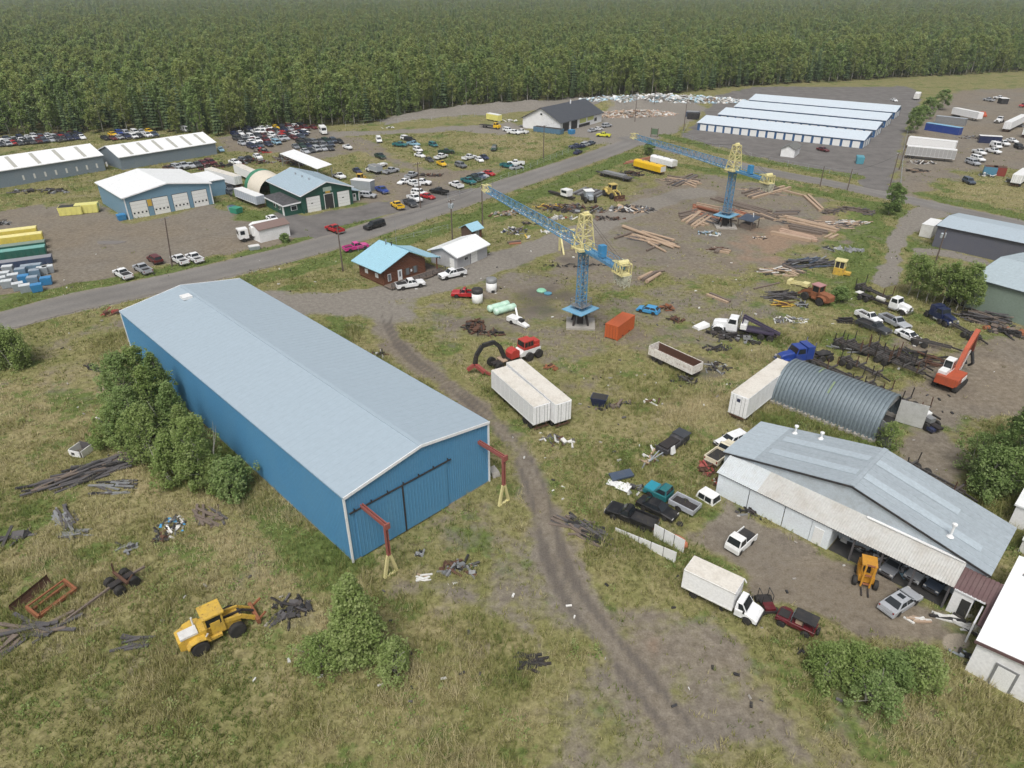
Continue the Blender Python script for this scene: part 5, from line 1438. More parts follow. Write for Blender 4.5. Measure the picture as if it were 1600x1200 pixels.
# long blue and grey sheds on skids, upper right
for lab, q0_, q1_, z, w, mat, rf in (('long bright blue container shed in the upper right yard', (1447, 192), (1500, 200), 2.8, 2.6, CARCOL['blue'], P('sky_blue_roof', (.2, .42, .62), .5)),
                                 ('long grey container shed behind the bright blue one', (1463, 181), (1510, 186), 2.8, 2.6, M_['grey'], M_['galv']),
                                 ('open blue bin with white rim in the upper right yard', (1532, 212), (1567, 214), 2.6, 2.4, CARCOL['navy'], M_['white'])):
    a, b = G(*q0_, z), G(*q1_, z)
    t = thing('storage_container', lab, 'container', (a.x, a.y, 0), math.atan2(b.y - a.y, b.x - a.x)); L = (b - a).xy.length
    boxo('body', mat, t, 0, L, 0, w, 0.05, z - .05); boxo('roof', rf, t, -.05, L + .05, -.05, w + .05, z - .045, z + .05)
# ---- orange sea container
a, b, c = G(966, 511, 2.6), G(993.7, 491, 2.6), G(950, 503, 2.6)
t = thing('sea_container', 'bright orange sea container standing in the grass', 'container', (a.x, a.y, 0), math.atan2(b.y - a.y, b.x - a.x))
L, w = 6.1, 2.44
OC = P('container_orange', (.52, .115, .035), .5, 0, .3, (.30, .10, .05), .9)
def corrug(L, h0, h1, y, out, axis='x', pitch=.28, d=.036):
    m = MB(); n = int(L / pitch); P_ = []
    for k in range(n):
        x = .1 + (L - .2) * k / n; q = (L - .2) / n
        P_ += [(x, 0), (x + q * .35, 0), (x + q * .5, 1), (x + q * .85, 1)]
    P_.append((L - .1, 0))
    lo, hi = [], []
    for x, o in P_:
        yy = y - out * d * o
        for l, z in ((lo, h0), (hi, h1)): l.append(m.vert((x, yy, z) if axis == 'x' else (yy, x, z)))
    for k in range(len(P_) - 1): m.f.append([lo[k], lo[k + 1], hi[k + 1], hi[k]]); m.m.append(0)
    return m
corrug(L, .15, 2.5, 0, -1).build('side_panel', OC, t); corrug(L, .15, 2.5, w, 1).build('side_panel', OC, t)
corrug(w, .15, 2.5, L, 1, 'y').build('end_panel', OC, t)
boxo('roof', OC, t, .05, L - .05, .05, w - .05, 2.5, 2.58); boxo('floor', M_['frame'], t, .05, L - .05, .05, w - .05, .08, .16)
for x in (0, L - .12):
    for y in (0, w - .12): boxo('corner_post', OC, t, x, x + .12, y, y + .12, 0, 2.6)
for z in (0.02, 2.46):
    for y in (0, w - .1): boxo('rail', OC, t, .12, L - .12, y, y + .1, z, z + .13)
for k in (0, 1):
    d = boxo('door', OC, t, .0, .05, .12 + k * 1.11, 1.2 + k * 1.11, .15, 2.46)
    for q in (.3, .8):
        m = MB(); m.tube((-.03, .12 + k * 1.11 + q, .2), (-.03, .12 + k * 1.11 + q, 2.4), .02, n=5); m.build('lock_rod', M_['rust'], d)
m = MB(); m.box(1.6, 2.1, -.055, -.045, .25, .42); m.box(3.9, 4.4, -.055, -.045, .25, .42); m.build('fork_pocket', M_['trim'], t)
# ---- open dump trailer
a, b = G(1083, 573, 2.35), G(1014, 541, 2.35)
t = thing('dump_trailer', 'open-topped white gravel trailer streaked with rust', 'trailer', (a.x, a.y, 0), math.atan2(b.y - a.y, b.x - a.x))
L, w = (b - a).xy.length, 2.5
RW = P('rust_streaked_white', (.76, .74, .70), .6, 0, .6, (.34, .24, .17), 1.5, rust=.2)
for y0, y1 in ((-.1, 0), (-w, -w + .1)): boxo('side', RW, t, 0, L, y0, y1, .95, 2.35)
boxo('tailgate', RW, t, 0, .1, -w + .1, -.1, .95, 2.3); boxo('front_wall', RW, t, L - .1, L, -w + .1, -.1, .95, 2.5)
boxo('floor', M_['rust'], t, .1, L - .1, -w + .1, -.1, .95, 1.1)
for y in (-.12, -w + .1): boxo('liner', M_['rust'], t, .1, L - .1, y, y + .02, 1.1, 2.3)
for k in range(8):
    for y in (0, -w - .05): boxo('side_rib', RW, t, .2 + k * (L - .5) / 7, .3 + k * (L - .5) / 7, y, y + .05, .98, 2.3)
boxo('chassis', M_['frame'], t, -.1, L + .2, -w + .6, -.6, .6, .94)
wheels(t, [(x, y) for x in (L - 1.2, L - 2.4) for y in (-.3, -w + .3)], .5, .5); boxo('landing_leg', M_['frame'], t, 1.2, 1.4, -w + .5, -.5, .03, .6)
# ---- white box truck
a, b = G(1085, 868, 3.3), G(1150, 896, 3.3)
def box_truck(t, Lb, w, zt, body, cab='white', roofm=None, floor=1.0):
    boxo('cargo_box', body, t, 0, Lb, -w, 0, floor, zt - .05); boxo('cargo_roof', roofm or M_['cream'], t, .04, Lb - .04, -w + .04, -.04, zt - .048, zt)
    m = MB()
    for y in (0, -w - .03): m.box(0, Lb, y, y + .03, zt - .2, zt - .05); m.box(0, Lb, y, y + .03, floor, floor + .12)
    m.build('box_rail', M_['offwhite'], t)
    for k in (0, 1): boxo('rear_door', body, t, -.05, -.01, -w + .1 + k * (w / 2 - .05), -w + w / 2 + k * (w / 2 - .05), floor + .1, zt - .15)
    boxo('chassis', M_['frame'], t, .1, Lb + 1.8, -w + .6, -.6, .55, floor - .02)
    c0, c1, cw = Lb + .15, Lb + 2.35, 1.0
    yc = -w / 2
    T = Matrix.Translation((0, yc, 0))
    m = MB(); m.M = T; shell(m, [(c0, 1.35), (Lb + 1.15, 1.35), (c1 - .25, 1.12), (c1, .9)], c0, c1, .5, [Lb + 1.45], .5, cw, 0, .08, cz=.4); m.build('cab_body', CARCOL[cab], t)
    bb, tt = (c0, Lb + 1.3), (c0 + .05, Lb + .75)
    m = MB(); m.M = T; house(m, bb, tt, 1.34, 2.15, cw - .06, cw - .18); m.build('cab', CARCOL[cab], t)
    for n, q in panes(bb, tt, 1.34, 2.15, cw - .06, cw - .18, ((.3, .9),)):
        q.v = [(x, y + yc, z) for x, y, z in q.v]; q.build(n, M_['glass'], t)
    for s in (-1, 1):
        boxo('headlight', M_['lamp'], t, c1 - .05, c1 + .02, yc + s * .75 - .14, yc + s * .75 + .14, .72, .88)
        boxo('mirror', M_['trim'], t, Lb + 1.0, Lb + 1.12, yc + s * 1.12 - .1, yc + s * 1.12 + .1, 1.35, 1.7)
    boxo('bumper', M_['trim'], t, c1 - .02, c1 + .1, yc - .95, yc + .95, .42, .62)
    wheels(t, [(Lb + 1.45, yc + .85), (Lb + 1.45, yc - .85), (1.2, yc + .8), (1.2, yc - .8)], .4, .34)
t = thing('box_truck', 'white box truck parked on the edge of the dirt yard', 'truck', (a.x, a.y, 0), math.atan2(b.y - a.y, b.x - a.x) - R(2))
box_truck(t, 5.1, 2.35, 3.35, M_['twhite'])

# ---- conventional tractors, logging trucks
def tractor(px, py, dx, dy, col, label, sleeper=False, tail=4.2, name='tractor_truck', cat='truck', stacks=True, crane=None):
    t = site(name, label, cat, px, py, dx, dy, zc=1.0)
    c = CARCOL[col]
    m = MB(); m.box(-tail, 2.9, -.45, -.28, .7, .95); m.box(-tail, 2.9, .28, .45, .7, .95)
    for k in range(4): m.box(-tail + .3 + k * 1.2, -tail + .45 + k * 1.2, -.28, .28, .72, .9)
    m.build('frame', M_['frame'], t)
    m = MB(); m.rings([[(x, -w_, z0_), (x, w_, z0_), (x, w_, z1_ - .12), (x, w_ - .15, z1_), (x, -w_ + .15, z1_), (x, -w_, z1_ - .12)] for x, w_, z0_, z1_ in ((1.0, .62, .95, 1.95), (2.2, .58, .95, 1.85), (2.85, .52, .9, 1.7), (2.95, .48, .95, 1.55))]); m.build('hood', c, t)
    boxo('grille', M_['chrome'], t, 2.955, 3.0, -.42, .42, .95, 1.55); boxo('bumper', M_['chrome'], t, 3.0, 3.15, -1.1, 1.1, .5, .8)
    for s in (-1, 1):
        m = MB(); m.rings([[(x, s * .6, z), (x, s * 1.15, z), (x, s * 1.15, z - .12), (x, s * .6, z - .12)] for x, z in ((1.25, .75), (1.45, 1.1), (1.9, 1.25), (2.4, 1.2), (2.75, .95), (2.9, .75))]); m.build('fender', c, t)
        boxo('headlight', M_['lamp'], t, 2.8, 2.95, s * .85 - .16, s * .85 + .16, 1.0, 1.25)
        m = MB(); m.tube((-.6, s * .8, .62), (.9, s * .8, .62), .3, n=10); m.build('fuel_tank', M_['chrome'], t)
        if stacks:
            m = MB(); m.tube((-.75 if not sleeper else -1.75, s * .98, .9), (-.75 if not sleeper else -1.75, s * .98, 3.3), .08, n=6); m.build('exhaust_stack', M_['chrome'], t)
    boxo('cab_base', c, t, -.6, 1.0, -1.02, 1.02, .8, 1.75)
    bb, tt = (-.6, 1.0), (-.5, .72)
    m = MB(); house(m, bb, tt, 1.74, 2.65, 1.0, .9); m.build('cab', c, t)
    for n, q in panes(bb, tt, 1.74, 2.65, 1.0, .9, ((.15, .9),)): q.build(n, M_['glass'], t)
    if sleeper:
        m = MB(); m.box(-1.7, -.62, -1.05, 1.05, .9, 2.75); m.build('sleeper', c, t)
    wheels(t, [(2.1, s * .98) for s in (-1, 1)] + [(x, s * .85) for x in (-tail + .8, -tail + 2.1) for s in (-1, 1)], .5, .36)
    m = MB(); m.box(-tail + .4, -tail + 2.5, -.6, .6, .96, 1.05); m.build('fifth_wheel', M_['trim'], t)
    return t
t = tractor(1146, 512, -34, -6, 'white', 'white conventional wrecker truck with a dark boom in the grass', tail=6.2); t.scale = (1.15,) * 3
m = MB()
for s in (-.4, .4): m.beam((-1.2, s, 1.3), (-1.2, s, 3.0), .2); m.beam((-1.2, s, 3.0), (-6.6, s * .5, 1.1), .22, .3)
m.box(-5.8, -1.3, -.9, .9, 1.06, 1.3); m.build('wrecker_boom', P('dark_purple_steel', (.05, .04, .075), .5), t)
boxo('tool_box', M_['white'], t, -1.9, -1.0, -1.1, 1.1, 1.3, 2.0)
t = site('body_panel', 'white truck hood panel lying in front of the wrecker truck', 'panel', 1095, 512, -20, 6)
m = MB(); m.hexa([(-1.3, -.9, .2), (1.3, -.8, .05), (1.3, .8, .05), (-1.3, .9, .2)], [(-1.3, -.7, .75), (1.3, -.6, .45), (1.3, .6, .45), (-1.3, .7, .75)]); m.build('panel', M_['white'], t)
tractor(1246, 558, -30, 4, 'blue', 'bright blue conventional truck beside the arched hut', True, 5.5).scale = (1.15,) * 3
t = tractor(1398, 477, 34, 12, 'white', 'white conventional truck with a long bare frame below the aspens', False, 7.2, stacks=False)
m = MB(); m.tube((-3.6, 0, 1.3), (-2.0, 0, 1.3), .38, n=12); m.build('tank', M_['offwhite'], t)
boxo('ramp', M_['offwhite'], t, -7.6, -6.6, -.7, .7, 1.1, 1.2)
t = tractor(1470, 494, 40, 20, 'navy', 'dark navy truck cab sunk in the weeds below the sage building', True, 3.0, stacks=False)
def log_trailer(px, py, dx, dy, label, L=9.0, bunks=4, ax=(0.9, 2.2), stake=1.7, group='dark logging trailers with upright stakes', wl=True):
    t = site('log_trailer', label, 'trailer', px, py, dx, dy, zc=.9, group=group)
    m = MB(); m.box(-L / 2, L / 2, -.42, -.25, .75, 1.05); m.box(-L / 2, L / 2, .25, .42, .75, 1.05)
    for k in range(int(L / 1.1)): m.box(-L / 2 + .3 + k * 1.1, -L / 2 + .42 + k * 1.1, -.25, .25, .8, .98)
    fm = P('greyed_frame', (.075, .07, .068), .7, .1, .6, (.13, .085, .06), 1.2); m.build('frame', fm, t)
    for k in range(bunks):
        x = -L / 2 + .7 + (L - 1.4) * k / max(1, bunks - 1)
        b = boxo('bunk', fm, t, x - .12, x + .12, -1.25, 1.25, 1.06, 1.28)
        for s in (-1, 1):
            m = MB(); m.beam((x, s * 1.2, 1.2), (x + rnd.uniform(-.1, .1), s * (1.2 + rnd.uniform(-.1, .15)), 1.2 + stake * rnd.uniform(.75, 1.1)), .11); m.build('stake', M_['rust'] if k % 2 else M_['frame'], b)
    if wl: wheels(t, [(a - L / 2, s * .85) for a in ax + ((L - 1.3, L - 2.6) if L >= 9 else ()) for s in (-1, 1)], .52, .5)
    m = MB(); m.beam((L / 2, 0, .9), (L / 2 + 1.6, 0, .7), .2); m.build('drawbar', M_['frame'], t)
    return t
for a in ((1300, 576, 30, 14, 'logging trailer with wheels right behind the blue truck', 10, 3), (1330, 540, 30, 12, 'logging trailer nearest the parked white car', 6, 2),
          (1362, 548, 34, 14, 'middle logging trailer of the tangled stack', 9, 4), (1400, 553, 34, 14, 'right-hand logging trailer of the tangled stack', 9, 3),
          (1345, 572, 34, 16, 'empty logging trailer in front of the tangled stack', 7, 3), (1400, 620, 34, 16, 'logging trailer behind the arched hut with tall stakes', 10, 4),
          (1460, 746, 34, 18, 'dark flat trailer between shop roof and big tree', 7, 2), (1455, 535, 34, 8, 'bare frame with white planks beside the excavator', 6, 0),
          (1500, 512, 40, 22, 'long dark frame stretching away from the navy cab', 9, 0), (1365, 455, 26, 12, 'dark frame with silver tank at the top of the truck row', 8, 2),
          (1520, 470, 36, 8, 'dark rail frame at the foot of the sage building', 9, 0), (1405, 568, 30, 12, 'logging trailer stacked low beside the dirt track', 8, 4)):
    log_trailer(*a)
t = site('flatbed_trailer', 'flat grey trailer frame on the roadside grass by the yellow tank', 'trailer', 962, 279, 34, 8)
boxo('deck', M_['timbergrey'], t, -6, 6, -1.4, 1.4, 1.0, 1.2); boxo('load', M_['grey'], t, -4.5, 4, -1.3, .6, 1.2, 1.8); boxo('frame', M_['frame'], t, -8, 6, -.5, .5, .7, 1.0); wheels(t, [(x, s * 1) for x in (-5, -3.7, 4) for s in (-1, 1)], .45, .4)
for lab, px, py, col, L_ in (('long yellow box trailer with rounded top beyond the lumber yard', 1014, 268, 'yellow', 12), ('long white box trailer behind the yellow one', 1036, 260, 'white', 10)):
    t = site('old_trailer', lab, 'trailer', px, py, 34, 9, group='rounded box trailers')
    m = MB(); m.rings([[(x, y_, z_) for y_, z_ in ((-1.25, .9), (1.25, .9), (1.25, 2.5), (1.0, 2.85), (.4, 3.0), (-.4, 3.0), (-1.0, 2.85), (-1.25, 2.5))] for x in (-L_ / 2, L_ / 2)]); m.build('body', CARCOL[col], t); boxo('end_rim', M_['offwhite'], t, L_ / 2, L_ / 2 + .06, -1.1, 1.1, 1.0, 2.6)
    boxo('chassis', M_['rust'], t, -L_ / 2 - 1.5, L_ / 2, -.6, .6, .6, .9); wheels(t, [(x, s) for x in (-L_ / 2 + 1, -L_ / 2 + 2.4, L_ / 2 - 3) for s in (-1, 1)], .5, .4)
    for k in range(3): m = MB(); m.tube((-3 + 3 * k, 0, 3.0), (-3 + 3 * k, 0, 3.2), .3, n=10); m.build('hatch', M_['grey'], t)

# ---- loaders and other machines
def loader(px, py, dx, dy, label, col, s=1.0, bucket=True, cabmat=None, glass=True, counter=None, wmat=None, forks=False, name='wheel_loader'):
    t = site(name, label, 'loader', px, py, dx, dy, zc=.6); t.scale = (s,) * 3
    C_ = col
    m = MB(); m.prism([(-3.1, .9), (-3.1, 1.75), (-2.6, 1.95), (-.9, 2.0), (-.5, 1.9), (-.5, .8), (-2.4, .65)], -.75, .75); m.build('engine_hood', C_, t)
    if counter: boxo('radiator_panel', counter, t, -2.9, -1.5, -.78, .2, 1.96, 2.15)
    boxo('frame', C_, t, -2.6, .2, -1.0, 1.0, .75, 1.0)
    for sd in (-1, 1):
        m = MB(); m.rings([[(x, sd * .75, z), (x, sd * 1.4, z), (x, sd * 1.4, z - .1), (x, sd * .75, z - .1)] for x, z in ((-2.6, 1.2), (-2.3, 1.6), (-1.7, 1.72), (-1.1, 1.6), (-.8, 1.2))]); m.build('fender', C_, t)
    bb, tt = (-.9, .55), (-.85, .5)
    boxo('cab_base', C_, t, -.9, .6, -.75, .75, 1.0, 1.9)
    m = MB()
    for x in (-.85, .5):
        for y in (-.7, .7): m.box(x - .07, x + .07, y - .07, y + .07, 1.9, 3.0)
    m.build('cab_pillar', C_, t); boxo('cab_roof', cabmat or C_, t, -1.0, .75, -.88, .88, 3.0, 3.14)
    boxo('cab_glass', M_['glass'], t, -.8, .46, -.66, .66, 1.9, 2.98); boxo('door_panel', C_, t, -.5, .3, -.76, -.67, 1.9, 2.3)
    boxo('front_frame', C_, t, .2, 1.9, -.55, .55, .7, 1.5)
    for sd in (-1, 1):
        m = MB(); m.beam((.6, sd * .55, 1.75), (2.0, sd * .6, 1.5), .18, .4); m.beam((2.0, sd * .6, 1.5), (3.1, sd * .6, .55), .18, .36); m.build('lift_arm', C_, t)
    m = MB(); m.beam((.7, 0, 1.6), (2.2, 0, 1.6), .16); m.beam((2.2, 0, 1.6), (3.1, 0, .9), .16); m.box(1.9, 2.1, -.6, .6, 1.3, 1.5); m.build('linkage', M_['frame'], t)
    if bucket:
        m = MB(); m.prism([(3.0, .15), (3.0, 1.1), (3.2, 1.2), (3.15, .35), (4.0, .1), (3.95, .02), (3.2, .02)], -1.4, 1.4); m.build('bucket', M_['rust'] if forks else C_, t)
    wheels(t, [(1.35, sd * 1.12) for sd in (-1, 1)] + [(-1.7, sd * 1.12) for sd in (-1, 1)], .72, .5, rimmat=wmat)
    return t
t = loader(340, 985, 58, -28, 'old yellow wheel loader without bucket in the grass at lower left', M_['yellow'], 1.08, False, counter=M_['offwhite'], wmat=M_['rustlight'])
m = MB(); m.beam((-1.2, -.9, 1.2), (-.9, -1.2, 1.9), .12); m.tube((-1.6, .3, 2.0), (-1.6, .3, 2.9), .08); m.build('exhaust_pipe', M_['offwhite'], t)
m = MB(); m.box(3.0, 3.3, -1.2, 1.2, .3, .8); m.beam((3.2, -.9, .5), (3.9, -1.0, 1.1), .15); m.beam((3.2, .9, .5), (4.1, .9, 1.0), .15); m.build('tool_frame', M_['rustlight'], t)
loader(957, 305, 26, 12, 'yellow wheel loader with a grapple among the lumber yard scrap', P('faded_yellow', (.56, .44, .14), .6, 0, .5, (.25, .19, .09), 1.6), 1.2, True, forks=True)
loader(563, 284, -18, 10, 'bright yellow loader behind the green garage', M_['yellow'], .95)
loader(1274, 466, -30, -12, 'rusty orange wheel loader with pinkish engine cover in the weeds', M_['rustlight'], 1.1, False, cabmat=P('pink_panel', (.42, .22, .22), .6), wmat=M_['timberdark'])
t = site('loader_boom', 'pale yellow loader arm lying left of the rusty orange loader', 'machine part', 1246, 446, 24, 6)
m = MB(); m.beam((-1.6, -.5, .4), (1.6, -.5, .7), .2, .4); m.beam((-1.6, .5, .4), (1.6, .5, .7), .2, .4); m.box(-1.9, -1.2, -.9, .9, .1, .9); m.box(1.0, 2.2, -.7, .7, .3, 1.0); m.build('arm', M_['paleyellow'], t)
# lone yellow cab
t = site('machine_cab', 'abandoned yellow machine cab standing alone in the grass', 'cab', 1310, 428, 20, 4)
boxo('base', M_['yellow'], t, -1.0, 1.0, -.9, .9, 0.02, 1.5); m = MB()
for x in (-.9, .9):
    for y in (-.8, .8): m.box(x - .07, x + .07, y - .07, y + .07, 1.5, 2.9)
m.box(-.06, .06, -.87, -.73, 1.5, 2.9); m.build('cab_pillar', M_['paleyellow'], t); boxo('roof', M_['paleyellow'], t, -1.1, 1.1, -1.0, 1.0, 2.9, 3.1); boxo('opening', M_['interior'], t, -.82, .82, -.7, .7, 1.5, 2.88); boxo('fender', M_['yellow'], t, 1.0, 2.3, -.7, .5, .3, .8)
# red forwarder with a folded grapple boom
t = site('log_loader', 'red and white forwarder with a folded black grapple boom', 'machine', 822, 552, 26, -9, zc=.8)
m = MB(); m.box(-1.8, 2.2, -1.0, 1.0, 1.0, 1.5); m.prism([(-1.8, 1.5), (2.2, 1.5), (2.2, 1.8), (-1.2, 1.9)], -1.0, 1.0); m.build('chassis_cover', M_['white'], t)
boxo('engine_cover', M_['red'], t, -.6, 2.0, -.95, .95, 1.92, 2.35); boxo('rear_box', M_['red'], t, 1.1, 2.1, -.8, .8, 2.35, 2.9)
bb, tt = (-1.1, .9), (-1.0, .8)
m = MB(); house(m, bb, tt, 2.0, 3.4, .95, .9); m.build('cab', M_['red'], t)
for n, q in panes(bb, tt, 2.0, 3.4, .95, .9, ((.06, .34), (.38, .64), (.68, .94)), .3): q.build(n, M_['glass'], t)
wheels(t, [(x, s * 1.15) for x in (-.2, 1.7) for s in (-1, 1)], .75, .5); wheels(t, [(-6.0, s * 1.15) for s in (-1, 1)], .75, .5)
m = MB(); m.prism([(-3.5, 1.1), (-1.9, 1.1), (-1.9, 2.2), (-2.3, 2.5), (-3.1, 2.4), (-3.5, 2.0)], -.8, .8); m.build('front_hood', M_['red'], t)
boxo('front_frame', M_['frame'], t, -6.6, -1.9, -.5, .5, .7, 1.1); boxo('deck_plate', M_['timber'], t, -5.2, -4.3, -.9, .9, 1.15, 1.3)
m = MB(); pth = [(-4.2, 0, 1.2), (-5.2, 0, 3.6), (-6.2, .1, 4.6), (-8.2, .3, 4.5), (-9.3, .4, 3.1), (-9.5, .5, 1.5)]
for p_, q_ in zip(pth, pth[1:]): m.beam(p_, q_, .42, .62)
m.build('boom', M_['trim'], t)
m = MB(); m.beam((-9.5, .5, 1.6), (-10.4, 1.2, .7), .6, .5); m.beam((-9.5, .5, 1.6), (-8.7, -.9, .6), .6, .5); m.beam((-8.6, -1.0, .7), (-8.1, -1.6, .3), .25, .4); m.build('grapple', P('worn_red', (.32, .07, .06), .6, 0, .7, (.2, .1, .08), 2.5), t)
# excavator
t = thing('excavator', 'orange excavator with white cab and raised boom on the dirt', 'excavator', at(1485, 594, .8), R(42)); t.scale = (1.12,) * 3
for s in (-1, 1):
    m = MB(); m.rings([[(x, s * 1.25 - .28, z0_), (x, s * 1.25 + .28, z0_), (x, s * 1.25 + .28, z1_), (x, s * 1.25 - .28, z1_)] for x, z0_, z1_ in ((-2.1, .3, .6), (-1.8, .03, .85), (1.8, .03, .85), (2.1, .3, .6))]); m.build('track', M_['tyre'], t)
boxo('undercarriage', M_['frame'], t, -1.2, 1.2, -1.0, 1.0, .3, .95)
m = MB(); m.prism([(-2.5, -1.1), (-2.1, -1.35), (1.3, -1.35), (1.3, 1.35), (-2.1, 1.35), (-2.5, 1.1)], 1.0, 1.9, 'xy'); m.build('house', M_['orange'], t)
boxo('counterweight', M_['orange'], t, -2.8, -2.2, -1.2, 1.2, 1.05, 2.2); boxo('side_panel', M_['white'], t, -.6, 1.2, -1.42, -1.36, 1.1, 1.6)
bb, tt = (-.3, 1.35), (-.2, 1.15)
m = MB(); m.M = Matrix.Translation((0, .8, 0)); house(m, bb, tt, 1.9, 3.5, .55, .5); m.build('cab', M_['white'], t)
for n, q in panes(bb, tt, 1.9, 3.5, .55, .5, ((.1, .5), (.55, .92)), .15): q.v = [(x, y + .8, z) for x, y, z in q.v]; q.build(n, M_['glass'], t)
boxo('engine_cover', M_['white'], t, -2.0, -.5, .3, 1.3, 1.9, 2.5)
m = MB(); m.prism([(.8, 1.5), (1.3, 1.4), (3.2, 4.2), (5.2, 6.4), (4.9, 6.7), (2.6, 4.7)], -.28, .28, 'xz'); m.build('boom', M_['orange'], t)
m = MB(); m.beam((5.0, 0, 6.5), (5.8, 0, 3.2), .4, .5); m.build('stick', P('dark_red_steel', (.16, .045, .03), .7), t)
m = MB(); m.tube((1.6, .35, 1.8), (3.4, .35, 4.2), .1, n=6); m.tube((1.6, -.35, 1.8), (3.4, -.35, 4.2), .1, n=6); m.tube((3.6, 0, 5.2), (5.2, 0, 5.6), .1, n=6); m.build('ram', M_['chrome'], t)
m = MB(); m.beam((5.8, 0, 3.2), (5.4, -.7, 1.6), .3); m.beam((5.8, 0, 3.2), (6.5, .6, 1.7), .3); m.beam((5.4, -.7, 1.6), (5.9, -.2, .9), .25); m.beam((6.5, .6, 1.7), (6.1, .2, .9), .25); m.build('grapple', M_['trim'], t)
# forklift
t = thing('forklift', 'yellow mast forklift in front of the open lean-to bay', 'forklift', at(1353, 899, .9), R(-112))
FY = P('forklift_yellow', (.56, .27, .03), .5, 0, .4, (.2, .12, .05))
boxo('body', FY, t, -1.4, .6, -.75, .75, .5, 1.2); boxo('counterweight', FY, t, -1.7, -1.0, -.7, .7, .5, 1.6); boxo('roof', FY, t, -1.1, .5, -.7, .7, 2.5, 2.6)
for x in (-1.0, .4):
    for y in (-.62, .62): boxo('roof_post', FY, t, x - .06, x + .06, y - .06, y + .06, 1.2, 2.5)
boxo('seat', M_['trim'], t, -.7, -.1, -.3, .3, 1.2, 1.7)
for y in (-.4, .4): boxo('mast', FY, t, .85, 1.0, y - .08, y + .08, .2, 3.0)
for z in (.5, 1.6, 2.9): boxo('mast_bar', M_['rustlight'], t, .82, .98, -.4, .4, z, z + .12)
for y in (-.3, .3): boxo('fork', M_['trim'], t, 1.02, 2.2, y - .07, y + .07, .1, .18)
wheels(t, [(.6, s * .95) for s in (-1, 1)], .5, .4); wheels(t, [(-1.2, s * .7) for s in (-1, 1)], .4, .3)

# ---- dumpsters and bins
def bin_(px, py, label, col, L, w, h, rz, lid=None, group=None, z=0.0, taper=.12, rim=True, name='dumpster', zc=0.6):
    p = at(px, py, zc)
    t = thing(name, label, 'bin', p, R(rz), group)
    m = MB(); x, y = L / 2, w / 2
    m.hexa([(-x + taper, -y + taper, .1), (x - taper, -y + taper, .1), (x - taper, y - taper, .1), (-x + taper, y - taper, .1)], [(-x, -y, h), (x, -y, h), (x, y, h), (-x, y, h)]); m.build('body', col, t)
    for k in range(int(L / 1.1) if L > 2.9 else 0):
        xx = -x + .3 + k * (L - .6) / max(1, int(L / 1.1) - 1)
        for s in (-1, 1): boxo('side_rib', col, t, xx - .05, xx + .05, s * (y - .02) - .05, s * (y - .02) + .05, .3, h)
    if lid is not None: boxo('lid', lid, t, -x + .05, x - .05, -y + .05, y - .05, h + .003, h + .08)
    else: boxo('inside', M_['interior'], t, -x + .1, x - .1, -y + .1, y - .1, h + .003, h + .01)
    return t
BINY, BING, BINB = P('bin_yellow', (.72, .60, .12), .5, 0, .3), P('bin_green', (.02, .13, .10), .5, 0, .3), P('bin_blue', (.035, .22, .46), .5, 0, .3)
BINN, BINGREY = P('bin_navy', (.05, .08, .15), .5, 0, .3), P('bin_grey', (.30, .34, .37), .5, 0, .3)
LB = 'long roll-off bins at the left edge'
for k, (px, py, c, l, h, nm) in enumerate(((14, 371, BINY, P('bin_yellow_lid', (.80, .72, .30), .5), 2.3, 'rearmost long yellow bin at the left edge'), (22, 380, BINY, P('bin_yellow_lid', (.80, .72, .30), .5), 2.3, 'front long yellow bin at the left edge'),
        (24, 389, BING, P('bin_green_lid', (.20, .27, .22), .5), 1.6, 'long green bin with a grey lid at the left edge'), (24, 399, BING, P('bin_teal_lid', (.17, .40, .36), .5), 1.9, 'long dark green bin with pale teal lid edge at the left edge'),
        (32, 412, BINN, P('bin_slate_lid', (.26, .27, .30), .5), 1.5, 'long navy bin with slate lid at the left edge'))):
    bin_(px, py, nm, c, 12, 2.3, h, 27, l, LB)
SB = 'small waste bins clustered at the left'
spots = [(13, 422, 0), (8, 432, 0), (22, 435, 0), (42, 421, 1), (38, 437, 2), (55, 428, 1), (67, 424, 0), (76, 422, 0), (58, 419, 1), (12, 445, 0), (29, 449, 0), (40, 452, 0), (73, 440, 2), (58, 451, 2), (52, 439, 1), (33, 426, 1), (2, 440, 0)]
cnt = [0, 0, 0]
for px, py, c in sorted(spots):
    cnt[c] += 1
    bin_(px, py, ORD[cnt[c] - 1] + ' from the left of the ' + ['pale grey waste bins with whitish lids', 'steel-blue waste bins with grey lids', 'bright blue waste bins'][c], [BINGREY, P('bin_steel_blue', (.16, .26, .36), .5), BINB][c], 2.0, 1.5, 1.5, 27 + rnd.uniform(-8, 8), [P('pale_lid', (.62, .66, .68), .5), P('grey_lid', (.30, .36, .42), .5), P('blue_lid', (.05, .24, .5), .5)][c], SB)
bin_(857, 205, 'long blue roll-off bin in front of the white building', P('bin_dull_blue', (.10, .20, .30), .5), 13, 3, 2.0, -35, None)
bin_(893, 207, 'blue dumpster at the garage doors of the white building', BINB, 2.4, 2, 1.6, 40, BINB)
bin_(936, 628, 'small battered dark blue bin lying in the grass', CARCOL['navy'], 2.3, 1.7, 1.5, -20, None, taper=.35)
bin_(1343, 252, 'turquoise front-load bin at the locker yard entrance', P('bin_turquoise', (.08, .30, .38), .5), 2.4, 4.2, 2.2, -20, P('bin_turquoise', (.08, .30, .38), .5))
bin_(1546, 270, 'steel blue dumpster left of the red one', P('bin_mid_blue', (.08, .24, .36), .5), 3, 3.6, 2.6, 60, M_['rust']); bin_(1560, 271, 'dark red dumpster between the blue one and the white box', P('bin_red', (.26, .05, .04), .5), 3, 3.6, 2.6, 60, M_['rust'])
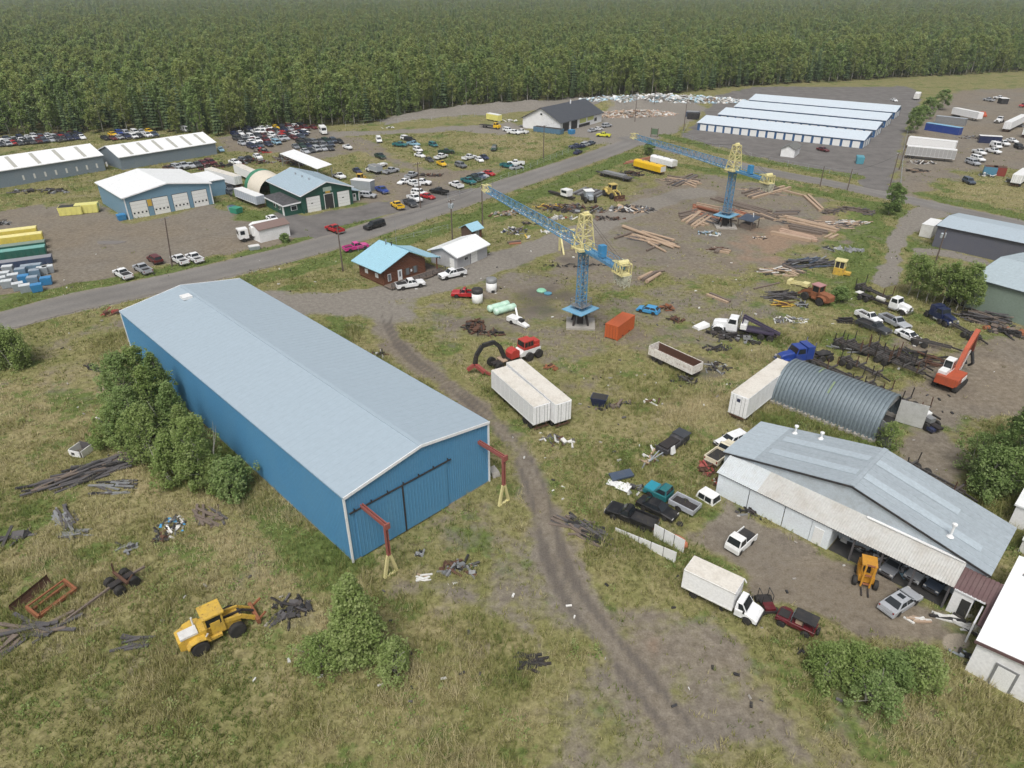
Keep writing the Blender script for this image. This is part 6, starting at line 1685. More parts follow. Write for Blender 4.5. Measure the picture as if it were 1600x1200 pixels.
bin_(369, 329, 'green bin on the grass right of the four-bay shop', P('bin_leaf_green', (.03, .26, .17), .5), 2.2, 2.8, 1.4, 60, P('bin_leaf_green', (.03, .26, .17), .5)); bin_(363, 326, 'grey bin beside the green bin', BINGREY, 1.6, 2, 1.3, 60, BINN)
bin_(397, 386, 'small pale metal box on the verge by the garbage truck', M_['galv'], 2.4, 1.6, .9, 30, M_['offwhite'])
bin_(1083, 184, 'dark open skip left of a dark box on the heap road', M_['trim'], 5, 3, 2.6, -30, None); bin_(1082, 180, 'dark storage box right of the open skip', CARCOL['slate'], 6, 4, 2.2, -20, M_['grey'])
for px, py, c in ((112, 331, 'pale yellow'), (137, 328, 'pale yellow')):
    bin_(px, py, 'pale yellow skip parked left of the four-bay shop, ' + ('left one' if px < 120 else 'right one'), CARCOL[c], 5.5, 3, 2.2, 20, None if px < 120 else CARCOL[c])
bin_(190, 340, 'blue waste tote at the corner of the four-bay shop', BINB, 2, 2, 1.4, 40, BINB)

# ---- round tanks and other objects by the log house
for px, py, lab in ((768, 455, 'white upright tank with pale band in the lot'), (746, 472, 'white upright tank with a black lid hiding the red pickup')):
    t = thing('water_tank', lab, 'tank', at(px, py), 0.3, 'white upright tanks')
    m = MB(); m.lathe([(1.0, .05), (1.05, .1), (1.05, 1.9)], n=20); m.build('body', M_['white'], t, True)
    m = MB(); m.lathe([(1.06, 1.9), (1.08, 2.0), (1.08, 2.6), (.9, 2.75), (0.001, 2.8)], n=20); m.build('lid', M_['trim'] if px == 746 else M_['grey'], t, True)
    if px == 768: boxo('hatch', M_['trim'], t, -.3, .35, -1.1, -.95, .1, .55)
for k, (px, py) in enumerate(((779, 480), (789, 484.5))):
    t = site('septic_tank', ['mint and white plastic tank, rear of two lying in the lot', 'mint and white plastic tank, front of two lying in the lot'][k], 'tank', px, py, 32, -9, zc=.5, group='mint plastic tanks')
    m = MB(); m.rings([[(x, r_ * math.cos(a_), .7 + r_ * .95 * math.sin(a_)) for a_ in np.linspace(0, 2 * math.pi, 12, endpoint=False)] for x, r_ in ((-2.3, .45), (-2.1, .7), (-1.6, .7), (-1.5, .62), (-1.1, .7), (.4, .7), (.5, .62), (.9, .7), (2.1, .7), (2.3, .45))]); m.build('shell', P('mint_plastic', (.50, .74, .60), .4, 0, .6, (.74, .76, .72), .8), t, True)
t = site('tow_dolly', 'white folded conveyor frame lying in the lot', 'machine', 809, 506, 20, 8)
m = MB(); m.box(-2.0, .4, -.8, .8, .3, 1.1); m.hexa([(.4, -.6, .2), (2.4, -.5, .1), (2.4, .5, .1), (.4, .6, .2)], [(.4, -.6, .8), (2.4, -.5, .35), (2.4, .5, .35), (.4, .6, .8)]); m.beam((-.2, .2, 1.0), (-1.4, .9, 2.4), .3, .2); m.build('frame', M_['white'], t); wheels(t, [(-.8, s * .9) for s in (-1, 1)], .35, .2); boxo('engine', M_['trim'], t, .2, 1.2, -.3, .5, .7, 1.1)
t = site('garden_pond', 'green and blue plastic tubs on the dark soil', 'tubs', 846, 456, 10, 3)
m = MB(); m.lathe([(.9, .05), (1.0, .3), (.7, .55), (.001, .6)], n=12); m.build('tub', P('mint_green', (.25, .55, .38), .5), t); m = MB(); m.lathe([(.7, .02), (.8, .25), (.001, .3)], (1.7, -.2, 0), n=12); m.build('tub', P('tub_blue', (.08, .28, .40), .5), t)
# garbage truck
t = site('garbage_truck', 'white cab-over garbage truck half hidden by the pump house', 'truck', 384, 372, -24, 4, zc=.6)
boxo('cab', M_['white'], t, -.6, 1.6, -1.15, 1.15, .8, 3.0); boxo('windscreen', M_['glass'], t, 1.6, 1.62, -.95, .95, 1.7, 2.7)
for s in (-1, 1): boxo('side_window', M_['glass'], t, .2, 1.2, s * 1.16 - .01, s * 1.16 + .01, 1.8, 2.7)
m = MB(); m.rings([[(x, -1.25, 1.1), (x, 1.25, 1.1), (x, 1.25, h_ - .4), (x, .9, h_), (x, -.9, h_), (x, -1.25, h_ - .4)] for x, h_ in ((-1.4, 3.4), (-2.4, 3.9), (-6.5, 3.9), (-8.0, 3.0))]); m.build('packer_body', M_['white'], t); boxo('frame', M_['frame'], t, -7.5, 1.2, -.6, .6, .6, 1.05)
wheels(t, [(.6, s * 1.0) for s in (-1, 1)] + [(x, s * 1.0) for x in (-4.8, -6.1) for s in (-1, 1)], .5, .35)
t = site('stake_truck', 'grey stake-bed truck with a pale deck in the salvage field', 'truck', 577, 268, -16, -5, zc=.8, group=None)
box_truck(t, 4.6, 2.3, 2.7, M_['galv'], 'white', M_['grey'])
t.location = Vector(at(589, 274)); t = site('recovery_truck', 'yellow recovery truck with a long dark flat deck', 'truck', 774, 199, 22, 3, zc=.6)
boxo('deck', M_['frame'], t, -8, -.6, -1.2, 1.2, .95, 1.1); boxo('cab_body', CARCOL['yellow'], t, -.4, 2.2, -1, 1, .6, 1.6); m = MB(); house(m, (-.4, 1.2), (-.3, .8), 1.6, 2.5, .95, .8); m.build('cab', CARCOL['yellow'], t)
for n, q in panes((-.4, 1.2), (-.3, .8), 1.6, 2.5, .95, .8, ((.1, .9),)): q.build(n, M_['glass'], t)
wheels(t, [(x, s * .9) for x in (1.2, -5.5) for s in (-1, 1)], .45, .3)
t = site('camper', 'cream bus body parked behind the yellow recovery truck', 'bus', 772, 189, 20, 4)
m = MB(); m.box(-4, 4, -1.2, 1.2, .5, 2.8); m.build('body', CARCOL['pale yellow'], t); boxo('roof', M_['white'], t, -3.9, 3.9, -1.1, 1.1, 2.81, 3.0); wheels(t, [(x, s) for x in (-2.6, 2.6) for s in (-1, 1)], .45, .3)
t = site('shuttle_bus', 'white shuttle bus at the right of the packed scrapped cars', 'bus', 505, 205, 8, 8, zc=1)
m = MB(); m.box(-3.4, 2.2, -1.15, 1.15, .6, 3.0); m.build('body', M_['white'], t); boxo('hood', M_['white'], t, 2.2, 3.4, -1, 1, .6, 1.5); boxo('windscreen', M_['glass'], t, 2.2, 2.23, -.9, .9, 1.6, 2.6)
for s in (-1, 1): boxo('side_window', M_['glass'], t, -3, 1.8, s * 1.16 - .01, s * 1.16 + .01, 1.7, 2.4)
wheels(t, [(x, s) for x in (-2.2, 2.4) for s in (-1, 1)], .42, .3)
car('oldpickup', 'white', 530, 275, 18, 7, 'white flat-deck truck beside the parts shelter', None, 1, skip=('bed_side', 'tailgate'))
t = site('utility_shed', 'grey truck box body standing right of the green garage', 'shed', 568, 297, 20, 2); boxo('body', M_['galv'], t, -3.2, 3.2, -1.3, 1.3, .05, 2.9); boxo('roof', M_['white'], t, -3.3, 3.3, -1.35, 1.35, 2.91, 3.05)
# pale truck cab and other machines upper right
tractor(1562, 188, -16, 4, 'white', 'pale truck cab in front of the tilted box trailer at upper right', False, 3)
t = site('orange_machine', 'orange machine between trailers in the upper right yard', 'machine', 1533, 182, 16, 4); m = MB(); m.rings([[(x, -1.1, .2), (x, 1.1, .2), (x, .8, h_), (x, -.8, h_)] for x, h_ in ((-2.4, .8), (-1.6, 2.0), (1.0, 2.2), (2.4, .9))]); m.build('body', M_['orange'], t); wheels(t, [(x, s * 1.1) for x in (-1.4, 1.4) for s in (-1, 1)], .5, .3)
t = site('garden_shed', 'small black shed with white roof at the top right', 'shed', 1566, 162, 10, 3); boxo('body', M_['trim'], t, -2, 2, -1.6, 1.6, .05, 2.6); boxo('roof', M_['white'], t, -2.2, 2.2, -1.8, 1.8, 2.61, 2.75)
t = site('bus_shell', 'pale grey bus shell at the top of the locker yard', 'bus', 1432, 155, 6, -8); m = MB(); m.box(-4, 4, -1.3, 1.3, .6, 3.1); m.build('body', M_['offwhite'], t); boxo('roof', M_['white'], t, -3.9, 3.9, -1.2, 1.2, 3.11, 3.25); wheels(t, [(x, s) for x in (-2.6, 2.6) for s in (-1, 1)], .45, .3)
t = site('propane_tank', 'white propane tank on the ground left of the office hut', 'tank', 1226, 235, 8, -3); m = MB(); m.lathe([(.001, -1.6), (.5, -1.35), (.6, -1), (.6, 1), (.5, 1.35), (.001, 1.6)], (0, 0, .9), 'x'); m.build('shell', M_['white'], t, True); boxo('saddle', M_['concrete'], t, -.9, -.6, -.4, .4, .0, .5); boxo('saddle', M_['concrete'], t, .6, .9, -.4, .4, .0, .5)
m = None
t = site('notice_sign', 'framed green notice sign at the road junction', 'sign', 1022, 214, 10, 1)
for s in (-1, 1): boxo('post', M_['polewood'], t, s * 1.4 - .12, s * 1.4 + .12, -.1, .1, 0, 3.4)
boxo('board', P('green_sign', (.10, .16, .09), .5), t, -1.3, 1.3, -.06, .06, .9, 3.1)
# ------------------------------------------------------------------ tower cranes
def lattice(m, a, b, w0, w1, n, t=.09, tri=False, up=Vector((0, 0, 1)), chord=None):
    """square (or triangular, apex down) truss from a to b"""
    a, b = Vector(a), Vector(b); d = (b - a).normalized()
    s = d.cross(up)
    s = s.normalized() if s.length > .01 else Vector((1, 0, 0)); u = s.cross(d).normalized()
    cs = [(-1, -1), (1, -1), (1, 1), (-1, 1)] if not tri else [(-1, -1), (1, -1), (0, 1)]
    def P_(k, f):
        w = (w0 + (w1 - w0) * f) / 2
        return a + (b - a) * f + s * cs[k][0] * w + u * cs[k][1] * w
    c = chord or t * 1.5
    N = len(cs)
    for k in range(N): m.beam(P_(k, 0), P_(k, 1), c)
    for i in range(n):
        f0, f1 = i / n, (i + 1) / n
        for k in range(N):
            j = (k + 1) % N
            m.beam(P_(k, f0), P_(j, f0), t)
            p, q = (k, j) if i % 2 else (j, k)
            m.beam(P_(p, f0), P_(q, f1), t)
def tower_crane(px, py, jib_az, label, zj, JL, CL, grp, dz=0):
    p = at(px, py)
    t = thing('tower_crane', label, 'crane', p, 0, grp)
    B, Y = M_['craneblue'], M_['paleyellow']
    m = MB(); m.prism([(-2.6, -2.2), (2.4, -2.6), (2.8, 2.1), (-2.2, 2.6)], 0, .35, 'xy'); m.build('concrete_base', M_['concrete'], t)
    m = MB()
    for s in (-1, 1):
        for r_ in (-1, 1): m.beam((s * 1.3, r_ * 1.3, .35), (s * .75, r_ * .75, 3.0), .28)
    m.box(-.5, .5, -.5, .5, .35, 2.6); m.build('base_legs', M_['frame'], t)
    R45 = Matrix.Rotation(R(45), 4, 'Z')
    m = MB(); m.M = R45; m.box(-2.5, 2.5, -2.2, 2.2, 2.95, 3.08); m.build('platform', P('platform_blue', (.16, .38, .56), .45, 0, .4, (.4, .45, .5)), t)
    m = MB(); m.M = R45
    for x in (-1.3, 0, 1.3):
        for y in (-1.3, 1.3): m.tube((x, y, 3.9), (x, y, 5.0), .055, n=5); m.tube((y, x, 3.9), (y, x, 5.0), .055, n=5)
    for z in (4.4, 5.0):
        for s in (-1.3, 1.3): m.tube((-1.3, s, z), (1.3, s, z), .05, n=5); m.tube((s, -1.3, z), (s, 1.3, z), .05, n=5)
    m.box(-1.35, 1.35, -1.35, 1.35, 3.75, 3.88)
    m.build('guard_rail', M_['grey'], t)
    for k, (za, zb, w) in enumerate(((3.1, 6.6, 1.3), (6.6, 10.2, 1.25), (10.2, zj - .7, 1.2))):
        m = MB(); lattice(m, (0, 0, za), (0, 0, zb), w, w, 4, .08, up=Vector((math.cos(jib_az), math.sin(jib_az), 0)), chord=.16); m.build('mast_section', B, t)
    m = MB(); m.tube((.2, .2, 3.2), (.2, .2, zj - 1), .06, n=5); m.tube((-.2, .2, 3.2), (-.2, .2, zj - 1), .06, n=5)
    for k in range(26): m.tube((-.2, .2, 3.4 + k * .4), (.2, .2, 3.4 + k * .4), .03, n=4)
    m.build('ladder', P('ladder_blue', (.07, .2, .36), .5), t)
    m = MB(); m.lathe([(1.15, zj - .75), (1.2, zj - .6), (1.2, zj - .25), (1.05, zj - .1)], n=20); m.build('slewing_ring', B, t)
    ja = Vector((math.cos(jib_az), math.sin(jib_az), 0)); js = Vector((-ja.y, ja.x, 0)); Z = Vector((0, 0, 1))
    Mx = Matrix(((ja.x, js.x, 0, 0), (ja.y, js.y, 0, 0), (0, 0, 1, 0), (0, 0, 0, 1)))
    m = MB(); m.M = Mx; m.box(-1.6, 1.6, -1.5, 1.5, zj - .1, zj + .08); m.box(.6, 1.7, -2.0, -1.2, zj - .2, zj + .35); m.box(-1.7, -.6, .9, 1.9, zj, zj + .4); m.build('turntable', Y, t)
    zt = zj + 5.7
    m = MB(); m.M = Mx
    lattice(m, (0, 0, zj + .1), (0, 0, zt), 2.5, 1.35, 5, .12, up=Vector((1, 0, 0)), chord=.17)
    m.box(-.75, .75, -.75, .75, zt - .1, zt + .06); m.box(-1.0, 1.0, -.25, .25, zt - .9, zt - .7); m.tube((0, -.5, zt + .2), (0, .5, zt + .2), .3, n=10)
    m.build('tower_head', Y, t)
    m = MB(); m.M = Mx; lattice(m, (1.2, 0, zj + .9), (JL - 2.2, 0, zj + .9 + dz), 1.7, 1.15, 30, .06, True, up=Vector((0, 0, 1)), chord=.13)
    m.build('jib', B, t)
    m = MB(); m.M = Mx; lattice(m, (JL - 2.2, 0, zj + .9 + dz), (JL, 0, zj + .9 + dz), 1.4, 1.1, 2, .1, False); m.box(JL - 2, JL, -.6, .6, zj + .25 + dz, zj + .35 + dz); m.build('jib_tip', Y, t)
    m = MB(); m.M = Mx
    for k in range(17):
        x = 2 + k * (JL - 5) / 17
        m.box(x, x + (JL - 5) / 17 * .72, -.12, .12, zj + .02 + dz * k / 17, zj + .07 + dz * k / 17)
    m.build('catwalk', M_['white'], t)
    m = MB(); m.M = Mx; m.box(JL * .42, JL * .42 + 1.6, -.6, .6, zj - .5, zj - .05); m.build('trolley', Y, t)
    m = MB(); m.M = Mx
    m.box(-CL, -1.2, -.75, -.5, zj - .2, zj + .25); m.box(-CL, -1.2, .5, .75, zj - .2, zj + .25); m.box(-CL, -1.2, -.5, .5, zj + .0, zj + .06); m.build('counter_jib', B, t)
    m = MB(); m.M = Mx
    for s in (-.8, .8):
        for z in (.75, 1.2): m.tube((-CL, s, zj + z), (-1.3, s, zj + z), .035, n=5)
        for k in range(7): m.tube((-1.4 - k * (CL - 1.6) / 6, s, zj + .2), (-1.4 - k * (CL - 1.6) / 6, s, zj + 1.2), .035, n=5)
    m.build('guard_rail', B, t)
    m = MB(); m.M = Mx; m.box(-CL * .55, -CL * .55 + 1.0, -.5, .5, zj + .3, zj + 2.2); m.build('winch_cabinet', P('cabinet_blue', (.05, .26, .50), .45), t)
    m = MB(); m.M = Mx; lattice(m, (-CL - 1.6, 0, zj + .3), (-CL + 1.2, 0, zj + .3), 1.7, 1.7, 4, .1); m.box(-CL - 1.5, -CL + 1.1, -.8, .8, zj - .5, zj - .38); m.tube((-CL - .4, -.9, zj + 1.2), (-CL - .4, .9, zj + 1.2), .4, n=10); m.build('counterweight_frame', Y, t)
    for k in range(3):
        m = MB(); m.M = Mx; lattice(m, (-CL - 1.3 + k * .8, 0, zj - .5), (-CL - 1.3 + k * .8, 0, zj - 2.4), 1.3, 1.0, 3, .07); m.box(-CL - 1.5 + k * .8, -CL - 1.1 + k * .8, -.45, .45, zj - 1.9, zj - .6); m.build('counterweight', P('ballast_cream', (.52, .52, .42), .7), t)
    m = MB(); m.M = Mx; m.tube((0, 0, zt), (JL * .62, 0, zj + 1.7 + dz * .6), .03, n=4); m.tube((0, .2, zt), (-CL, .3, zj + 1.2), .03, n=4); m.tube((0, -.2, zt), (-CL, -.3, zj + 1.2), .03, n=4); m.build('tie_cable', M_['frame'], t)
    return t
CG = 'blue and yellow tower cranes'
tower_crane(906, 507, R(116), 'nearer blue tower crane with yellow head, standing left of the orange container', 14.0, 41, 11, CG)
tower_crane(1132, 354, R(115.5), 'farther blue tower crane with yellow head among the timber piles', 13.8, 43, 11, CG)
t = site('trestle', 'yellow steel trestle standing on the track left of the nearer crane', 'trestle', 884, 390, 20, -3); t.scale = (1.6,) * 3
for x in (-1.0, 1.0):
    m = MB(); m.beam((x, 0, 2.6), (x, 0, 0), .25); m.beam((x, 0, 2.5), (x - .3, -1.9, 0), .22); m.build('leg', M_['paleyellow'], t)
boxo('top_beam', M_['paleyellow'], t, -1.3, 1.3, -.15, .15, 2.6, 2.85)

# ------------------------------------------------------------------ poles
def pole(px, py, h, label, arms=(), can=0, lean=(0, 0), group='wooden utility poles', light=False):
    t = thing('utility_pole', label, 'pole', at(px, py), R(45), group)
    m = MB(); top = Vector((lean[0], lean[1], h)); m.tube((0, 0, 0), top, .17, .11, 8); m.build('shaft', M_['polewood'], t)
    for z in arms:
        m = MB(); m.box(-1.2, 1.2, -.06, .06, h - z - .06, h - z + .06); o = m.build('crossarm', M_['polewood'], t)
        for x in (-1.05, -.35, .35, 1.05): m = MB(); m.tube((x, 0, h - z + .06), (x, 0, h - z + .26), .05, n=6); m.build('insulator', M_['offwhite'], o)
    for k in range(can):
        m = MB(); a = k * 2.1; m.lathe([(.26, h - 1.9), (.28, h - 1.8), (.28, h - 1.0), (.2, h - .85)], (.42 * math.cos(a), .42 * math.sin(a), 0), n=10); m.build('transformer', M_['galv'], t)
    if light: m = MB(); m.beam((0, 0, h - .6), (1.4, 0, h - .3), .07); m.box(1.2, 1.8, -.12, .12, h - .36, h - .26); m.build('street_light', M_['grey'], t)
    return t
pole(707, 376, 9.6, 'wooden pole carrying grey transformers beside the grey shed', (.3,), 3)
pole(536, 424, 10, 'plain wooden pole at the left end of the log house'); pole(269, 416, 10.5, 'leaning wooden pole between maroon wagon and white pickup', lean=(.7, -.9), light=True)
pole(754, 352, 10.5, 'thin wooden pole behind the outhouse'); pole(657, 325, 12, 'wooden pole in the roadside row of scrapped cars', (.4,))
pole(849, 248, 11, 'wooden pole with crossarm at the fence by the main road', (.3,)); pole(992, 190, 12, 'wooden pole in front of the rubble heap', (.3,)); pole(1068, 205, 12, 'wooden pole at the corner of the locker yard', (.3,))
pole(1388, 300, 11, 'wooden pole at the junction of gravel drive and side road', (.3,)); pole(1022, 165, 10, 'wooden pole on top of the rubble heap'); pole(1281, 292, 6, 'short wooden pole by the side road'); pole(1324, 297, 6, 'short pale pole by the side road')
pole(1405, 265, 11, 'pale concrete pole at the edge of the upper right yard', (.3,)); pole(1460, 415, 8, 'pole with white transformers in front of the slate grey shed', (), 2)
def wire(a, b, ha, hb, sag=.8):
    m = MB(); A, B = Vector(at(*a)), Vector(at(*b)); A.z, B.z = ha, hb; pr = A
    for k in range(1, 9):
        f = k / 8; q = A.lerp(B, f); q.z -= sag * 4 * f * (1 - f); m.tube(pr, q, .018, n=3, caps=False); pr = q
    return m
for k, (a, b, ha, hb) in enumerate(((( 536, 424), (707, 376), 9.8, 9.3), ((707, 376), (754, 352), 9.3, 10.2), ((657, 325), (849, 248), 11.6, 10.7), ((849, 248), (992, 190), 10.7, 11.7), ((1388, 300), (1324, 297), 10.6, 5.8))):
    o = wire(a, b, ha, hb).build('power_line', M_['trim']); tag(o, ['slack cable from the plain pole to the transformer pole', 'cable from the transformer pole to the pole behind the outhouse', 'long cable along the salvage yard fence', 'cable from the fence pole to the rubble heap', 'cable at the gravel drive junction'][k], 'cable')

# ------------------------------------------------------------------ timber
def timber(p0, p1, r, mat, label, z=0.0, sq=False, group='timbers lying in the lumber yard'):
    a, b = G(*p0), G(*p1); c = (a + b) / 2; L = (b - a).length
    m = MB()
    if sq: m.box(-L / 2, L / 2, -r, r, 0, r * 1.4)
    else: m.tube((-L / 2, 0, r), (L / 2, 0, r), r, r * rnd.uniform(.7, .95), 8)
    o = m.build('timber', mat); o.location = (c.x, c.y, z + .02); o.rotation_euler = (0, 0, math.atan2(b.y - a.y, b.x - a.x)); tag(o, label, 'timber', group)
    return o
TP, TD, TG, TR = M_['timber'], M_['timberdark'], M_['timbergrey'], M_['timberred']
for a in (((973, 356), (1055, 386), .42, TP, 'longest pale log in the pile right of the nearer crane'), ((1003, 363), (1054, 377), .28, TP, 'pale pole along the far side of the log pile'), ((996, 371), (1062, 389), .36, TP, 'pale log at the near side of the log pile'),
          ((1013, 381), (1040, 395), .28, TP, 'short pale pole nearest in the log pile'), ((960, 374), (988, 365), .3, TD, 'brown log lying across the left end of the log pile'), ((1020, 377), (1052, 389), .3, TP, 'pale log tucked into the log pile'), ((1010, 393), (1032, 383), .26, TD, 'dark log under the near end of the log pile'),
          ((998, 438), (1018, 428), .38, TP, 'pale log, leftmost of the small stack left of the track'), ((1004, 440), (1026, 427), .38, TD, 'brown log in the middle of the small stack'), ((1010, 443), (1031, 430), .42, TP, 'thick pale log nearest in the small stack'), ((1015, 428), (1038, 425), .3, TD, 'dark log behind the small stack')):
    timber(*a)
G2 = 'beams stacked around the farther crane'
def stack(x0, y0, x1, y1, n, ox, oy, r, mat, label, z=0, jit=2.2, sq=True):
    for k in range(n):
        j = lambda: rnd.uniform(-jit, jit)
        timber((x0 + ox * k + j(), y0 + oy * k + j() * .4), (x1 + ox * k + j() * 2, y1 + oy * k + j() * .5), r * rnd.uniform(.85, 1.15), mat if not isinstance(mat, list) else rnd.choice(mat), label + (f', {ORD[k]} from the {"far" if oy > 0 else "near"} side' if n > 1 else ''), z, sq, G2)
stack(1085, 320, 1130, 332, 6, -.9, 2.5, .27, [TR, TR, TD, P('orange_timber', (.40, .17, .09), .8)], 'reddish beam in the stack left of the farther crane'); stack(1088, 321, 1126, 330, 3, 0, 3.2, .27, [TR, TP], 'reddish beam on top of the red stack', .55)
stack(1142, 327, 1166, 335, 4, -.8, 2.5, .27, [TR, TR, TP], 'reddish beam in the stack right of the farther crane'); stack(1112, 311, 1190, 334, 4, 4, -.2, .36, TD, 'long dark beam behind the farther crane'); stack(1066, 347, 1092, 331, 5, 5, 2.2, .34, [TP, TP, TD], 'pale beam pointing at the farther crane from the left')
stack(1080, 348, 1103, 355, 3, 5, -3, .3, TP, 'short pale beam at the corner of the crane pile'); stack(1060, 336, 1085, 330, 4, 2, 2.4, .32, TD, 'dark beam at the left end of the crane pile'); stack(1098, 345, 1118, 353, 5, 2.5, -2.6, .3, [TD, TG], 'dark short beam beside the crane platform')
stack(1160, 304, 1210, 289, 3, 5, 3.0, .36, [TD, TG, TP], 'long beam in the pile beyond the farther crane'); stack(1170, 309, 1225, 293, 2, 6, 1.5, .36, TP, 'pale long beam on the near side of the far pile'); stack(1218, 298, 1252, 307, 1, 0, 0, .3, TP, 'pale beam trailing right from the far pile')
stack(1262, 305, 1282, 327, 2, -4, 3, .36, TP, 'pale beam lying crosswise by the brush heap'); stack(1226, 340, 1303, 358, 3, 3, 2.8, .4, TP, 'long pale beam in the rear row of the beam yard'); stack(1234, 352, 1290, 363, 3, -1, 2.7, .36, [TP, TD], 'pale beam in the middle row of the beam yard')
stack(1217, 361, 1272, 374, 3, 1, 1.8, .42, P('rosy_timber', (.44, .31, .23), .8), 'rosy beam in the front row of the beam yard'); stack(1206, 364.5, 1263, 379, 1, 0, 0, .42, TP, 'single pale beam nearest in the beam yard'); stack(1183, 337, 1206, 345, 4, 3, -1.3, .32, [TP, TD], 'short beam between the crane shelter and the beam yard')
stack(1208, 336, 1246, 335, 4, 1, -1.3, .3, [TD, TG], 'dark board in the pile right of the crane shelter'); stack(1117, 389, 1138, 394, 2, 3, 3.4, .3, TP, 'pale beam crossed on the small bonfire pile'); stack(1116, 396, 1130, 388, 2, 2, 1, .25, TD, 'dark stick under the small bonfire pile', .2)
stack(1207, 430, 1243, 432, 1, 0, 0, .18, TP, 'thin pale pole left of the pale yellow loader arm'); stack(1216, 421, 1242, 433, 3, 4, -2, .28, [TP, TD], 'grey-tan beam in the heap below the orange sawdust'); stack(1180, 452, 1222, 442, 1, 0, 0, .2, TD, 'thin beam beyond the rusty bucket')
stack(1043, 275, 1092, 283, 3, -2, 3, .32, [TP, TD], 'long board in the pile right of the tank trailers'); stack(1044, 290, 1080, 274, 3, 5, 1.5, .3, [TD, TG], 'crossed board in the pile right of the tank trailers'); stack(1070, 287, 1088, 293, 3, 2, -2.2, .3, TP, 'short board in the pile right of the tank trailers')
stack(976, 257, 1012, 250, 3, 2, -1.8, .25, TR, 'thin reddish pole behind the tank trailers')
stack(794, 381, 816, 378, 2, 0, 1.8, .25, [TD, TR], 'reddish plank near the grey shed'); stack(1290, 372, 1300, 367, 3, 5, 1, .25, TP, 'short cream log in the grass right of the beam yard'); stack(1104, 462, 1140, 474, 2, 4, -2, .24, [TD, TP], 'old board in the grass behind the wrecker truck')
# pipes in a row beyond the nearer crane
for k in range(9):
    m = MB(); m.tube((-4, 0, .3), (4, 0, .3), .3, n=8); o = m.build('steel_pipe', M_['timbergrey'] if k % 2 else M_['grey']); p = at(905 + k * 4.2, 299 + k * .9); o.location = p; o.rotation_euler = (0, 0, head(905, 299, 30, -13)); tag(o, ORD[k] + ' grey pipe from the left in the roadside pipe rack', 'pipe', 'parallel pipes by the roadside')
# crane shelter, little hut
t = site('timber_shelter', 'small dark-roofed shelter beside the farther crane', 'shelter', 1168, 356, 20, 5)
m = MB(); m.hexa([(-2, -1.9, 2.2), (2, -1.9, 2.2), (2, 1.9, 2.7), (-2, 1.9, 2.7)], [(-2, -1.9, 2.32), (2, -1.9, 2.32), (2, 1.9, 2.82), (-2, 1.9, 2.82)]); m.build('roof', CARCOL['slate'], t)
for x in (-1.8, 1.8):
    for y in (-1.7, 1.7): boxo('post', TD, t, x - .09, x + .09, y - .09, y + .09, 0, 2.25)
boxo('stored_boards', TD, t, -1.4, 1.4, -1.2, 1.4, .0, 1.2)
t = site('white_rod', 'white rod leaning on the small dark-roofed shelter', 'rod', 1177, 357, 10, 2); m = MB(); m.beam((0, 0, 0), (-.8, .6, 3.6), .16); m.build('rod', M_['white'], t)

# ------------------------------------------------------------------ scrap heaps and litter
def scrap(px, py, rx, ry, n, mats, label, size=(.25, .9), h=.8, name='scrap_heap', rz=0, seed=1):
    style = 'boards' if 'board' in label or 'wood' in label or 'beam' in label or 'log' in label or 'branch' in label or 'brush' in label or 'frames' in label or 'iron' in label or 'pole' in label else ''
    q = random.Random(seed + int(px * 7 + py)); p = at(px, py)
    m = MB(); ca, sa_ = math.cos(rz), math.sin(rz)
    for k in range(n):
        a, r = q.uniform(0, 6.28), math.sqrt(q.random())
        x, y = r * rx * math.cos(a), r * ry * math.sin(a)
        x, y = x * ca - y * sa_, x * sa_ + y * ca
        z = (1 - r * r) * h * q.random() + .06
        s = q.uniform(*size); mi = q.randrange(len(mats)); kind = q.random()
        if style == 'boards': kind = .5 if kind < .8 else kind * .35
        rot = Matrix.Translation((x, y, z)) @ Matrix.Rotation(q.uniform(0, 6.28), 4, 'Z') @ Matrix.Rotation(q.uniform(-.6, .6), 4, 'X') @ Matrix.Rotation(q.uniform(-.4, .4), 4, 'Y')
        m.M = rot
        if style: m.M = rot = Matrix.Translation((x, y, z)) @ Matrix.Rotation(rz + q.gauss(0, .16 if 'board' in label else .35), 4, 'Z') @ Matrix.Rotation(q.uniform(-.15, .15), 4, 'Y')
        if kind < .28: m.box(-s / 2, s / 2, -s * .3, s * .3, -s * .2, s * .25, mi)
        elif kind < .74: m.box(-s * 1.4, s * 1.4, -.08 - .05 * s, .08 + .05 * s, -.06, .07, mi)
        elif kind < .93: m.tube((-s * .4, 0, 0), (s * .4, 0, 0), s * .28, n=8, mi=mi)
        else: m.box(-s * .5, s * .5, -s * .35, s * .35, -.02, .03, mi)
    o = m.build(name, mats); o.location = p; o['kind'] = 'stuff'; o['label'] = label
    return o
RU, FR, GR, WH, BK = M_['rust'], M_['frame'], M_['grey'], M_['offwhite'], M_['trim']
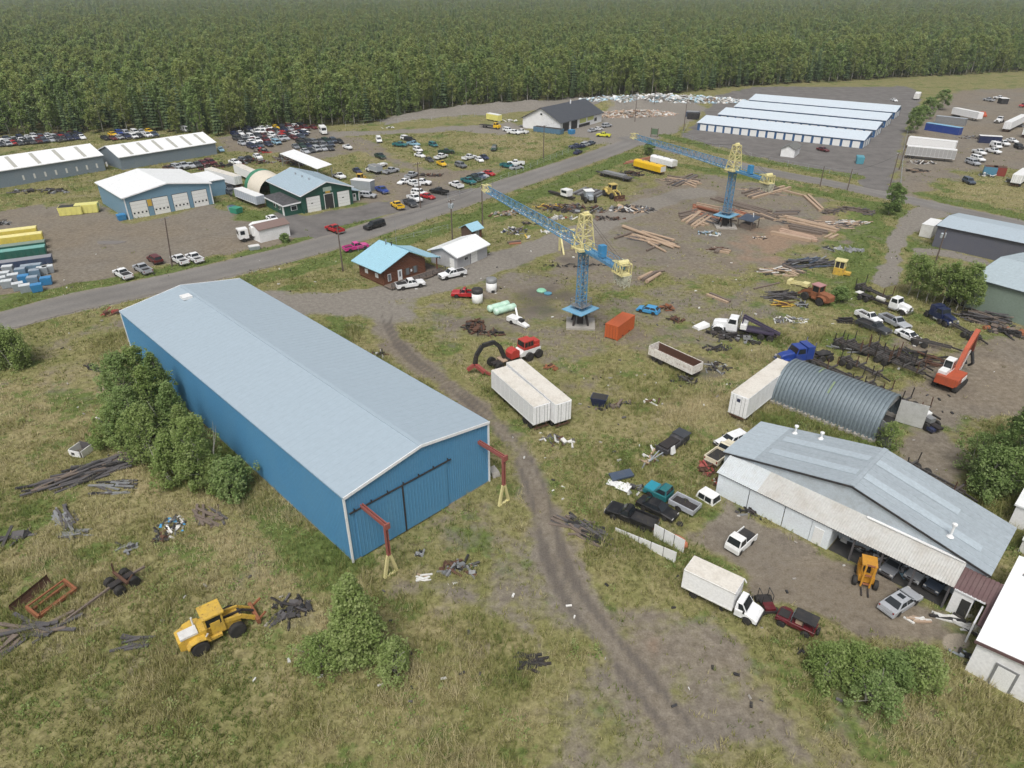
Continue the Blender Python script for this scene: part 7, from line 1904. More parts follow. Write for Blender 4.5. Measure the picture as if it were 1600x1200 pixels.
S_ = [(150, 735, 6.5, 1.9, 90, [TG, TG, TD, BK], 'pile of weathered dark boards left of the bushes', (.8, 2.2), .7, R(38)), (180, 762, 2.5, 1.5, 25, [TG, GR, BK], 'grey boards and sheets beside the dark board pile', (.4, 1.1), .5, 0), (103, 812, 3.0, 1.0, 30, [TG, GR], 'scattered grey boards in the dry grass', (.5, 1.3), .35, R(-50)), (118, 835, 1.6, .7, 14, [TG, GR], 'second scatter of grey boards', (.4, .9), .3, 0),
      (268, 824, 1.6, 1.7, 50, [BK, GR, WH, CARCOL['bright blue'], BK], 'rubbish heap with blue and white scraps', (.15, .5), .45, 0), (255, 840, .9, .8, 14, [BK, RU], 'black rubbish bag pile', (.3, .7), .4, 0), (203, 857, .9, .6, 10, [BK, GR], 'flattened dark sheet in the grass', (.3, .8), .1, 0), (325, 810, 1.8, 1.4, 18, [TD, TG, TD], 'old pallet wood in the straw grass', (.6, 1.3), .4, R(-40)),
      (455, 955, 1.9, 1.5, 40, [TG, BK, FR], 'dark rubble heap beside the small lower tree', (.3, .9), .6, 0), (212, 1005, .9, .9, 10, [TG], 'grey stump wood in the grass', (.5, 1.2), .4, 0), (715, 890, 1.9, 1.1, 34, [BK, RU, GR], 'dark junk in front of the warehouse', (.25, .8), .4, 0), (660, 866, .7, .4, 8, [BK, GR], 'dark lump in the grass by the warehouse gable', (.3, .6), .35, 0), (668, 904, .8, .5, 6, [TP, WH], 'pale wood scraps in front of the warehouse', (.25, .6), .2, 0),
      (705, 917, .8, .4, 4, [WH], 'white lid lying in the grass', (.5, .8), .1, 0), (40, 990, 3.2, 1.0, 20, [TG, TD], 'weathered log pile at the lower left edge', (.9, 2.0), .5, R(10)), (4, 1018, 1.0, 1.2, 12, [TD, TG], 'boards at the lower left corner', (.8, 1.6), .3, R(60)), (8, 845, 2.0, .7, 8, [TG, BK], 'dark rails at the left edge', (1.0, 1.8), .3, R(25)),
      (742, 512, 1.6, 3.0, 60, [RU, RU, FR], 'rusty tangle of metal in the lot grass', (.3, 1.1), .9, 0), (770, 522, 2.0, 1.0, 30, [RU, FR, BK], 'rusty chain and wheel scrap', (.2, .7), .5, 0), (588, 556, 1.2, .8, 16, [RU, WH, FR], 'scrap poking out from behind the warehouse eave', (.3, .9), .6, 0), (858, 575, 1.0, .8, 10, [M_['rustlight'], RU], 'small rusty bucket in the grass', (.5, .9), .5, 0),
      (870, 690, 2.2, 1.0, 24, [TG, WH, RU], 'scrap at the tail of the white trailers', (.3, .9), .4, 0), (795, 612, 2.2, .6, 18, [TD, TG, FR], 'boards beside the near white trailer', (.5, 1.3), .3, R(-50)), (960, 635, 3.2, .5, 24, [RU, BK, TD], 'line of rusty scrap in mid grass', (.3, .9), .3, R(20)), (1018, 628, 1.3, .5, 10, [RU, WH], 'reddish rail scrap in the grass', (.4, 1.1), .2, R(15)), (1070, 596, 2.2, 1.2, 14, [BK, FR], 'thin dark uprights in the grass', (.5, 1.0), .6, 0),
      (1042, 483, 1.4, 1.0, 22, [RU, M_['rustlight']], 'rusty farm implement beside the blue hatchback', (.3, 1.0), .8, 0), (1057, 500, 1.6, 1.1, 18, [FR, RU], 'brown scrap ring in the grass', (.3, .9), .3, 0), (1120, 575, 2.2, 2.0, 36, [FR, BK, GR], 'dark scrap around the gravel trailer', (.2, .7), .3, 0), (1120, 545, 2.4, 1.0, 24, [BK, FR], 'dark metal behind the wrecker truck', (.3, .8), .4, 0),
      (800, 335, 7, 2.2, 60, [WH, GR, TD, RU, TP], 'row of junk and appliances by the outhouse', (.4, 1.2), .9, R(10)), (805, 362, 3.5, 2.5, 50, [GR, CARCOL['navy'], WH, TD], 'grey scrap heap right of the outhouse', (.3, .9), .9, 0), (824, 372, 1.0, .6, 4, [M_['yellow'], WH], 'yellow and cream drums by the track', (.6, .9), .5, 0), (830, 350, 2.4, .8, 12, [BK, TD], 'black trough of scrap near the jib', (.4, 1.2), .6, 0), (858, 363, 2.4, .8, 10, [WH], 'white pipe scraps on the grass', (.4, 1.0), .2, 0),
      (895, 327, 9, 4.0, 130, [FR, RU, GR, TD, TG, FR], 'wide scatter of machine scrap behind the nearer crane', (.4, 1.5), 1.0, R(-10)), (860, 325, 4, 2, 40, [M_['yellow'], FR, RU, TD], 'orange and dark machine parts behind the jib', (.4, 1.2), 1.0, 0), (875, 342, 4, 1.4, 24, [M_['orange'], GR, WH], 'pinkish and grey panels behind the jib', (.4, 1.2), .5, 0), (985, 328, 6, 3, 80, [GR, TG, FR, TP, WH], 'scrap mound in front of the yellow loader', (.4, 1.6), 1.0, 0), (945, 342, 5, 1.4, 36, [RU, FR, TD], 'dark scrap near the crossing of the tracks', (.4, 1.3), .6, 0), (900, 415, 8, 1.0, 30, [BK, FR], 'dark rubble on the grass island', (.2, .7), .3, 0),
      (1122, 391, 2.4, 1.2, 26, [RU, TD, BK], 'burnt wood in the small bonfire pile', (.3, .9), .6, 0), (1110, 366, 3, 1.5, 34, [M_['galv'], CARCOL['light blue'], BK, WH], 'blue and white junk at the foot of the farther crane', (.3, .9), .8, 0), (1187, 372, 1.6, 1.0, 14, [WH, BK, TP], 'small litter near the crane shelter', (.2, .6), .4, 0), (1265, 413, 6, 2.6, 70, [TG, CARCOL['slate'], GR, TG], 'pile of blue-grey sheets and beams left of the yellow cab', (.6, 1.8), 1.2, R(8)), (1218, 425, 5, 2, 50, [TD, BK, WH, TP], 'jumble of beams and dark scrap left of the grey sheets', (.4, 1.4), .6, 0),
      (1222, 463, 3.2, 2, 50, [TG, FR, TG], 'dark grey wood heap left of the rusty loader', (.4, 1.3), .9, 0), (1225, 477, 1.6, 1.0, 18, [RU, M_['yellow']], 'yellowed rusty bucket below the grey wood heap', (.4, 1.1), .7, 0), (1252, 477, 1.2, 1.0, 14, [GR, BK], 'grey box frame below the rusty loader', (.4, .9), .6, 0), (1234, 501, 3.0, 1.4, 50, [TG, GR, WH], 'pale rubble in the grass below the loader', (.2, .7), .3, 0), (1322, 503, 1.2, 1.0, 26, [BK, FR], 'black tyre and iron pile', (.4, .9), .7, 0), (1320, 392, 4.5, .8, 16, [GR, GR], 'bundle of steel rails near the gravel drive', (.9, 1.8), .4, R(-5)), (1300, 388, 2, 1, 18, [WH, BK], 'litter at the end of the rail bundle', (.2, .6), .3, 0),
      (1540, 500, 3.5, 2.6, 70, [TD, TG, FR, TG], 'stack of old frames and wood at the right edge', (.6, 1.8), 1.6, R(-30)), (1572, 520, 3.5, 1.6, 40, [TD, M_['rustlight'], BK], 'timber and pallets at the right edge', (.6, 1.6), 1.0, R(-30)), (1530, 480, 4, 1.2, 26, [FR, BK], 'dark iron below the sage building', (.4, 1.0), .6, 0), (1430, 560, 5, 2.5, 60, [FR, BK, RU], 'tangle of iron between the logging trailers', (.4, 1.4), 1.0, R(-25)), (1350, 550, 5, 1.5, 40, [FR, BK, GR], 'iron scrap between the logging trailers, left half', (.4, 1.2), .8, R(-25)),
      (1020, 712, 3.0, 1.0, 36, [WH, TP, RU, GR], 'trail of pale litter towards the burnt wreck', (.15, .6), .3, R(50)), (990, 765, 1.4, .8, 16, [BK, GR, WH], 'engine parts and panels beside white sheets', (.3, .8), .4, 0), (1105, 735, .9, 1.6, 30, [P('red_scrap', (.3, .06, .05), .6), RU], 'red metal tangle at the shop corner', (.2, .8), .8, 0), (1120, 755, .8, .7, 14, [M_['orange'], WH, RU], 'orange and white scrap at the shop wall', (.2, .7), .5, 0), (912, 828, 3.2, 1.0, 44, [TG, TD, BK], 'heap of weathered boards beside the dirt track', (.5, 1.5), .5, R(-35)), (930, 850, 2.6, .5, 20, [BK, TD], 'dark straw-covered scrap below the boards', (.2, .6), .2, R(-45)),
      (1390, 880, 3.4, 1.2, 60, [GR, WH, BK, RU, CARCOL['light blue'], TD], 'stored clutter inside the lean-to bay', (.3, 1.1), 1.2, R(-45)), (1335, 848, 2.0, .8, 20, [BK, GR, WH], 'clutter at the left end of the lean-to bay', (.3, .8), .6, R(-45)), (1210, 808, 1.0, .7, 18, [M_['yellow'], TP, RU], 'pallet wood stacked by the shop wall', (.4, 1.0), .6, R(-45)), (1166, 800, 1.2, .7, 26, [BK, FR, GR], 'motor parts by the shop wall', (.2, .7), .6, 0), (1505, 975, 1.6, .6, 16, [WH, BK], 'white poles and bits by the link shed', (.5, 1.4), .5, R(-40)), (1432, 970, .8, .5, 12, [TP, WH], 'splintered pale wood on the dirt yard', (.2, .5), .1, 0), (1258, 1015, .6, .5, 8, [BK, FR], 'dark engine block in the grass', (.3, .6), .4, 0), (1508, 1030, .6, .6, 8, [BK, M_['galv']], 'dark bins at the corner of the white building', (.4, .8), .8, 0), (830, 1035, 1.0, .8, 22, [FR, BK], 'dark brush heap at the bottom of the track', (.3, .8), .5, 0),
      (1440, 255, 4.5, 2, 40, [FR, TD, GR, WH], 'dark scrap row in front of the long grey trailer', (.4, 1.2), 1.0, R(-10)), (1432, 268, 3.5, 1.5, 30, [FR, BK, TP], 'tyre and frame pile at the pole', (.5, 1.2), 1.1, 0), (1515, 216, 5, 1.6, 40, [FR, TD, GR], 'scrap behind the row of canopy trucks', (.4, 1.2), .9, 0), (1480, 206, 4, 1, 24, [BK, FR], 'dark machine parts before the blue shed', (.4, 1.2), .9, 0), (1540, 275, 2, 1.5, 20, [GR, WH, BK], 'white and grey bits left of the dumpsters', (.4, 1.0), .9, 0), (1590, 285, 4, 1.6, 40, [BK, FR, GR], 'dark vehicles parts at the right edge', (.5, 1.4), 1.2, 0), (1590, 198, 3, 1.6, 30, [FR, BK, GR], 'dark frame under the tilted trailer', (.5, 1.4), 1.0, 0),
      (452, 253, 9, 2.4, 200, [FR, RU, BK, GR, TD], 'engine parts heaped under the white shelter roof', (.3, 1.0), 2.6, R(-45)), (340, 262, 6, 1.6, 60, [FR, RU, BK, CARCOL['maroon']], 'row of engines in front of the right barn', (.4, 1.2), 1.4, R(40)), (395, 255, 7, 2, 70, [RU, FR, CARCOL['maroon'], GR], 'rusty parts behind the white trailers', (.4, 1.2), 1.4, 0), (411, 238, 3, 2, 26, [CARCOL['red'], FR, GR], 'red wreck and parts near the shelter', (.5, 1.4), 1.6, 0), (672, 275, 5, .8, 22, [RU, FR], 'bare brown truck frame in the field', (.5, 1.4), .7, 0), (606, 200, 2.5, 1, 10, [WH, WH, BK], 'white scraps on the far field', (.6, 1.4), .6, 0), (830, 198, 5, 2.5, 40, [BK, FR, GR, WH], 'dark machinery left of the white building', (.5, 1.6), 1.8, 0), (795, 190, 8, 1.2, 14, [WH], 'white wrapped bales left of the white building', (1.2, 1.9), 1.0, 0), (60, 300, 10, 2.2, 40, [GR, TG, FR], 'grey concrete blocks in the grass by the barn', (.6, 1.8), .8, 0), (2, 350, 2, 2, 20, [BK, GR], 'dark scrap at the left edge above the yellow bins', (.5, 1.2), 1.0, 0), (178, 490, 2.4, .6, 14, [P('red_scrap', (.3, .06, .05), .6), RU, FR], 'red and rusty steel behind the warehouse corner', (.5, 1.4), .5, R(20)), (150, 577, 2.4, .5, 12, [BK, FR], 'dark iron in the grass left of the bushes', (.3, .8), .2, R(-30)), (158, 655, .7, .5, 8, [M_['white']], 'white crumpled sheet in the grass', (.5, .9), .3, 0),
      (985, 273, 4, 1.6, 50, [BK, FR, RU, FR], 'dark running gear in front of the yellow trailer', (.5, 1.4), 1.2, R(-20)), (1020, 258, 5, 1.4, 24, [RU, WH, GR], 'bits around the white box trailer', (.4, 1.2), .6, 0), (1145, 528, 4.5, 1.4, 60, [FR, BK, M_['frame'], GR], 'dark gear heaped along the wrecker truck', (.4, 1.3), 1.1, R(-30)),
      ]
for px, py, rx, ry, n, mats, lab, sz, h, rz in S_:
    scrap(px, py, rx, ry, n, mats, lab, sz, h, 'scrap_heap', rz)
# rubble and waste heaps by the junction
scrap(985, 180, 22, 7, 900, [P('rubble_tan', (.42, .34, .27), .8), WH, P('rubble_pink', (.44, .29, .22), .8), TP, M_['concrete']], 'broad heap of tan demolition rubble by the junction', (.5, 1.6), 2.2, 'rubble_heap', R(10))
scrap(1040, 158, 45, 8, 900, [M_['white'], WH, P('bale_blue', (.45, .62, .72), .6), M_['concrete']], 'long heap of white wrapped waste behind the rubble', (.8, 2.2), 3.4, 'waste_heap', R(-4))
scrap(1118, 160, 8, 3, 30, [TP, M_['timber'], GR], 'timber stacks behind the lockers', (1.0, 2.6), 2.4, 'scrap_heap')
for q_ in ((1240, 346, 9, 3), (1180, 334, 8, 2.5), (1108, 340, 7, 3), (1290, 352, 6, 2.5), (1010, 374, 6, 2.5), (1192, 300, 6, 3), (1060, 284, 6, 3)): scrap(*q_, 46, [TP, TD, TG, TP], 'loose boards strewn through the lumber yard', (.5, 1.6), .2, 'loose_boards', R(-25))
scrap(1328, 333, 6, 3, 220, [TD, TG, TD], 'brown brush heap beyond the beam yard', (.4, 1.6), 1.4, 'brush_heap'); scrap(1325, 349, 5, 1.8, 90, [M_['offwhite'], TP, TG], 'bleached branch heap in front of the brush heap', (.4, 1.5), .5, 'brush_heap')

# ------------------------------------------------------------------ single things lying about
def panel_thing(name, label, cat, px, py, dx, dy, L, w, z, mat, tilt=0.0, th=.05, part='sheet'):
    t = site(name, label, cat, px, py, dx, dy)
    m = MB(); ca = math.cos(tilt) * w; sa2 = math.sin(tilt) * w
    m.hexa([(-L / 2, 0, z), (L / 2, 0, z), (L / 2, ca, z + sa2), (-L / 2, ca, z + sa2)], [(-L / 2, -.01, z + th), (L / 2, -.01, z + th), (L / 2, ca - .01, z + sa2 + th), (-L / 2, ca - .01, z + sa2 + th)])
    m.build(part, mat, t); return t
panel_thing('sheet_panel', 'white sheet lying left of the engine parts', 'sheet', 962, 762, 22, 6, 2.4, 1.1, .12, M_['white']); panel_thing('sheet_panel', 'torn white sheet overlapping another white sheet', 'sheet', 970, 768, 20, 8, 1.6, 1.3, .2, M_['white'], .1)
panel_thing('body_panel', 'blue-grey truck box cover lying in the grass', 'panel', 974, 751, 26, -6, 2.9, 1.2, .25, CARCOL['slate'], .15, .22)
# white sign boards: one long and low, one tall, both with dark battens
t = site('sign_board', 'long low white signboard with dark joints leaning in the grass', 'board', 1006, 854, 40, 22)
for k in range(5):
    m = MB(); h_ = .45 + .22 * k; m.hexa([(-3.7 + k * 1.5, 0, .0), (-2.24 + k * 1.5, 0, .0), (-2.24 + k * 1.5, .06, 0), (-3.7 + k * 1.5, .06, 0)], [(-3.7 + k * 1.5, -.0, h_), (-2.24 + k * 1.5, .0, h_ + .2), (-2.24 + k * 1.5, .06, h_ + .2), (-3.7 + k * 1.5, .06, h_)]); m.build('board', M_['white'], t)
    if k: boxo('batten', M_['trim'], t, -3.72 + k * 1.5, -3.68 + k * 1.5, -.03, .08, .0, h_ + .1)
t = site('sign_board', 'tall white signboard with dark battens behind the long low one', 'board', 1040, 855, 36, 20)
for k in range(3):
    boxo('board', M_['white'], t, -1.9 + k * 1.25, -.68 + k * 1.25, .5, .56, .05, 1.75)
    if k: boxo('batten', M_['trim'], t, -1.92 + k * 1.25, -1.87 + k * 1.25, .46, .5, .05, 1.8)
t = site('tarpaulin', 'orange tarpaulin over a heap behind the white signboard', 'tarpaulin', 1058, 848, 20, 10); m = MB(); m.rings([[(r_ * math.cos(a_) * 1.2, r_ * math.sin(a_) * .7, z) for a_ in np.linspace(0, 6.283, 12, endpoint=False)] for r_, z in ((1.1, .02), (1.0, .35), (.8, .6), (.4, .72), (.08, .75))]); m.build('cover', P('orange_tarp', (.50, .17, .09), .6), t, True)
t = site('tyre', 'loose car tyre lying behind the black pickup', 'tyre', 1062, 820, 10, 0); m = MB(); m.lathe([(.2, .0), (.34, .0), (.38, .06), (.38, .2), (.34, .26), (.2, .26)], n=16); m.build('rubber', M_['tyre'], t, True); m = MB(); m.lathe([(.2, .05), (.06, .1), (.001, .1)], n=12); m.build('rim', M_['rimw'], t)
# teal truck cab + white pickup box + small white cab shell
t = site('truck_wreck', 'turquoise pickup front with cab, missing its bed', 'truck', 1035, 770, -34, -16, zc=.8)
m = MB(); shell(m, [(-1.0, 1.2), (.6, 1.2), (1.9, 1.1), (2.1, .9)], -1.0, 2.1, .45, [1.15], .46, .98, 0, .08, cz=.38); m.build('body', CARCOL['teal'], t); m = MB(); house(m, (-.95, .7), (-.8, .1), 1.19, 1.85, .92, .75); m.build('cab', CARCOL['teal'], t); boxo('hood', CARCOL['turquoise'], t, .75, 2.0, -.85, .85, 1.13, 1.2)
for n, q in panes((-.95, .7), (-.8, .1), 1.19, 1.85, .92, .75, ((.12, .9),)): q.build(n, M_['glasslight'] if n == 'windscreen' else M_['glass'], t)
wheels(t, [(1.15, s * .85) for s in (-1, 1)], .38, .24, rimmat=M_['rimw'])
t = site('pickup_bed', 'silver pickup bed trailer behind the turquoise truck', 'trailer', 1070, 789, 30, 15, zc=.6)
boxo('floor', M_['frame'], t, -1.6, 1.6, -.9, .9, .55, .65)
for s in (-1, 1): m = MB(); shell(m, [(-1.6, 1.15), (1.6, 1.15)], -1.6, 1.6, .5, [-.3], .46, .08, 0, .03, cz=.38); m.v = [(x, y + s * .92, z) for x, y, z in m.v]; m.build('bed_side', CARCOL['silver'], t)
boxo('front_wall', CARCOL['silver'], t, -1.6, -1.5, -.84, .84, .66, 1.15); boxo('tailgate', CARCOL['silver'], t, 1.5, 1.6, -.84, .84, .6, 1.1); wheels(t, [(-.3, s * .8) for s in (-1, 1)], .38, .24)
t = site('pickup_canopy', 'white pickup canopy shell standing by the shop wall', 'canopy', 1107, 775, 24, 14, zc=.4); m = MB(); house(m, (-1.2, 1.2), (-1.0, 1.0), .05, .95, .85, .7); m.build('shell', M_['white'], t)
for n, q in panes((-1.2, 1.2), (-1.0, 1.0), .05, .95, .85, .7, ((.1, .48), (.52, .9)), .2): q.build(n, M_['glass'], t)
t = site('small_truck', 'tiny white cab-over pickup with dark load on the dirt yard', 'truck', 1156, 847, -14, 12, zc=.7); t.scale = (1.2,) * 3
m = MB(); shell(m, [(-1.7, .62), (.1, .62), (.1, .95), (1.25, .95), (1.35, .7)], -1.7, 1.35, .3, [.85, -1.05], .34, .72, 0, .05, cz=.28); m.build('body', M_['white'], t); m = MB(); house(m, (.1, 1.25), (.2, 1.0), .94, 1.65, .68, .6); m.build('cab', M_['white'], t)
for n, q in panes((.1, 1.25), (.2, 1.0), .94, 1.65, .68, .6, ((.1, .9),), .1): q.build(n, M_['glass'], t)
boxo('load', M_['trim'], t, -1.5, 0, -.55, .55, .64, 1.0)
for s in (-1, 1): boxo('bed_side', M_['white'], t, -1.7, .08, s * .68 - .04, s * .68 + .04, .6, .98)
wheels(t, [(x, s * .6) for x in (.85, -1.05) for s in (-1, 1)], .28, .18)
# red open jeep
t = site('off_roader', 'dark red open off-road car with flat black top', 'car', 1246, 971, -42, -20, zc=.8)
m = MB(); shell(m, [(-1.7, 1.0), (.5, 1.0), (.6, 1.05), (1.8, .98), (1.85, .8)], -1.7, 1.85, .5, [1.2, -1.0], .46, .72, 0, .05, cz=.38); m.build('body', CARCOL['maroon'], t)
boxo('soft_top', M_['trim'], t, -1.65, .35, -.72, .72, 1.75, 1.83); m = MB()
for x in (-1.55, -.6, .4):
    for y in (-.68, .68): m.tube((x, y, 1.0), (x, y, 1.76), .04, n=5)
m.build('roll_cage', M_['trim'], t); boxo('seat', M_['timber'], t, -.5, .1, -.5, .5, 1.0, 1.4); boxo('windscreen', M_['glasslight'], t, .45, .5, -.65, .65, 1.05, 1.6); boxo('engine_bay', M_['frame'], t, .75, 1.7, -.5, .5, .99, 1.1)
for s in (-1, 1): m = MB(); m.rings([[(x, s * .7, z), (x, s * .98, z), (x, s * .98, z - .06), (x, s * .7, z - .06)] for x, z in ((.7, .9), (.95, 1.0), (1.45, 1.0), (1.75, .8))]); m.build('fender', CARCOL['maroon'], t)
wheels(t, [(x, s * .8) for x in (1.2, -1.0) for s in (-1, 1)], .4, .26, rimmat=M_['rimw']); m = MB(); m.lathe([(.2, -.12), (.38, -.1), (.38, .1), (.2, .12)], (-1.9, .2, 1.0), 'x'); m.build('spare_wheel', M_['tyre'], t, True)
t = site('quad_buggy', 'dark caged buggy with red seat behind the box truck', 'buggy', 1197, 942, 8, 16, zc=.5)
m = MB(); m.box(-1.0, 1.2, -.55, .55, .35, .6); m.build('frame', M_['frame'], t); boxo('panel', CARCOL['maroon'], t, .2, 1.1, -.5, .5, .6, .85); m = MB()
for x in (-.9, .2):
    for y in (-.5, .5): m.tube((x, y, .5), (x, y, 1.6), .04, n=5)
for y in (-.5, .5): m.tube((-.9, y, 1.6), (.2, y, 1.6), .04, n=5)
m.build('roll_cage', M_['trim'], t); wheels(t, [(x, s * .65) for x in (.9, -.7) for s in (-1, 1)], .35, .25)
# burnt wreck with trailer
t = site('burnt_wreck', 'burnt-out dark pickup wreck with a black flat lid', 'wreck', 1052, 692, 30, -20, zc=.6)
BW = P('burnt_steel', (.035, .035, .04), .7, 0, .6, (.14, .13, .13), 2.0)
m = MB(); shell(m, [(-2.6, .95), (.2, 1.0), (.6, 1.3), (1.6, 1.3), (2.4, 1.0)], -2.6, 2.4, .4, [1.5, -1.5], .42, .9, 0, .06, cz=.34); m.build('body', BW, t); boxo('lid', CARCOL['dark grey'], t, .9, 2.6, -.95, .95, 1.32, 1.42); boxo('load', M_['frame'], t, -2.3, .4, -.7, .7, .96, 1.2); m = MB(); m.hexa([(-2.0, -1.3, .3), (-1.2, -1.3, .3), (-1.2, -1.0, .3), (-2.0, -1.0, .3)], [(-2.0, -1.0, 1.3), (-1.2, -1.0, 1.3), (-1.2, -.95, 1.3), (-2.0, -.95, 1.3)]); m.build('white_panel', M_['white'], t)
m = MB(); m.beam((-2.6, .3, .5), (-5.2, .0, .2), .12); m.beam((-2.6, -.3, .5), (-5.2, .0, .2), .12); m.build('drawbar', M_['galv'], t); wheels(t, [(x, s * .85) for x in (1.5, -1.5) for s in (-1, 1)], .34, .22)
# covered old cars in the lean-to
for k, (px, py, c, lab) in enumerate(((1398, 880, 'grey', 'grey old car nose under the lean-to roof, left'), (1438, 889, 'silver', 'silver old car nose under the lean-to roof, middle'), (1469, 905, 'slate', 'blue-grey old car nose at the right end of the lean-to'))):
    car('wagon', c, px, py, -14, 14, lab, 'old cars stored in the lean-to', scale=.85)
# rusty blades at the lower left
t = site('snow_plough', 'long dark rusty plough blade in the grass', 'plough', 52, 934, 30, -25); m = MB(); m.prism([(0, 0), (.25, .3), (.3, .8), (.15, 1.1), (.2, .8), (.1, .35), (-.1, .02)], -2.1, 2.1, 'xz'); m.M = None
m.v = [(y, x, z) for x, y, z in m.v]; m.build('blade', M_['rust'], t)
t = site('loader_bucket', 'open orange-rust bucket frame beside the long blade', 'bucket', 84, 942, 30, -22); m = MB()
for y in (-.7, .7): m.beam((-1.9, y, .25), (1.9, y, .35), .22, .3)
for x in (-1.9, 1.9): m.beam((x, -.8, .3), (x, .8, .9), .2, .6)
m.beam((-1.9, .8, .9), (1.9, .8, .95), .14, .14); m.box(-1.8, 1.8, -.6, -.5, .05, .5); m.build('frame', M_['rustlight'], t)
t = site('axle_bogie', 'pole trailer bogie with four dual wheels and a long wooden reach', 'trailer', 193, 915, -60, 38); wheels(t, [(x, s * .95) for x in (-.75, .75) for s in (-1, 1)], .52, .55)
boxo('frame', M_['frame'], t, -1.2, 1.2, -.35, .35, .6, .9); m = MB(); m.beam((-.75, -1.2, .5), (-.75, 1.2, .5), .2); m.beam((.75, -1.2, .5), (.75, 1.2, .5), .2); m.build('axle', M_['frame'], t); m = MB(); m.beam((0, -1.3, 1.1), (0, 1.3, 1.1), .25); m.beam((0, -1.2, 1.1), (-.1, -1.3, 2.2), .12); m.beam((0, 1.2, 1.1), (-.6, 1.5, 1.9), .12); m.build('bunk', M_['rust'], t)
m = MB(); m.beam((.9, 0, .75), (5.9, .1, .25), .2, .22); m.build('reach', M_['timberdark'], t); m = MB(); m.beam((-1.2, .1, .8), (-2.3, .3, .9), .2); m.build('tail_beam', M_['timberdark'], t)
t = site('appliance', 'gutted white appliance cabinet with weeds growing inside', 'cabinet', 127, 704, 20, 4, zc=.4)
boxo('back', M_['timbergrey'], t, -1.0, 1.0, .85, .95, 0.02, 1.1); boxo('front', M_['white'], t, -1.0, .7, -.95, -.85, .02, .9)
for x in (-1.0, .9): boxo('side', M_['offwhite'], t, x, x + .1, -.84, .84, .02, 1.0)
boxo('floor', M_['timbergrey'], t, -.9, .9, -.84, .84, .02, .1); boxo('opening', M_['interior'], t, -.6, -.1, -.97, -.951, .3, .65)
t = site('ladder', 'pale wooden ladder leaning in the grass by the board pile', 'ladder', 102, 752, 14, -26); 
for y in (-.22, .22): boxo('rail', TP, t, -1.8, 1.8, y - .04, y + .04, .25, .33)
for k in range(11): boxo('rung', TP, t, -1.7 + .34 * k, -1.64 + .34 * k, -.18, .18, .27, .31)
t = site('concrete_block', 'pale concrete block at the warehouse far right corner', 'block', 772, 741, 10, 12); m = MB(); m.hexa([(-.8, -.5, 0), (.8, -.5, 0), (.8, .5, 0), (-.8, .5, 0)], [(-.7, -.4, .7), (.5, -.5, .6), (.6, .4, .7), (-.7, .4, .8)]); m.build('block', M_['concrete'], t)
t = site('machine_cab', 'small white truck cab in the scrap left of the pipe rack', 'cab', 885, 310, 14, 4); boxo('body', M_['white'], t, -1.3, 1.3, -1.1, 1.1, .9, 2.6); boxo('window', M_['glass'], t, -1.0, 1.0, -1.13, -1.1, 1.7, 2.4); boxo('frame', M_['frame'], t, -7, 3, -.5, .5, .5, .9)
t = site('old_tractor', 'grey-white tractor with big dark wheels in front of the pipe rack', 'tractor', 919, 314, 10, 10); boxo('cab', M_['galv'], t, -1.2, 1.2, -1.1, 1.1, 1.0, 2.9); boxo('roof', M_['white'], t, -1.4, 1.4, -1.3, 1.3, 2.9, 3.05); boxo('hood', M_['galv'], t, 1.2, 3.0, -.6, .6, 1.0, 2.0); wheels(t, [(x, s * 1.4) for x in (2.2, -.9) for s in (-1, 1)], .9, .5)
t = site('truck_chassis', 'stripped truck front with white hood and one big wheel beside the open hut door', 'wreck', 1440, 655, -20, -12, zc=.6)
boxo('frame', M_['frame'], t, -3, 1.5, -.45, .45, .6, .95); boxo('engine', M_['grey'], t, -1.6, -.2, -.5, .5, .95, 1.6); m = MB(); m.hexa([(-.6, -.9, 1.5), (1.4, -.9, 1.7), (1.4, .9, 1.7), (-.6, .9, 1.5)], [(-.6, -.9, 1.75), (1.4, -.9, 2.0), (1.4, .9, 2.0), (-.6, .9, 1.75)]); m.build('hood', M_['white'], t); boxo('side_panel', CARCOL['navy'], t, -2.8, -1.8, .6, 1.2, .4, .8); wheels(t, [(-1.6, s * .95) for s in (-1, 1)], .55, .36)
# small litter over the fields: white scraps, stones, sticks
q = random.Random(3); m = MB()
for k in range(420):
    y = q.uniform(36, 150); x = q.uniform(-.75, .8) * y; s = q.uniform(.08, .3)
    m.M = Matrix.Translation((x, y, .12)) @ Matrix.Rotation(q.uniform(0, 6.28), 4, 'Z') @ Matrix.Rotation(q.uniform(-.5, .5), 4, 'X')
    if not (-48 < x < 0 and 52 < y < 125): m.box(-s, s, -s * q.uniform(.1, .7), s * .4, -.1, .05, q.choice((0, 0, 1, 2, 3)))
o = m.build('litter', [WH, M_['concrete'], TG, BK]); o['kind'] = 'stuff'; o['label'] = 'small scraps and stones strewn over the fields'
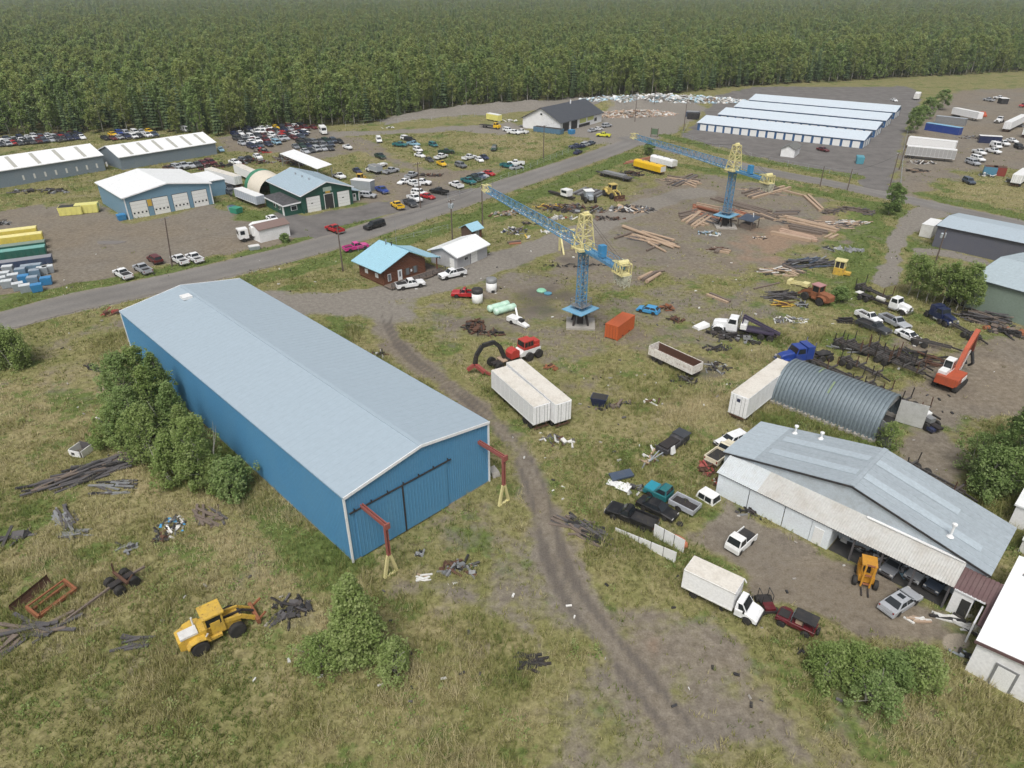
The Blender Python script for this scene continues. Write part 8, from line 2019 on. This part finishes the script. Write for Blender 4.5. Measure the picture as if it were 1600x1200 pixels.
# fences
def fence(pts, label, h=1.6, name='wire_fence', step=4.5, board=False):
    Q = [Vector(at(*p)) for p in pts]
    t = thing(name, label, 'fence', Q[0])
    m = MB()
    for a, b in zip(Q, Q[1:]):
        n = max(1, int((b - a).length / step))
        for k in range(n + 1):
            p = a.lerp(b, k / n) - Q[0]
            pm = MB(); pm.tube(p, p + Vector((0, 0, h)), .05, n=5); pm.build('fence_post', M_['galv'] if not board else M_['timbergrey'], t)
        for z in (.4, .9, h - .05): m.tube(a - Q[0] + Vector((0, 0, z)), b - Q[0] + Vector((0, 0, z)), .016, n=3, caps=False)
    m.build('wire', M_['galv'], t)
fence([(700, 312), (770, 288), (850, 254), (905, 232)], 'wire fence along the road edge of the salvage field'); fence([(560, 393), (700, 358)], 'wire fence on the verge behind the log house', 1.2); fence([(540, 198), (700, 188), (800, 176)], 'wire fence at the back of the salvage field', 2.0, step=7)
fence([(1075, 195), (1064, 214), (1100, 228), (1200, 254), (1330, 278)], 'chain fence around the locker yard', 1.8, step=7); fence([(1405, 300), (1412, 230), (1418, 205)], 'wire fence between locker yard and upper right yard', 2.0, step=6)
# ------------------------------------------------------------------ plants
def leaf_material(name, c0, c1, c2, trans=0.25):
    m, nt, p = _base(name, 0.6, 0)
    a = nt.nodes.new('ShaderNodeAttribute'); a.attribute_name = 'tint'
    oi = nt.nodes.new('ShaderNodeObjectInfo')
    f = _math(nt, 'MULTIPLY_ADD', oi.outputs['Random'], 0.3, a.outputs['Fac'])
    f = _math(nt, 'SUBTRACT', f, 0.15, clamp=True)
    c = _ramp(nt, f, [(0.0, c0), (0.5, c1), (1.0, c2)]).outputs[0]
    nt.links.new(c, p.inputs['Base Color'])
    p.inputs['Specular IOR Level'].default_value = 0.25
    t = nt.nodes.new('ShaderNodeBsdfTranslucent'); nt.links.new(c, t.inputs['Color'])
    mx = nt.nodes.new('ShaderNodeMixShader'); mx.inputs[0].default_value = trans
    nt.links.new(p.outputs[0], mx.inputs[1]); nt.links.new(t.outputs[0], mx.inputs[2])
    nt.links.new(mx.outputs[0], nt.nodes['Material Output'].inputs['Surface'])
    return m
LEAF = leaf_material('aspen_leaves', (0.150, 0.225, 0.068), (0.240, 0.335, 0.118), (0.340, 0.420, 0.185), .5)
LEAFY = leaf_material('willow_leaves', (0.180, 0.260, 0.070), (0.285, 0.370, 0.125), (0.390, 0.455, 0.200), .5)
LEAFY2 = leaf_material('yellowing_leaves', (0.19, 0.245, 0.070), (0.31, 0.365, 0.125), (0.41, 0.435, 0.18), .5)
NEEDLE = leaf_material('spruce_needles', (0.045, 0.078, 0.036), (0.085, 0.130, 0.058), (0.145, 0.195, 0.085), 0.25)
GRASSM = leaf_material('meadow_grass', (0.135, 0.190, 0.048), (0.285, 0.280, 0.105), (0.52, 0.46, 0.28), 0.4)
NR = np.random.RandomState(5)
def tint_mesh(name, co, faces, k, tint, mat):
    me = np_mesh(name, co, faces, k)
    a = me.attributes.new('tint', 'FLOAT', 'POINT'); a.data.foreach_set('value', tint.astype(np.float32))
    me.materials.append(mat)
    return me
def leaves_at(C, size, rs, flat=1.0):
    """one small four-sided leaf at every point; corners returned"""
    n = len(C)
    nrm = rs.normal(size=(n, 3)); nrm[:, 2] = np.abs(nrm[:, 2]) + flat
    nrm /= np.linalg.norm(nrm, axis=1)[:, None]
    t = rs.normal(size=(n, 3)); t -= nrm * (t * nrm).sum(1)[:, None]; t /= np.linalg.norm(t, axis=1)[:, None]
    b = np.cross(nrm, t)
    s = size * rs.uniform(.6, 1.4, n)[:, None]
    V = np.stack([C - t * s * .5, C + b * s * .32, C + t * s * .5, C - b * s * .32], 1).reshape(-1, 3)
    F = np.arange(n * 4).reshape(n, 4)
    return V, F
def crown_points(rs, h0, h1, rad, nclump, nleaf, csize, shape=1.0, lobes=3, zst=.7):
    """clump centres through an uneven crown, then leaves round each clump. returns centres, leaf points, tint"""
    ph = rs.uniform(0, 6.28, lobes)
    C = []
    while len(C) < nclump:
        z = rs.uniform(0, 1) ** .85; a = rs.uniform(0, 6.28)
        prof = (np.sin(np.pi * (0.12 + 0.83 * z) ** shape)) ** .6 if shape > 0 else (1 - z) ** .6 * min(1, .45 + z * 3)
        wob = 1 + .22 * np.sin(lobes * a + ph[0]) + .15 * np.sin(5 * z * 3 + ph[1 % lobes] + a)
        r = rad * prof * wob * rs.uniform(.25, 1.0) ** .5 * (1.28 if rs.rand() < .14 else 1)
        C.append((r * math.cos(a), r * math.sin(a), h0 + (h1 - h0) * z))
    C = np.array(C)
    cs = csize * rs.uniform(.6, 1.35, nclump)
    d = rs.normal(size=(nclump, nleaf, 3)); d /= np.linalg.norm(d, axis=2)[..., None]
    rr = rs.uniform(.35, 1.0, (nclump, nleaf, 1)) ** .6
    d[..., 2] *= zst
    Pt = C[:, None, :] + d * rr * cs[:, None, None]
    ct = rs.uniform(0, 1, nclump)
    tint = np.clip(.5 * ct[:, None] + .25 + rs.uniform(-.22, .22, (nclump, nleaf)) + .0 * Pt[..., 2], 0, 1)
    return C, Pt.reshape(-1, 3), tint.reshape(-1)
def broadleaf(seed, H, rad, h0=.18, nclump=90, nleaf=60, csize=.7, leaf=.26, mat=None, stems=1, barkm=None, limbs=10, shape=1.0, tr=.13, zst=.7):
    """returns (trunk mesh, crown mesh)"""
    rs = np.random.RandomState(seed)
    C, Pt, tint = crown_points(rs, H * h0, H, rad, nclump, nleaf, csize, shape, 3, zst)
    V, F = leaves_at(Pt, leaf, rs)
    crown = tint_mesh('crown', V, F, 4, np.repeat(tint, 4), mat or LEAF)
    m = MB()
    for s in range(stems):
        ox, oy = (rs.normal(0, rad * .25, 2) if stems > 1 else (0, 0))
        p = Vector((ox * .5, oy * .5, 0)); q0 = tr * (1.0 if stems == 1 else .7); n = 5
        for k in range(n):
            f = (k + 1) / n
            q = Vector((ox * (.5 + f) + rs.normal(0, .08), oy * (.5 + f) + rs.normal(0, .08), H * .9 * f))
            m.tube(p, q, q0 * (1 - k / n) + .02, q0 * (1 - f) + .02, 6, caps=(k == 0)); p = q
    for k in rs.choice(len(C), min(limbs, len(C)), replace=False):
        e = Vector(C[k]); st = Vector((e.x * .08, e.y * .08, max(H * h0 * .6, e.z * .62)))
        m.tube(st, e, tr * .35, .015, 5, caps=False)
    return m.mesh('trunk', [barkm or M_['bark']], True), crown
def spruce(seed, H, rad, tiers=16, per=10, leaf=.9):
    rs = np.random.RandomState(seed); P_, T_ = [], []
    V, F, tn = [], [], []
    for k in range(tiers):
        f = (k + .3) / tiers; z = H * (.10 + .9 * f); r = rad * (1 - f) ** .8 * rs.uniform(.8, 1.15) + .12
        for j in range(per):
            a = 6.28 * (j + rs.uniform(-.3, .3)) / per + k * .7; q = r * rs.uniform(.75, 1.15)
            c, s = math.cos(a), math.sin(a); w = .16 * q + .22; dz = -.28 * q - .1
            b = len(V)
            t = float(np.clip(rs.normal(.45, .25), 0, 1))
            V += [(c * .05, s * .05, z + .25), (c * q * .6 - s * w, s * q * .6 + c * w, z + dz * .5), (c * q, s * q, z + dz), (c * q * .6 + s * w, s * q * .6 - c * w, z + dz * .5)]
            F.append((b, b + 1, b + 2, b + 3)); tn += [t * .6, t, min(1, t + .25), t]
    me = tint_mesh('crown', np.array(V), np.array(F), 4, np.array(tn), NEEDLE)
    m = MB(); m.tube((0, 0, 0), (0, 0, H * .96), .16, .02, 6)
    return m.mesh('trunk', [M_['barkdark']], True), me
def plant(meshes, name, label, cat, x, y, rz=0, s=1.0, group=None, sz=1.0, z=0.0):
    t = thing(name, label, cat, (x, y, z), rz, group); t.scale = (s, s, s * sz)
    obj('trunk', meshes[0], None, t); obj('crown', meshes[1], None, t)
    return t

# ---- single trees and bushes near the camera
BSH = 'poplars growing against the warehouse wall'
near = [(205, 645, 8.5, 2.3, 'leafy poplar, leftmost of the clump by the warehouse'), (250, 672, 9.0, 2.2, 'tall poplar, second from the left in the clump by the warehouse'), (238, 718, 7.0, 2.1, 'full poplar at the front left of the clump by the warehouse'), (285, 695, 8.5, 1.9, 'poplar in the middle of the clump by the warehouse'),
        (318, 756, 8.8, 1.7, 'slim poplar with a pale trunk at the front right of the clump'), (275, 752, 6.0, 2.0, 'low poplar in front of the slim pale-trunked one'), (365, 772, 4.5, 1.5, 'small poplar at the right end of the clump by the warehouse wall'), (340, 760, 4.0, 1.4, 'bushy young poplar under the warehouse wall'), (190, 690, 5, 2.0, 'low leafy poplar at the left foot of the clump'), (262, 655, 9.5, 1.7, 'slim poplar rising behind the middle of the clump'), (225, 632, 8.5, 1.9, 'poplar at the far back of the clump by the warehouse'), (300, 720, 7.5, 1.6, 'slim poplar just behind the pale-trunked one'), (215, 690, 7.5, 1.8, 'spired poplar at the open left side of the clump')]
for k, (px, py, H, r, lab) in enumerate(near):
    p = G(px, py)
    r *= 1.45
    plant(broadleaf(100 + k, H * 1.06, r, .04, int(105 * r), 26, .40, .27, mat=LEAFY if k % 3 else LEAF, stems=2, limbs=18, zst=1.4, shape=-1 if k % 2 else .8), 'poplar_tree', lab, 'tree', p.x, p.y, rnd.uniform(0, 6), 1, BSH)
for k, (px, py, H, r, nc, lab, mt) in enumerate(((562, 1030, 9.6, 2.6, 240, 'green willow tree in front of the warehouse corner', LEAFY), (505, 1040, 3.2, 1.9, 70, 'low willow scrub at the left foot of the willow tree', LEAFY), (612, 1050, 3.2, 1.7, 70, 'low willow scrub at the right foot of the willow tree', LEAFY), (2, 570, 7, 2.8, 150, 'bushy willow at the left edge below the road', LEAFY), (30, 572, 6, 2.2, 110, 'second bushy willow at the left edge, nearer the field', LEAFY),
        (1572, 768, 14.5, 3.9, 380, 'large dark green tree at the right edge', LEAF), (1538, 772, 6.5, 2.3, 120, 'lower tree in front of the large one at the right edge', LEAF), (1608, 730, 13.5, 3.8, 280, 'tree crown cut off by the right edge', LEAF), (1520, 740, 5.5, 2.0, 90, 'sapling left of the large right-hand tree', LEAF),
        (1385, 700, 3.6, 1.3, 40, 'young bush in front of the open hut door', LEAFY), (1290, 1060, 3.6, 1.7, 90, 'light green bush, leftmost of the bottom right shrubs', LEAFY), (1330, 1062, 3.8, 1.8, 95, 'light green bush, second from left at the bottom right', LEAFY), (1385, 1070, 3.4, 1.7, 90, 'greyish green bush in the middle of the bottom right shrubs', LEAF), (1432, 1065, 3.8, 1.8, 95, 'light green bush, rightmost at the bottom right', LEAFY), (1360, 1100, 3.2, 1.9, 80, 'bush below the frame edge shrubs', LEAF))):
    p = G(px, py)
    plant(broadleaf(200 + k, H, r, .05, int(nc * 1.5), 40, .42 if H < 6 else .55, .2 if H < 6 else .27, mat=mt, stems=3 if H < 8 else 1, limbs=16, zst=1.3, shape=-1 if 9 < H else .8), 'willow_tree' if H > 5 else 'willow_bush', lab, 'tree' if H > 5 else 'bush', p.x, p.y, rnd.uniform(0, 6))
AS = 'young aspens between the gravel drive and the sage building'
asp = [broadleaf(300 + k, 9, 1.8, .32, 75, 40, .5, .32, mat=LEAFY, limbs=8, tr=.1, zst=1.2) for k in range(3)]
ASP = ((1418, 462), (1432, 468), (1446, 474), (1458, 472), (1470, 482), (1482, 480), (1492, 488), (1504, 486), (1514, 494), (1438, 458), (1476, 470), (1500, 478))
for k, (px, py) in enumerate(ASP):
    p = G(px, py); plant(asp[k % 3], 'aspen_tree', 'slender young aspen, ' + ORD[sorted(q[0] for q in ASP).index(px)] + ' from the left in the grove by the sage building', 'tree', p.x, p.y, rnd.uniform(0, 6), rnd.uniform(.7, 1.0), AS)
for px, py, H, r, lab in ((1388, 336, 8, 1.6, 'leafy tree beside the junction of the gravel drive'), (1400, 330, 6, 1.3, 'smaller tree right of the one at the gravel drive junction'), (1425, 208, 10, 3.4, 'dark bushy tree at the edge of the locker yard'), (1448, 186, 9, 3.0, 'lighter bushy tree behind the blue container shed'), (1470, 172, 9, 3.2, 'bushy tree behind the white box trailer'), (1435, 196, 8, 2.6, 'tree between the dark and the light bushy trees'),
                          (1013, 243, 5, 1.6, 'small dark tree behind the tip of the farther crane jib'), (446, 378, 1.6, .6, 'little conifer against the pump house wall'), (1310, 470, 2.5, 1.3, 'low green bush right of the rusty loader'), (378, 310, 2.5, 1.5, 'weedy bush between the white trailers')):
    p = G(px, py); plant(broadleaf(int(px), H, r, .12, int(34 * r) + 10, 46, .7, .42, limbs=8), 'tree' if H > 3 else 'bush', lab, 'tree' if H > 3 else 'bush', p.x, p.y)

# ---- the forest behind the yards
protoA = [broadleaf(400 + k, 13 + 1.3 * k, 2.5 + .4 * (k % 3), .08 + .08 * (k % 3), 66, 22, .8, .8, limbs=6, tr=.17, mat=[LEAFY, LEAFY2, LEAF, LEAFY][k % 4], zst=1.3, shape=1.0 if k % 2 else -1) for k in range(6)]
protoS = [spruce(420 + k, 15 + 1.5 * k, 2.4 + .2 * k) for k in range(3)]
EDGE = [(-700, 300), (-500, 262), (-200, 236), (0, 212), (120, 210), (180, 206), (240, 206), (330, 214), (360, 208), (420, 200), (500, 197), (560, 194), (600, 188), (680, 172), (760, 163), (850, 157), (950, 152), (1050, 147), (1150, 136), (1300, 128), (1500, 118), (1800, 104), (2400, 90)]
EW = W(EDGE)
def depth_in_forest(x, y):
    """metres behind the forest edge, measured along the view outward from the site"""
    xe = np.interp(np.arctan2(x, y), np.arctan2(EW[:, 0], EW[:, 1]), np.hypot(EW[:, 0], EW[:, 1]))
    return np.hypot(x, y) - xe
cand = []
az0, az1 = R(-40), R(41)
for row in range(16):
    a = az0
    while a < az1:
        xe = np.interp(a, np.arctan2(EW[:, 0], EW[:, 1]), np.hypot(EW[:, 0], EW[:, 1]))
        d = xe + row * 5.0 + rnd.uniform(-2, 2.5)
        cand.append((d, a + rnd.uniform(-.3, .3) * 4.6 / d)); a += 4.6 / d
cand.sort(key=lambda c: c[0])
FG = 'trees along the forest edge'
first = {}
used = []
front, stuffpts = cand[:296], cand[296:]
for k, (d, a) in enumerate(front):
    x, y = d * math.sin(a), d * math.cos(a)
    sp = rnd.random() < (.28 if a > -.3 else .42)
    ms = rnd.choice(protoS if sp else protoA)
    t = plant(ms, 'spruce_tree' if sp else 'aspen_tree', 'dark spruce standing at the edge of the far forest' if sp else 'pale-stemmed aspen standing at the edge of the far forest', 'tree', x, y, rnd.uniform(0, 6.28), rnd.uniform(.6, 1.12), FG, rnd.uniform(.85, 1.25))
    first.setdefault(ms[1].name, t)
# everything behind that edge: one mass, instanced on points
pts, sc_, rot_, pick = [], [], [], []
protos = [m for m in protoA + protoS if m[1].name in first]
for d, a in stuffpts:
    pts.append((d * math.sin(a), d * math.cos(a), 0)); sc_.append(rnd.uniform(.5, 1.25))
a_ = az0 - .04
def field(dmin, dmax, step, smin, smax):
    """scatter on rings behind the edge"""
    d = dmin
    while d < dmax:
        a = az0 - .03
        while a < az1 + .03:
            xe = np.interp(a, np.arctan2(EW[:, 0], EW[:, 1]), np.hypot(EW[:, 0], EW[:, 1]))
            dd = d + rnd.uniform(-.5, .5) * step
            if dd > xe + 78:
                pts.append((dd * math.sin(a), dd * math.cos(a), 0)); sc_.append(rnd.uniform(smin, smax))
            a += step / d * rnd.uniform(.8, 1.2)
        d += step
field(300, 620, 6.5, .75, 1.15); field(620, 1200, 9.5, .8, 1.2); field(1200, 3600, 17, .95, 1.4)
n = len(pts)
fme = bpy.data.meshes.new('forest')
fme.vertices.add(n); fme.vertices.foreach_set('co', np.array(pts, dtype=np.float32).ravel())
def fattr(nm, typ, vals):
    a = fme.attributes.new(nm, typ, 'POINT'); a.data.foreach_set('value', vals)
rs = np.random.RandomState(9)
fattr('size', 'FLOAT', np.array(sc_, dtype=np.float32)); fattr('turn', 'FLOAT', rs.uniform(0, 6.28, n).astype(np.float32)); fattr('kind_of_tree', 'INT', np.where(rs.rand(n) < .24, len(protoA) + rs.randint(0, len(protoS), n), rs.randint(0, len(protoA), n)).astype(np.int32) % len(protos))
forest = link(bpy.data.objects.new('forest', fme)); forest['kind'] = 'stuff'; forest['label'] = 'mixed aspen and spruce forest stretching to the horizon'
ng = bpy.data.node_groups.new('forest_scatter', 'GeometryNodeTree')
ng.interface.new_socket('Geometry', in_out='INPUT', socket_type='NodeSocketGeometry'); ng.interface.new_socket('Geometry', in_out='OUTPUT', socket_type='NodeSocketGeometry')
gi, go = ng.nodes.new('NodeGroupInput'), ng.nodes.new('NodeGroupOutput')
g2i = ng.nodes.new('GeometryNodeGeometryToInstance')
for ms in protos[::-1]:
    tr = first[ms[1].name]
    jo = ng.nodes.new('GeometryNodeJoinGeometry')
    for ch in tr.children:
        oi = ng.nodes.new('GeometryNodeObjectInfo'); oi.transform_space = 'ORIGINAL'; oi.inputs['Object'].default_value = ch
        ng.links.new(oi.outputs['Geometry'], jo.inputs[0])
    gg = ng.nodes.new('GeometryNodeGeometryToInstance'); ng.links.new(jo.outputs[0], gg.inputs[0])
    if ms is protos[-1]: alljoin = ng.nodes.new('GeometryNodeJoinGeometry')
    ng.links.new(gg.outputs[0], alljoin.inputs[0])
def named(nm, typ):
    a = ng.nodes.new('GeometryNodeInputNamedAttribute'); a.data_type = typ; a.inputs['Name'].default_value = nm; return a.outputs['Attribute']
iop = ng.nodes.new('GeometryNodeInstanceOnPoints')
ng.links.new(gi.outputs[0], iop.inputs['Points']); ng.links.new(alljoin.outputs[0], iop.inputs['Instance']); iop.inputs['Pick Instance'].default_value = True
ng.links.new(named('kind_of_tree', 'INT'), iop.inputs['Instance Index'])
cx = ng.nodes.new('ShaderNodeCombineXYZ'); ng.links.new(named('turn', 'FLOAT'), cx.inputs[2])
e2r = ng.nodes.new('FunctionNodeEulerToRotation'); ng.links.new(cx.outputs[0], e2r.inputs[0]); ng.links.new(e2r.outputs[0], iop.inputs['Rotation'])
ng.links.new(named('size', 'FLOAT'), iop.inputs['Scale']); ng.links.new(iop.outputs[0], go.inputs[0])
md = forest.modifiers.new('scatter', 'NODES'); md.node_group = ng

# ---- grass: tufts of real blades, thinning out with distance
FOOT = []
bpy.context.view_layer.update()
for o in COL.objects:
    if o.type == 'EMPTY' and o.get('category') in ('warehouse', 'house', 'shed', 'garage', 'barn', 'building', 'workshop', 'hut', 'storage units', 'container', 'cabin'):
        xs, ys = [], []
        inv = o.matrix_world.inverted()
        for ch in o.children:
            if ch.name.split('.')[0] in ('wall', 'body', 'concrete_footing', 'wall_panel', 'bay_floor', 'floor') and ch.type == 'MESH':
                for c in ch.bound_box: xs.append(c[0]); ys.append(c[1])
        if xs: FOOT.append((np.array(inv), min(xs), max(xs), min(ys), max(ys)))
def grass_patch(name, label, x0, x1, y0, y1, dens, hgt, wid, blades, seed, thr=0):
    rs = np.random.RandomState(seed)
    n = int((x1 - x0) * (y1 - y0) * dens)
    x, y = rs.uniform(x0, x1, n), rs.uniform(y0, y1, n)
    # only what the lens can see, with a margin
    k = (np.abs(x) < (y * .9 + 14))
    x, y = x[k], y[k]
    L = cover(x, y)
    bare = np.clip(L['dirt'] * .95 + L['gravel'] + L['asph'] + L['concrete'] + L['orange'] * .7 + L['dark'] * .6, 0, 1)
    patch = fbm(x, y, 3.0, 77, 3); big = fbm(x, y, 14.0, 88, 3)
    keep = rs.rand(len(x)) < np.clip((1 - bare) ** 2.2 * (.25 + 1.3 * patch), 0, 1)
    on = np.minimum(d_line(x, y, ROAD_MAIN) - RW_MAIN, d_line(x, y, ROAD_SIDE) - RW_SIDE)
    keep &= on > .1
    for inv, a0, a1, b0, b1 in FOOT:
        lx = inv[0, 0] * x + inv[0, 1] * y + inv[0, 3]; ly = inv[1, 0] * x + inv[1, 1] * y + inv[1, 3]
        keep &= ~((lx > a0 - .05) & (lx < a1 + .05) & (ly > b0 - .05) & (ly < b1 + .05))
    if thr: keep &= (fbm(x, y, 7.0, 55, 4) > thr) & (bare < .3)
    x, y = x[keep], y[keep]; patch, big = patch[keep], big[keep]
    lush, dry = L['lush'][keep], L['dry'][keep]
    n = len(x); z = ground_z(x, y)
    h = hgt * rs.uniform(.5, 1.25, n) * (.55 + .9 * patch)
    tint = np.clip(.40 + 1.5 * (big - .47) + .45 * dry - .5 * lush + rs.normal(0, .15, n) + 1.1 * (fbm(x, y, 3.2, 99, 3) - .5), 0, 1)
    B = blades
    a = rs.uniform(0, 6.28, (n, B)); lean = rs.uniform(.15, .8, (n, B)) * h[:, None]; hh = h[:, None] * rs.uniform(.6, 1.1, (n, B))
    ox, oy = rs.normal(0, wid * 1.3, (n, B)), rs.normal(0, wid * 1.3, (n, B))
    w = wid * rs.uniform(.6, 1.3, (n, B))
    bx, by = x[:, None] + ox, y[:, None] + oy
    px, py = -np.sin(a) * w * .5, np.cos(a) * w * .5
    zz = np.repeat(z[:, None] - .03, B, 1)
    V = np.stack([np.stack([bx - px, by - py, zz], -1), np.stack([bx + px, by + py, zz], -1), np.stack([bx + np.cos(a) * lean, by + np.sin(a) * lean, zz + hh], -1)], 2).reshape(-1, 3)
    F = np.arange(len(V)).reshape(-1, 3)
    T = np.repeat(np.repeat(np.clip(tint[:, None] + rs.normal(0, .1, (n, B)), 0, 1).ravel(), 1), 3)
    me = tint_mesh(name, V, F, 3, T, GRASSM)
    o = link(bpy.data.objects.new(name, me)); o['kind'] = 'stuff'; o['label'] = label
    return n * B
ct = 0
ct += grass_patch('meadow_grass', 'rough meadow grass in the foreground', -70, 75, 30, 75, 9.0, .50, .085, 5, 1)
ct += grass_patch('tall_grass', 'tall straw-coloured grass standing in patches', -70, 75, 30, 110, 6.0, 1.0, .07, 5, 4, .54)
ct += grass_patch('field_grass', 'rough grass of the middle ground', -95, 105, 75, 135, 4.2, .46, .12, 4, 2)
ct += grass_patch('far_grass', 'grass of the far fields and verges', -180, 190, 135, 300, .9, .5, .24, 4, 3)
# taller weeds dotted through the grass
def weeds(n, seed):
    rs = np.random.RandomState(seed); V, F, T = [], [], []
    x, y = rs.uniform(-80, 90, n * 4), rs.uniform(32, 150, n * 4)
    L = cover(x, y); ok = (L['dirt'] + L['gravel'] + L['asph'] < .35) & (fbm(x, y, 9, 123, 3) > .5) & (np.abs(x) < y * .9 + 10)
    for inv, a0, a1, b0, b1 in FOOT:
        lx = inv[0, 0] * x + inv[0, 1] * y + inv[0, 3]; ly = inv[1, 0] * x + inv[1, 1] * y + inv[1, 3]
        ok &= ~((lx > a0 - .6) & (lx < a1 + .6) & (ly > b0 - .6) & (ly < b1 + .6))
    x, y = x[ok][:n], y[ok][:n]
    C = np.repeat(np.stack([x, y, np.zeros(len(x))], -1), 22, 0); sc = np.repeat(rs.uniform(.4, 1.1, len(x)), 22)
    d = rs.normal(size=C.shape) * sc[:, None] * np.array([.38, .38, .22]); d[:, 2] = np.abs(d[:, 2]) + .1
    V, F = leaves_at(C + d, .2, rs)
    me = tint_mesh('weeds', V, F, 4, np.repeat(np.clip(np.repeat(rs.uniform(0, 1, len(x)), 22) + rs.normal(0, .15, len(C)), 0, 1), 4), LEAFY)
    o = link(bpy.data.objects.new('weeds', me)); o['kind'] = 'stuff'; o['label'] = 'taller green weeds scattered through the grass'
weeds(1500, 17)

# ------------------------------------------------------------------ thin air between here and the far forest
m = MB(); m.box(gx.min() - 50, gx.max() + 50, gy.min() - 50, gy.max() + 50, -1.5, 62)
hm = bpy.data.materials.new('thin_haze'); hm.use_nodes = True
hn = hm.node_tree; hn.nodes.remove(hn.nodes['Principled BSDF'])
pv = hn.nodes.new('ShaderNodeVolumePrincipled'); pv.inputs['Color'].default_value = (0.80, 0.86, 0.92, 1); pv.inputs['Density'].default_value = 0.00012
hn.links.new(pv.outputs[0], hn.nodes['Material Output'].inputs['Volume'])
hz_ = m.build('haze', hm); hz_['kind'] = 'stuff'; hz_['label'] = 'thin haze that pales the far forest'
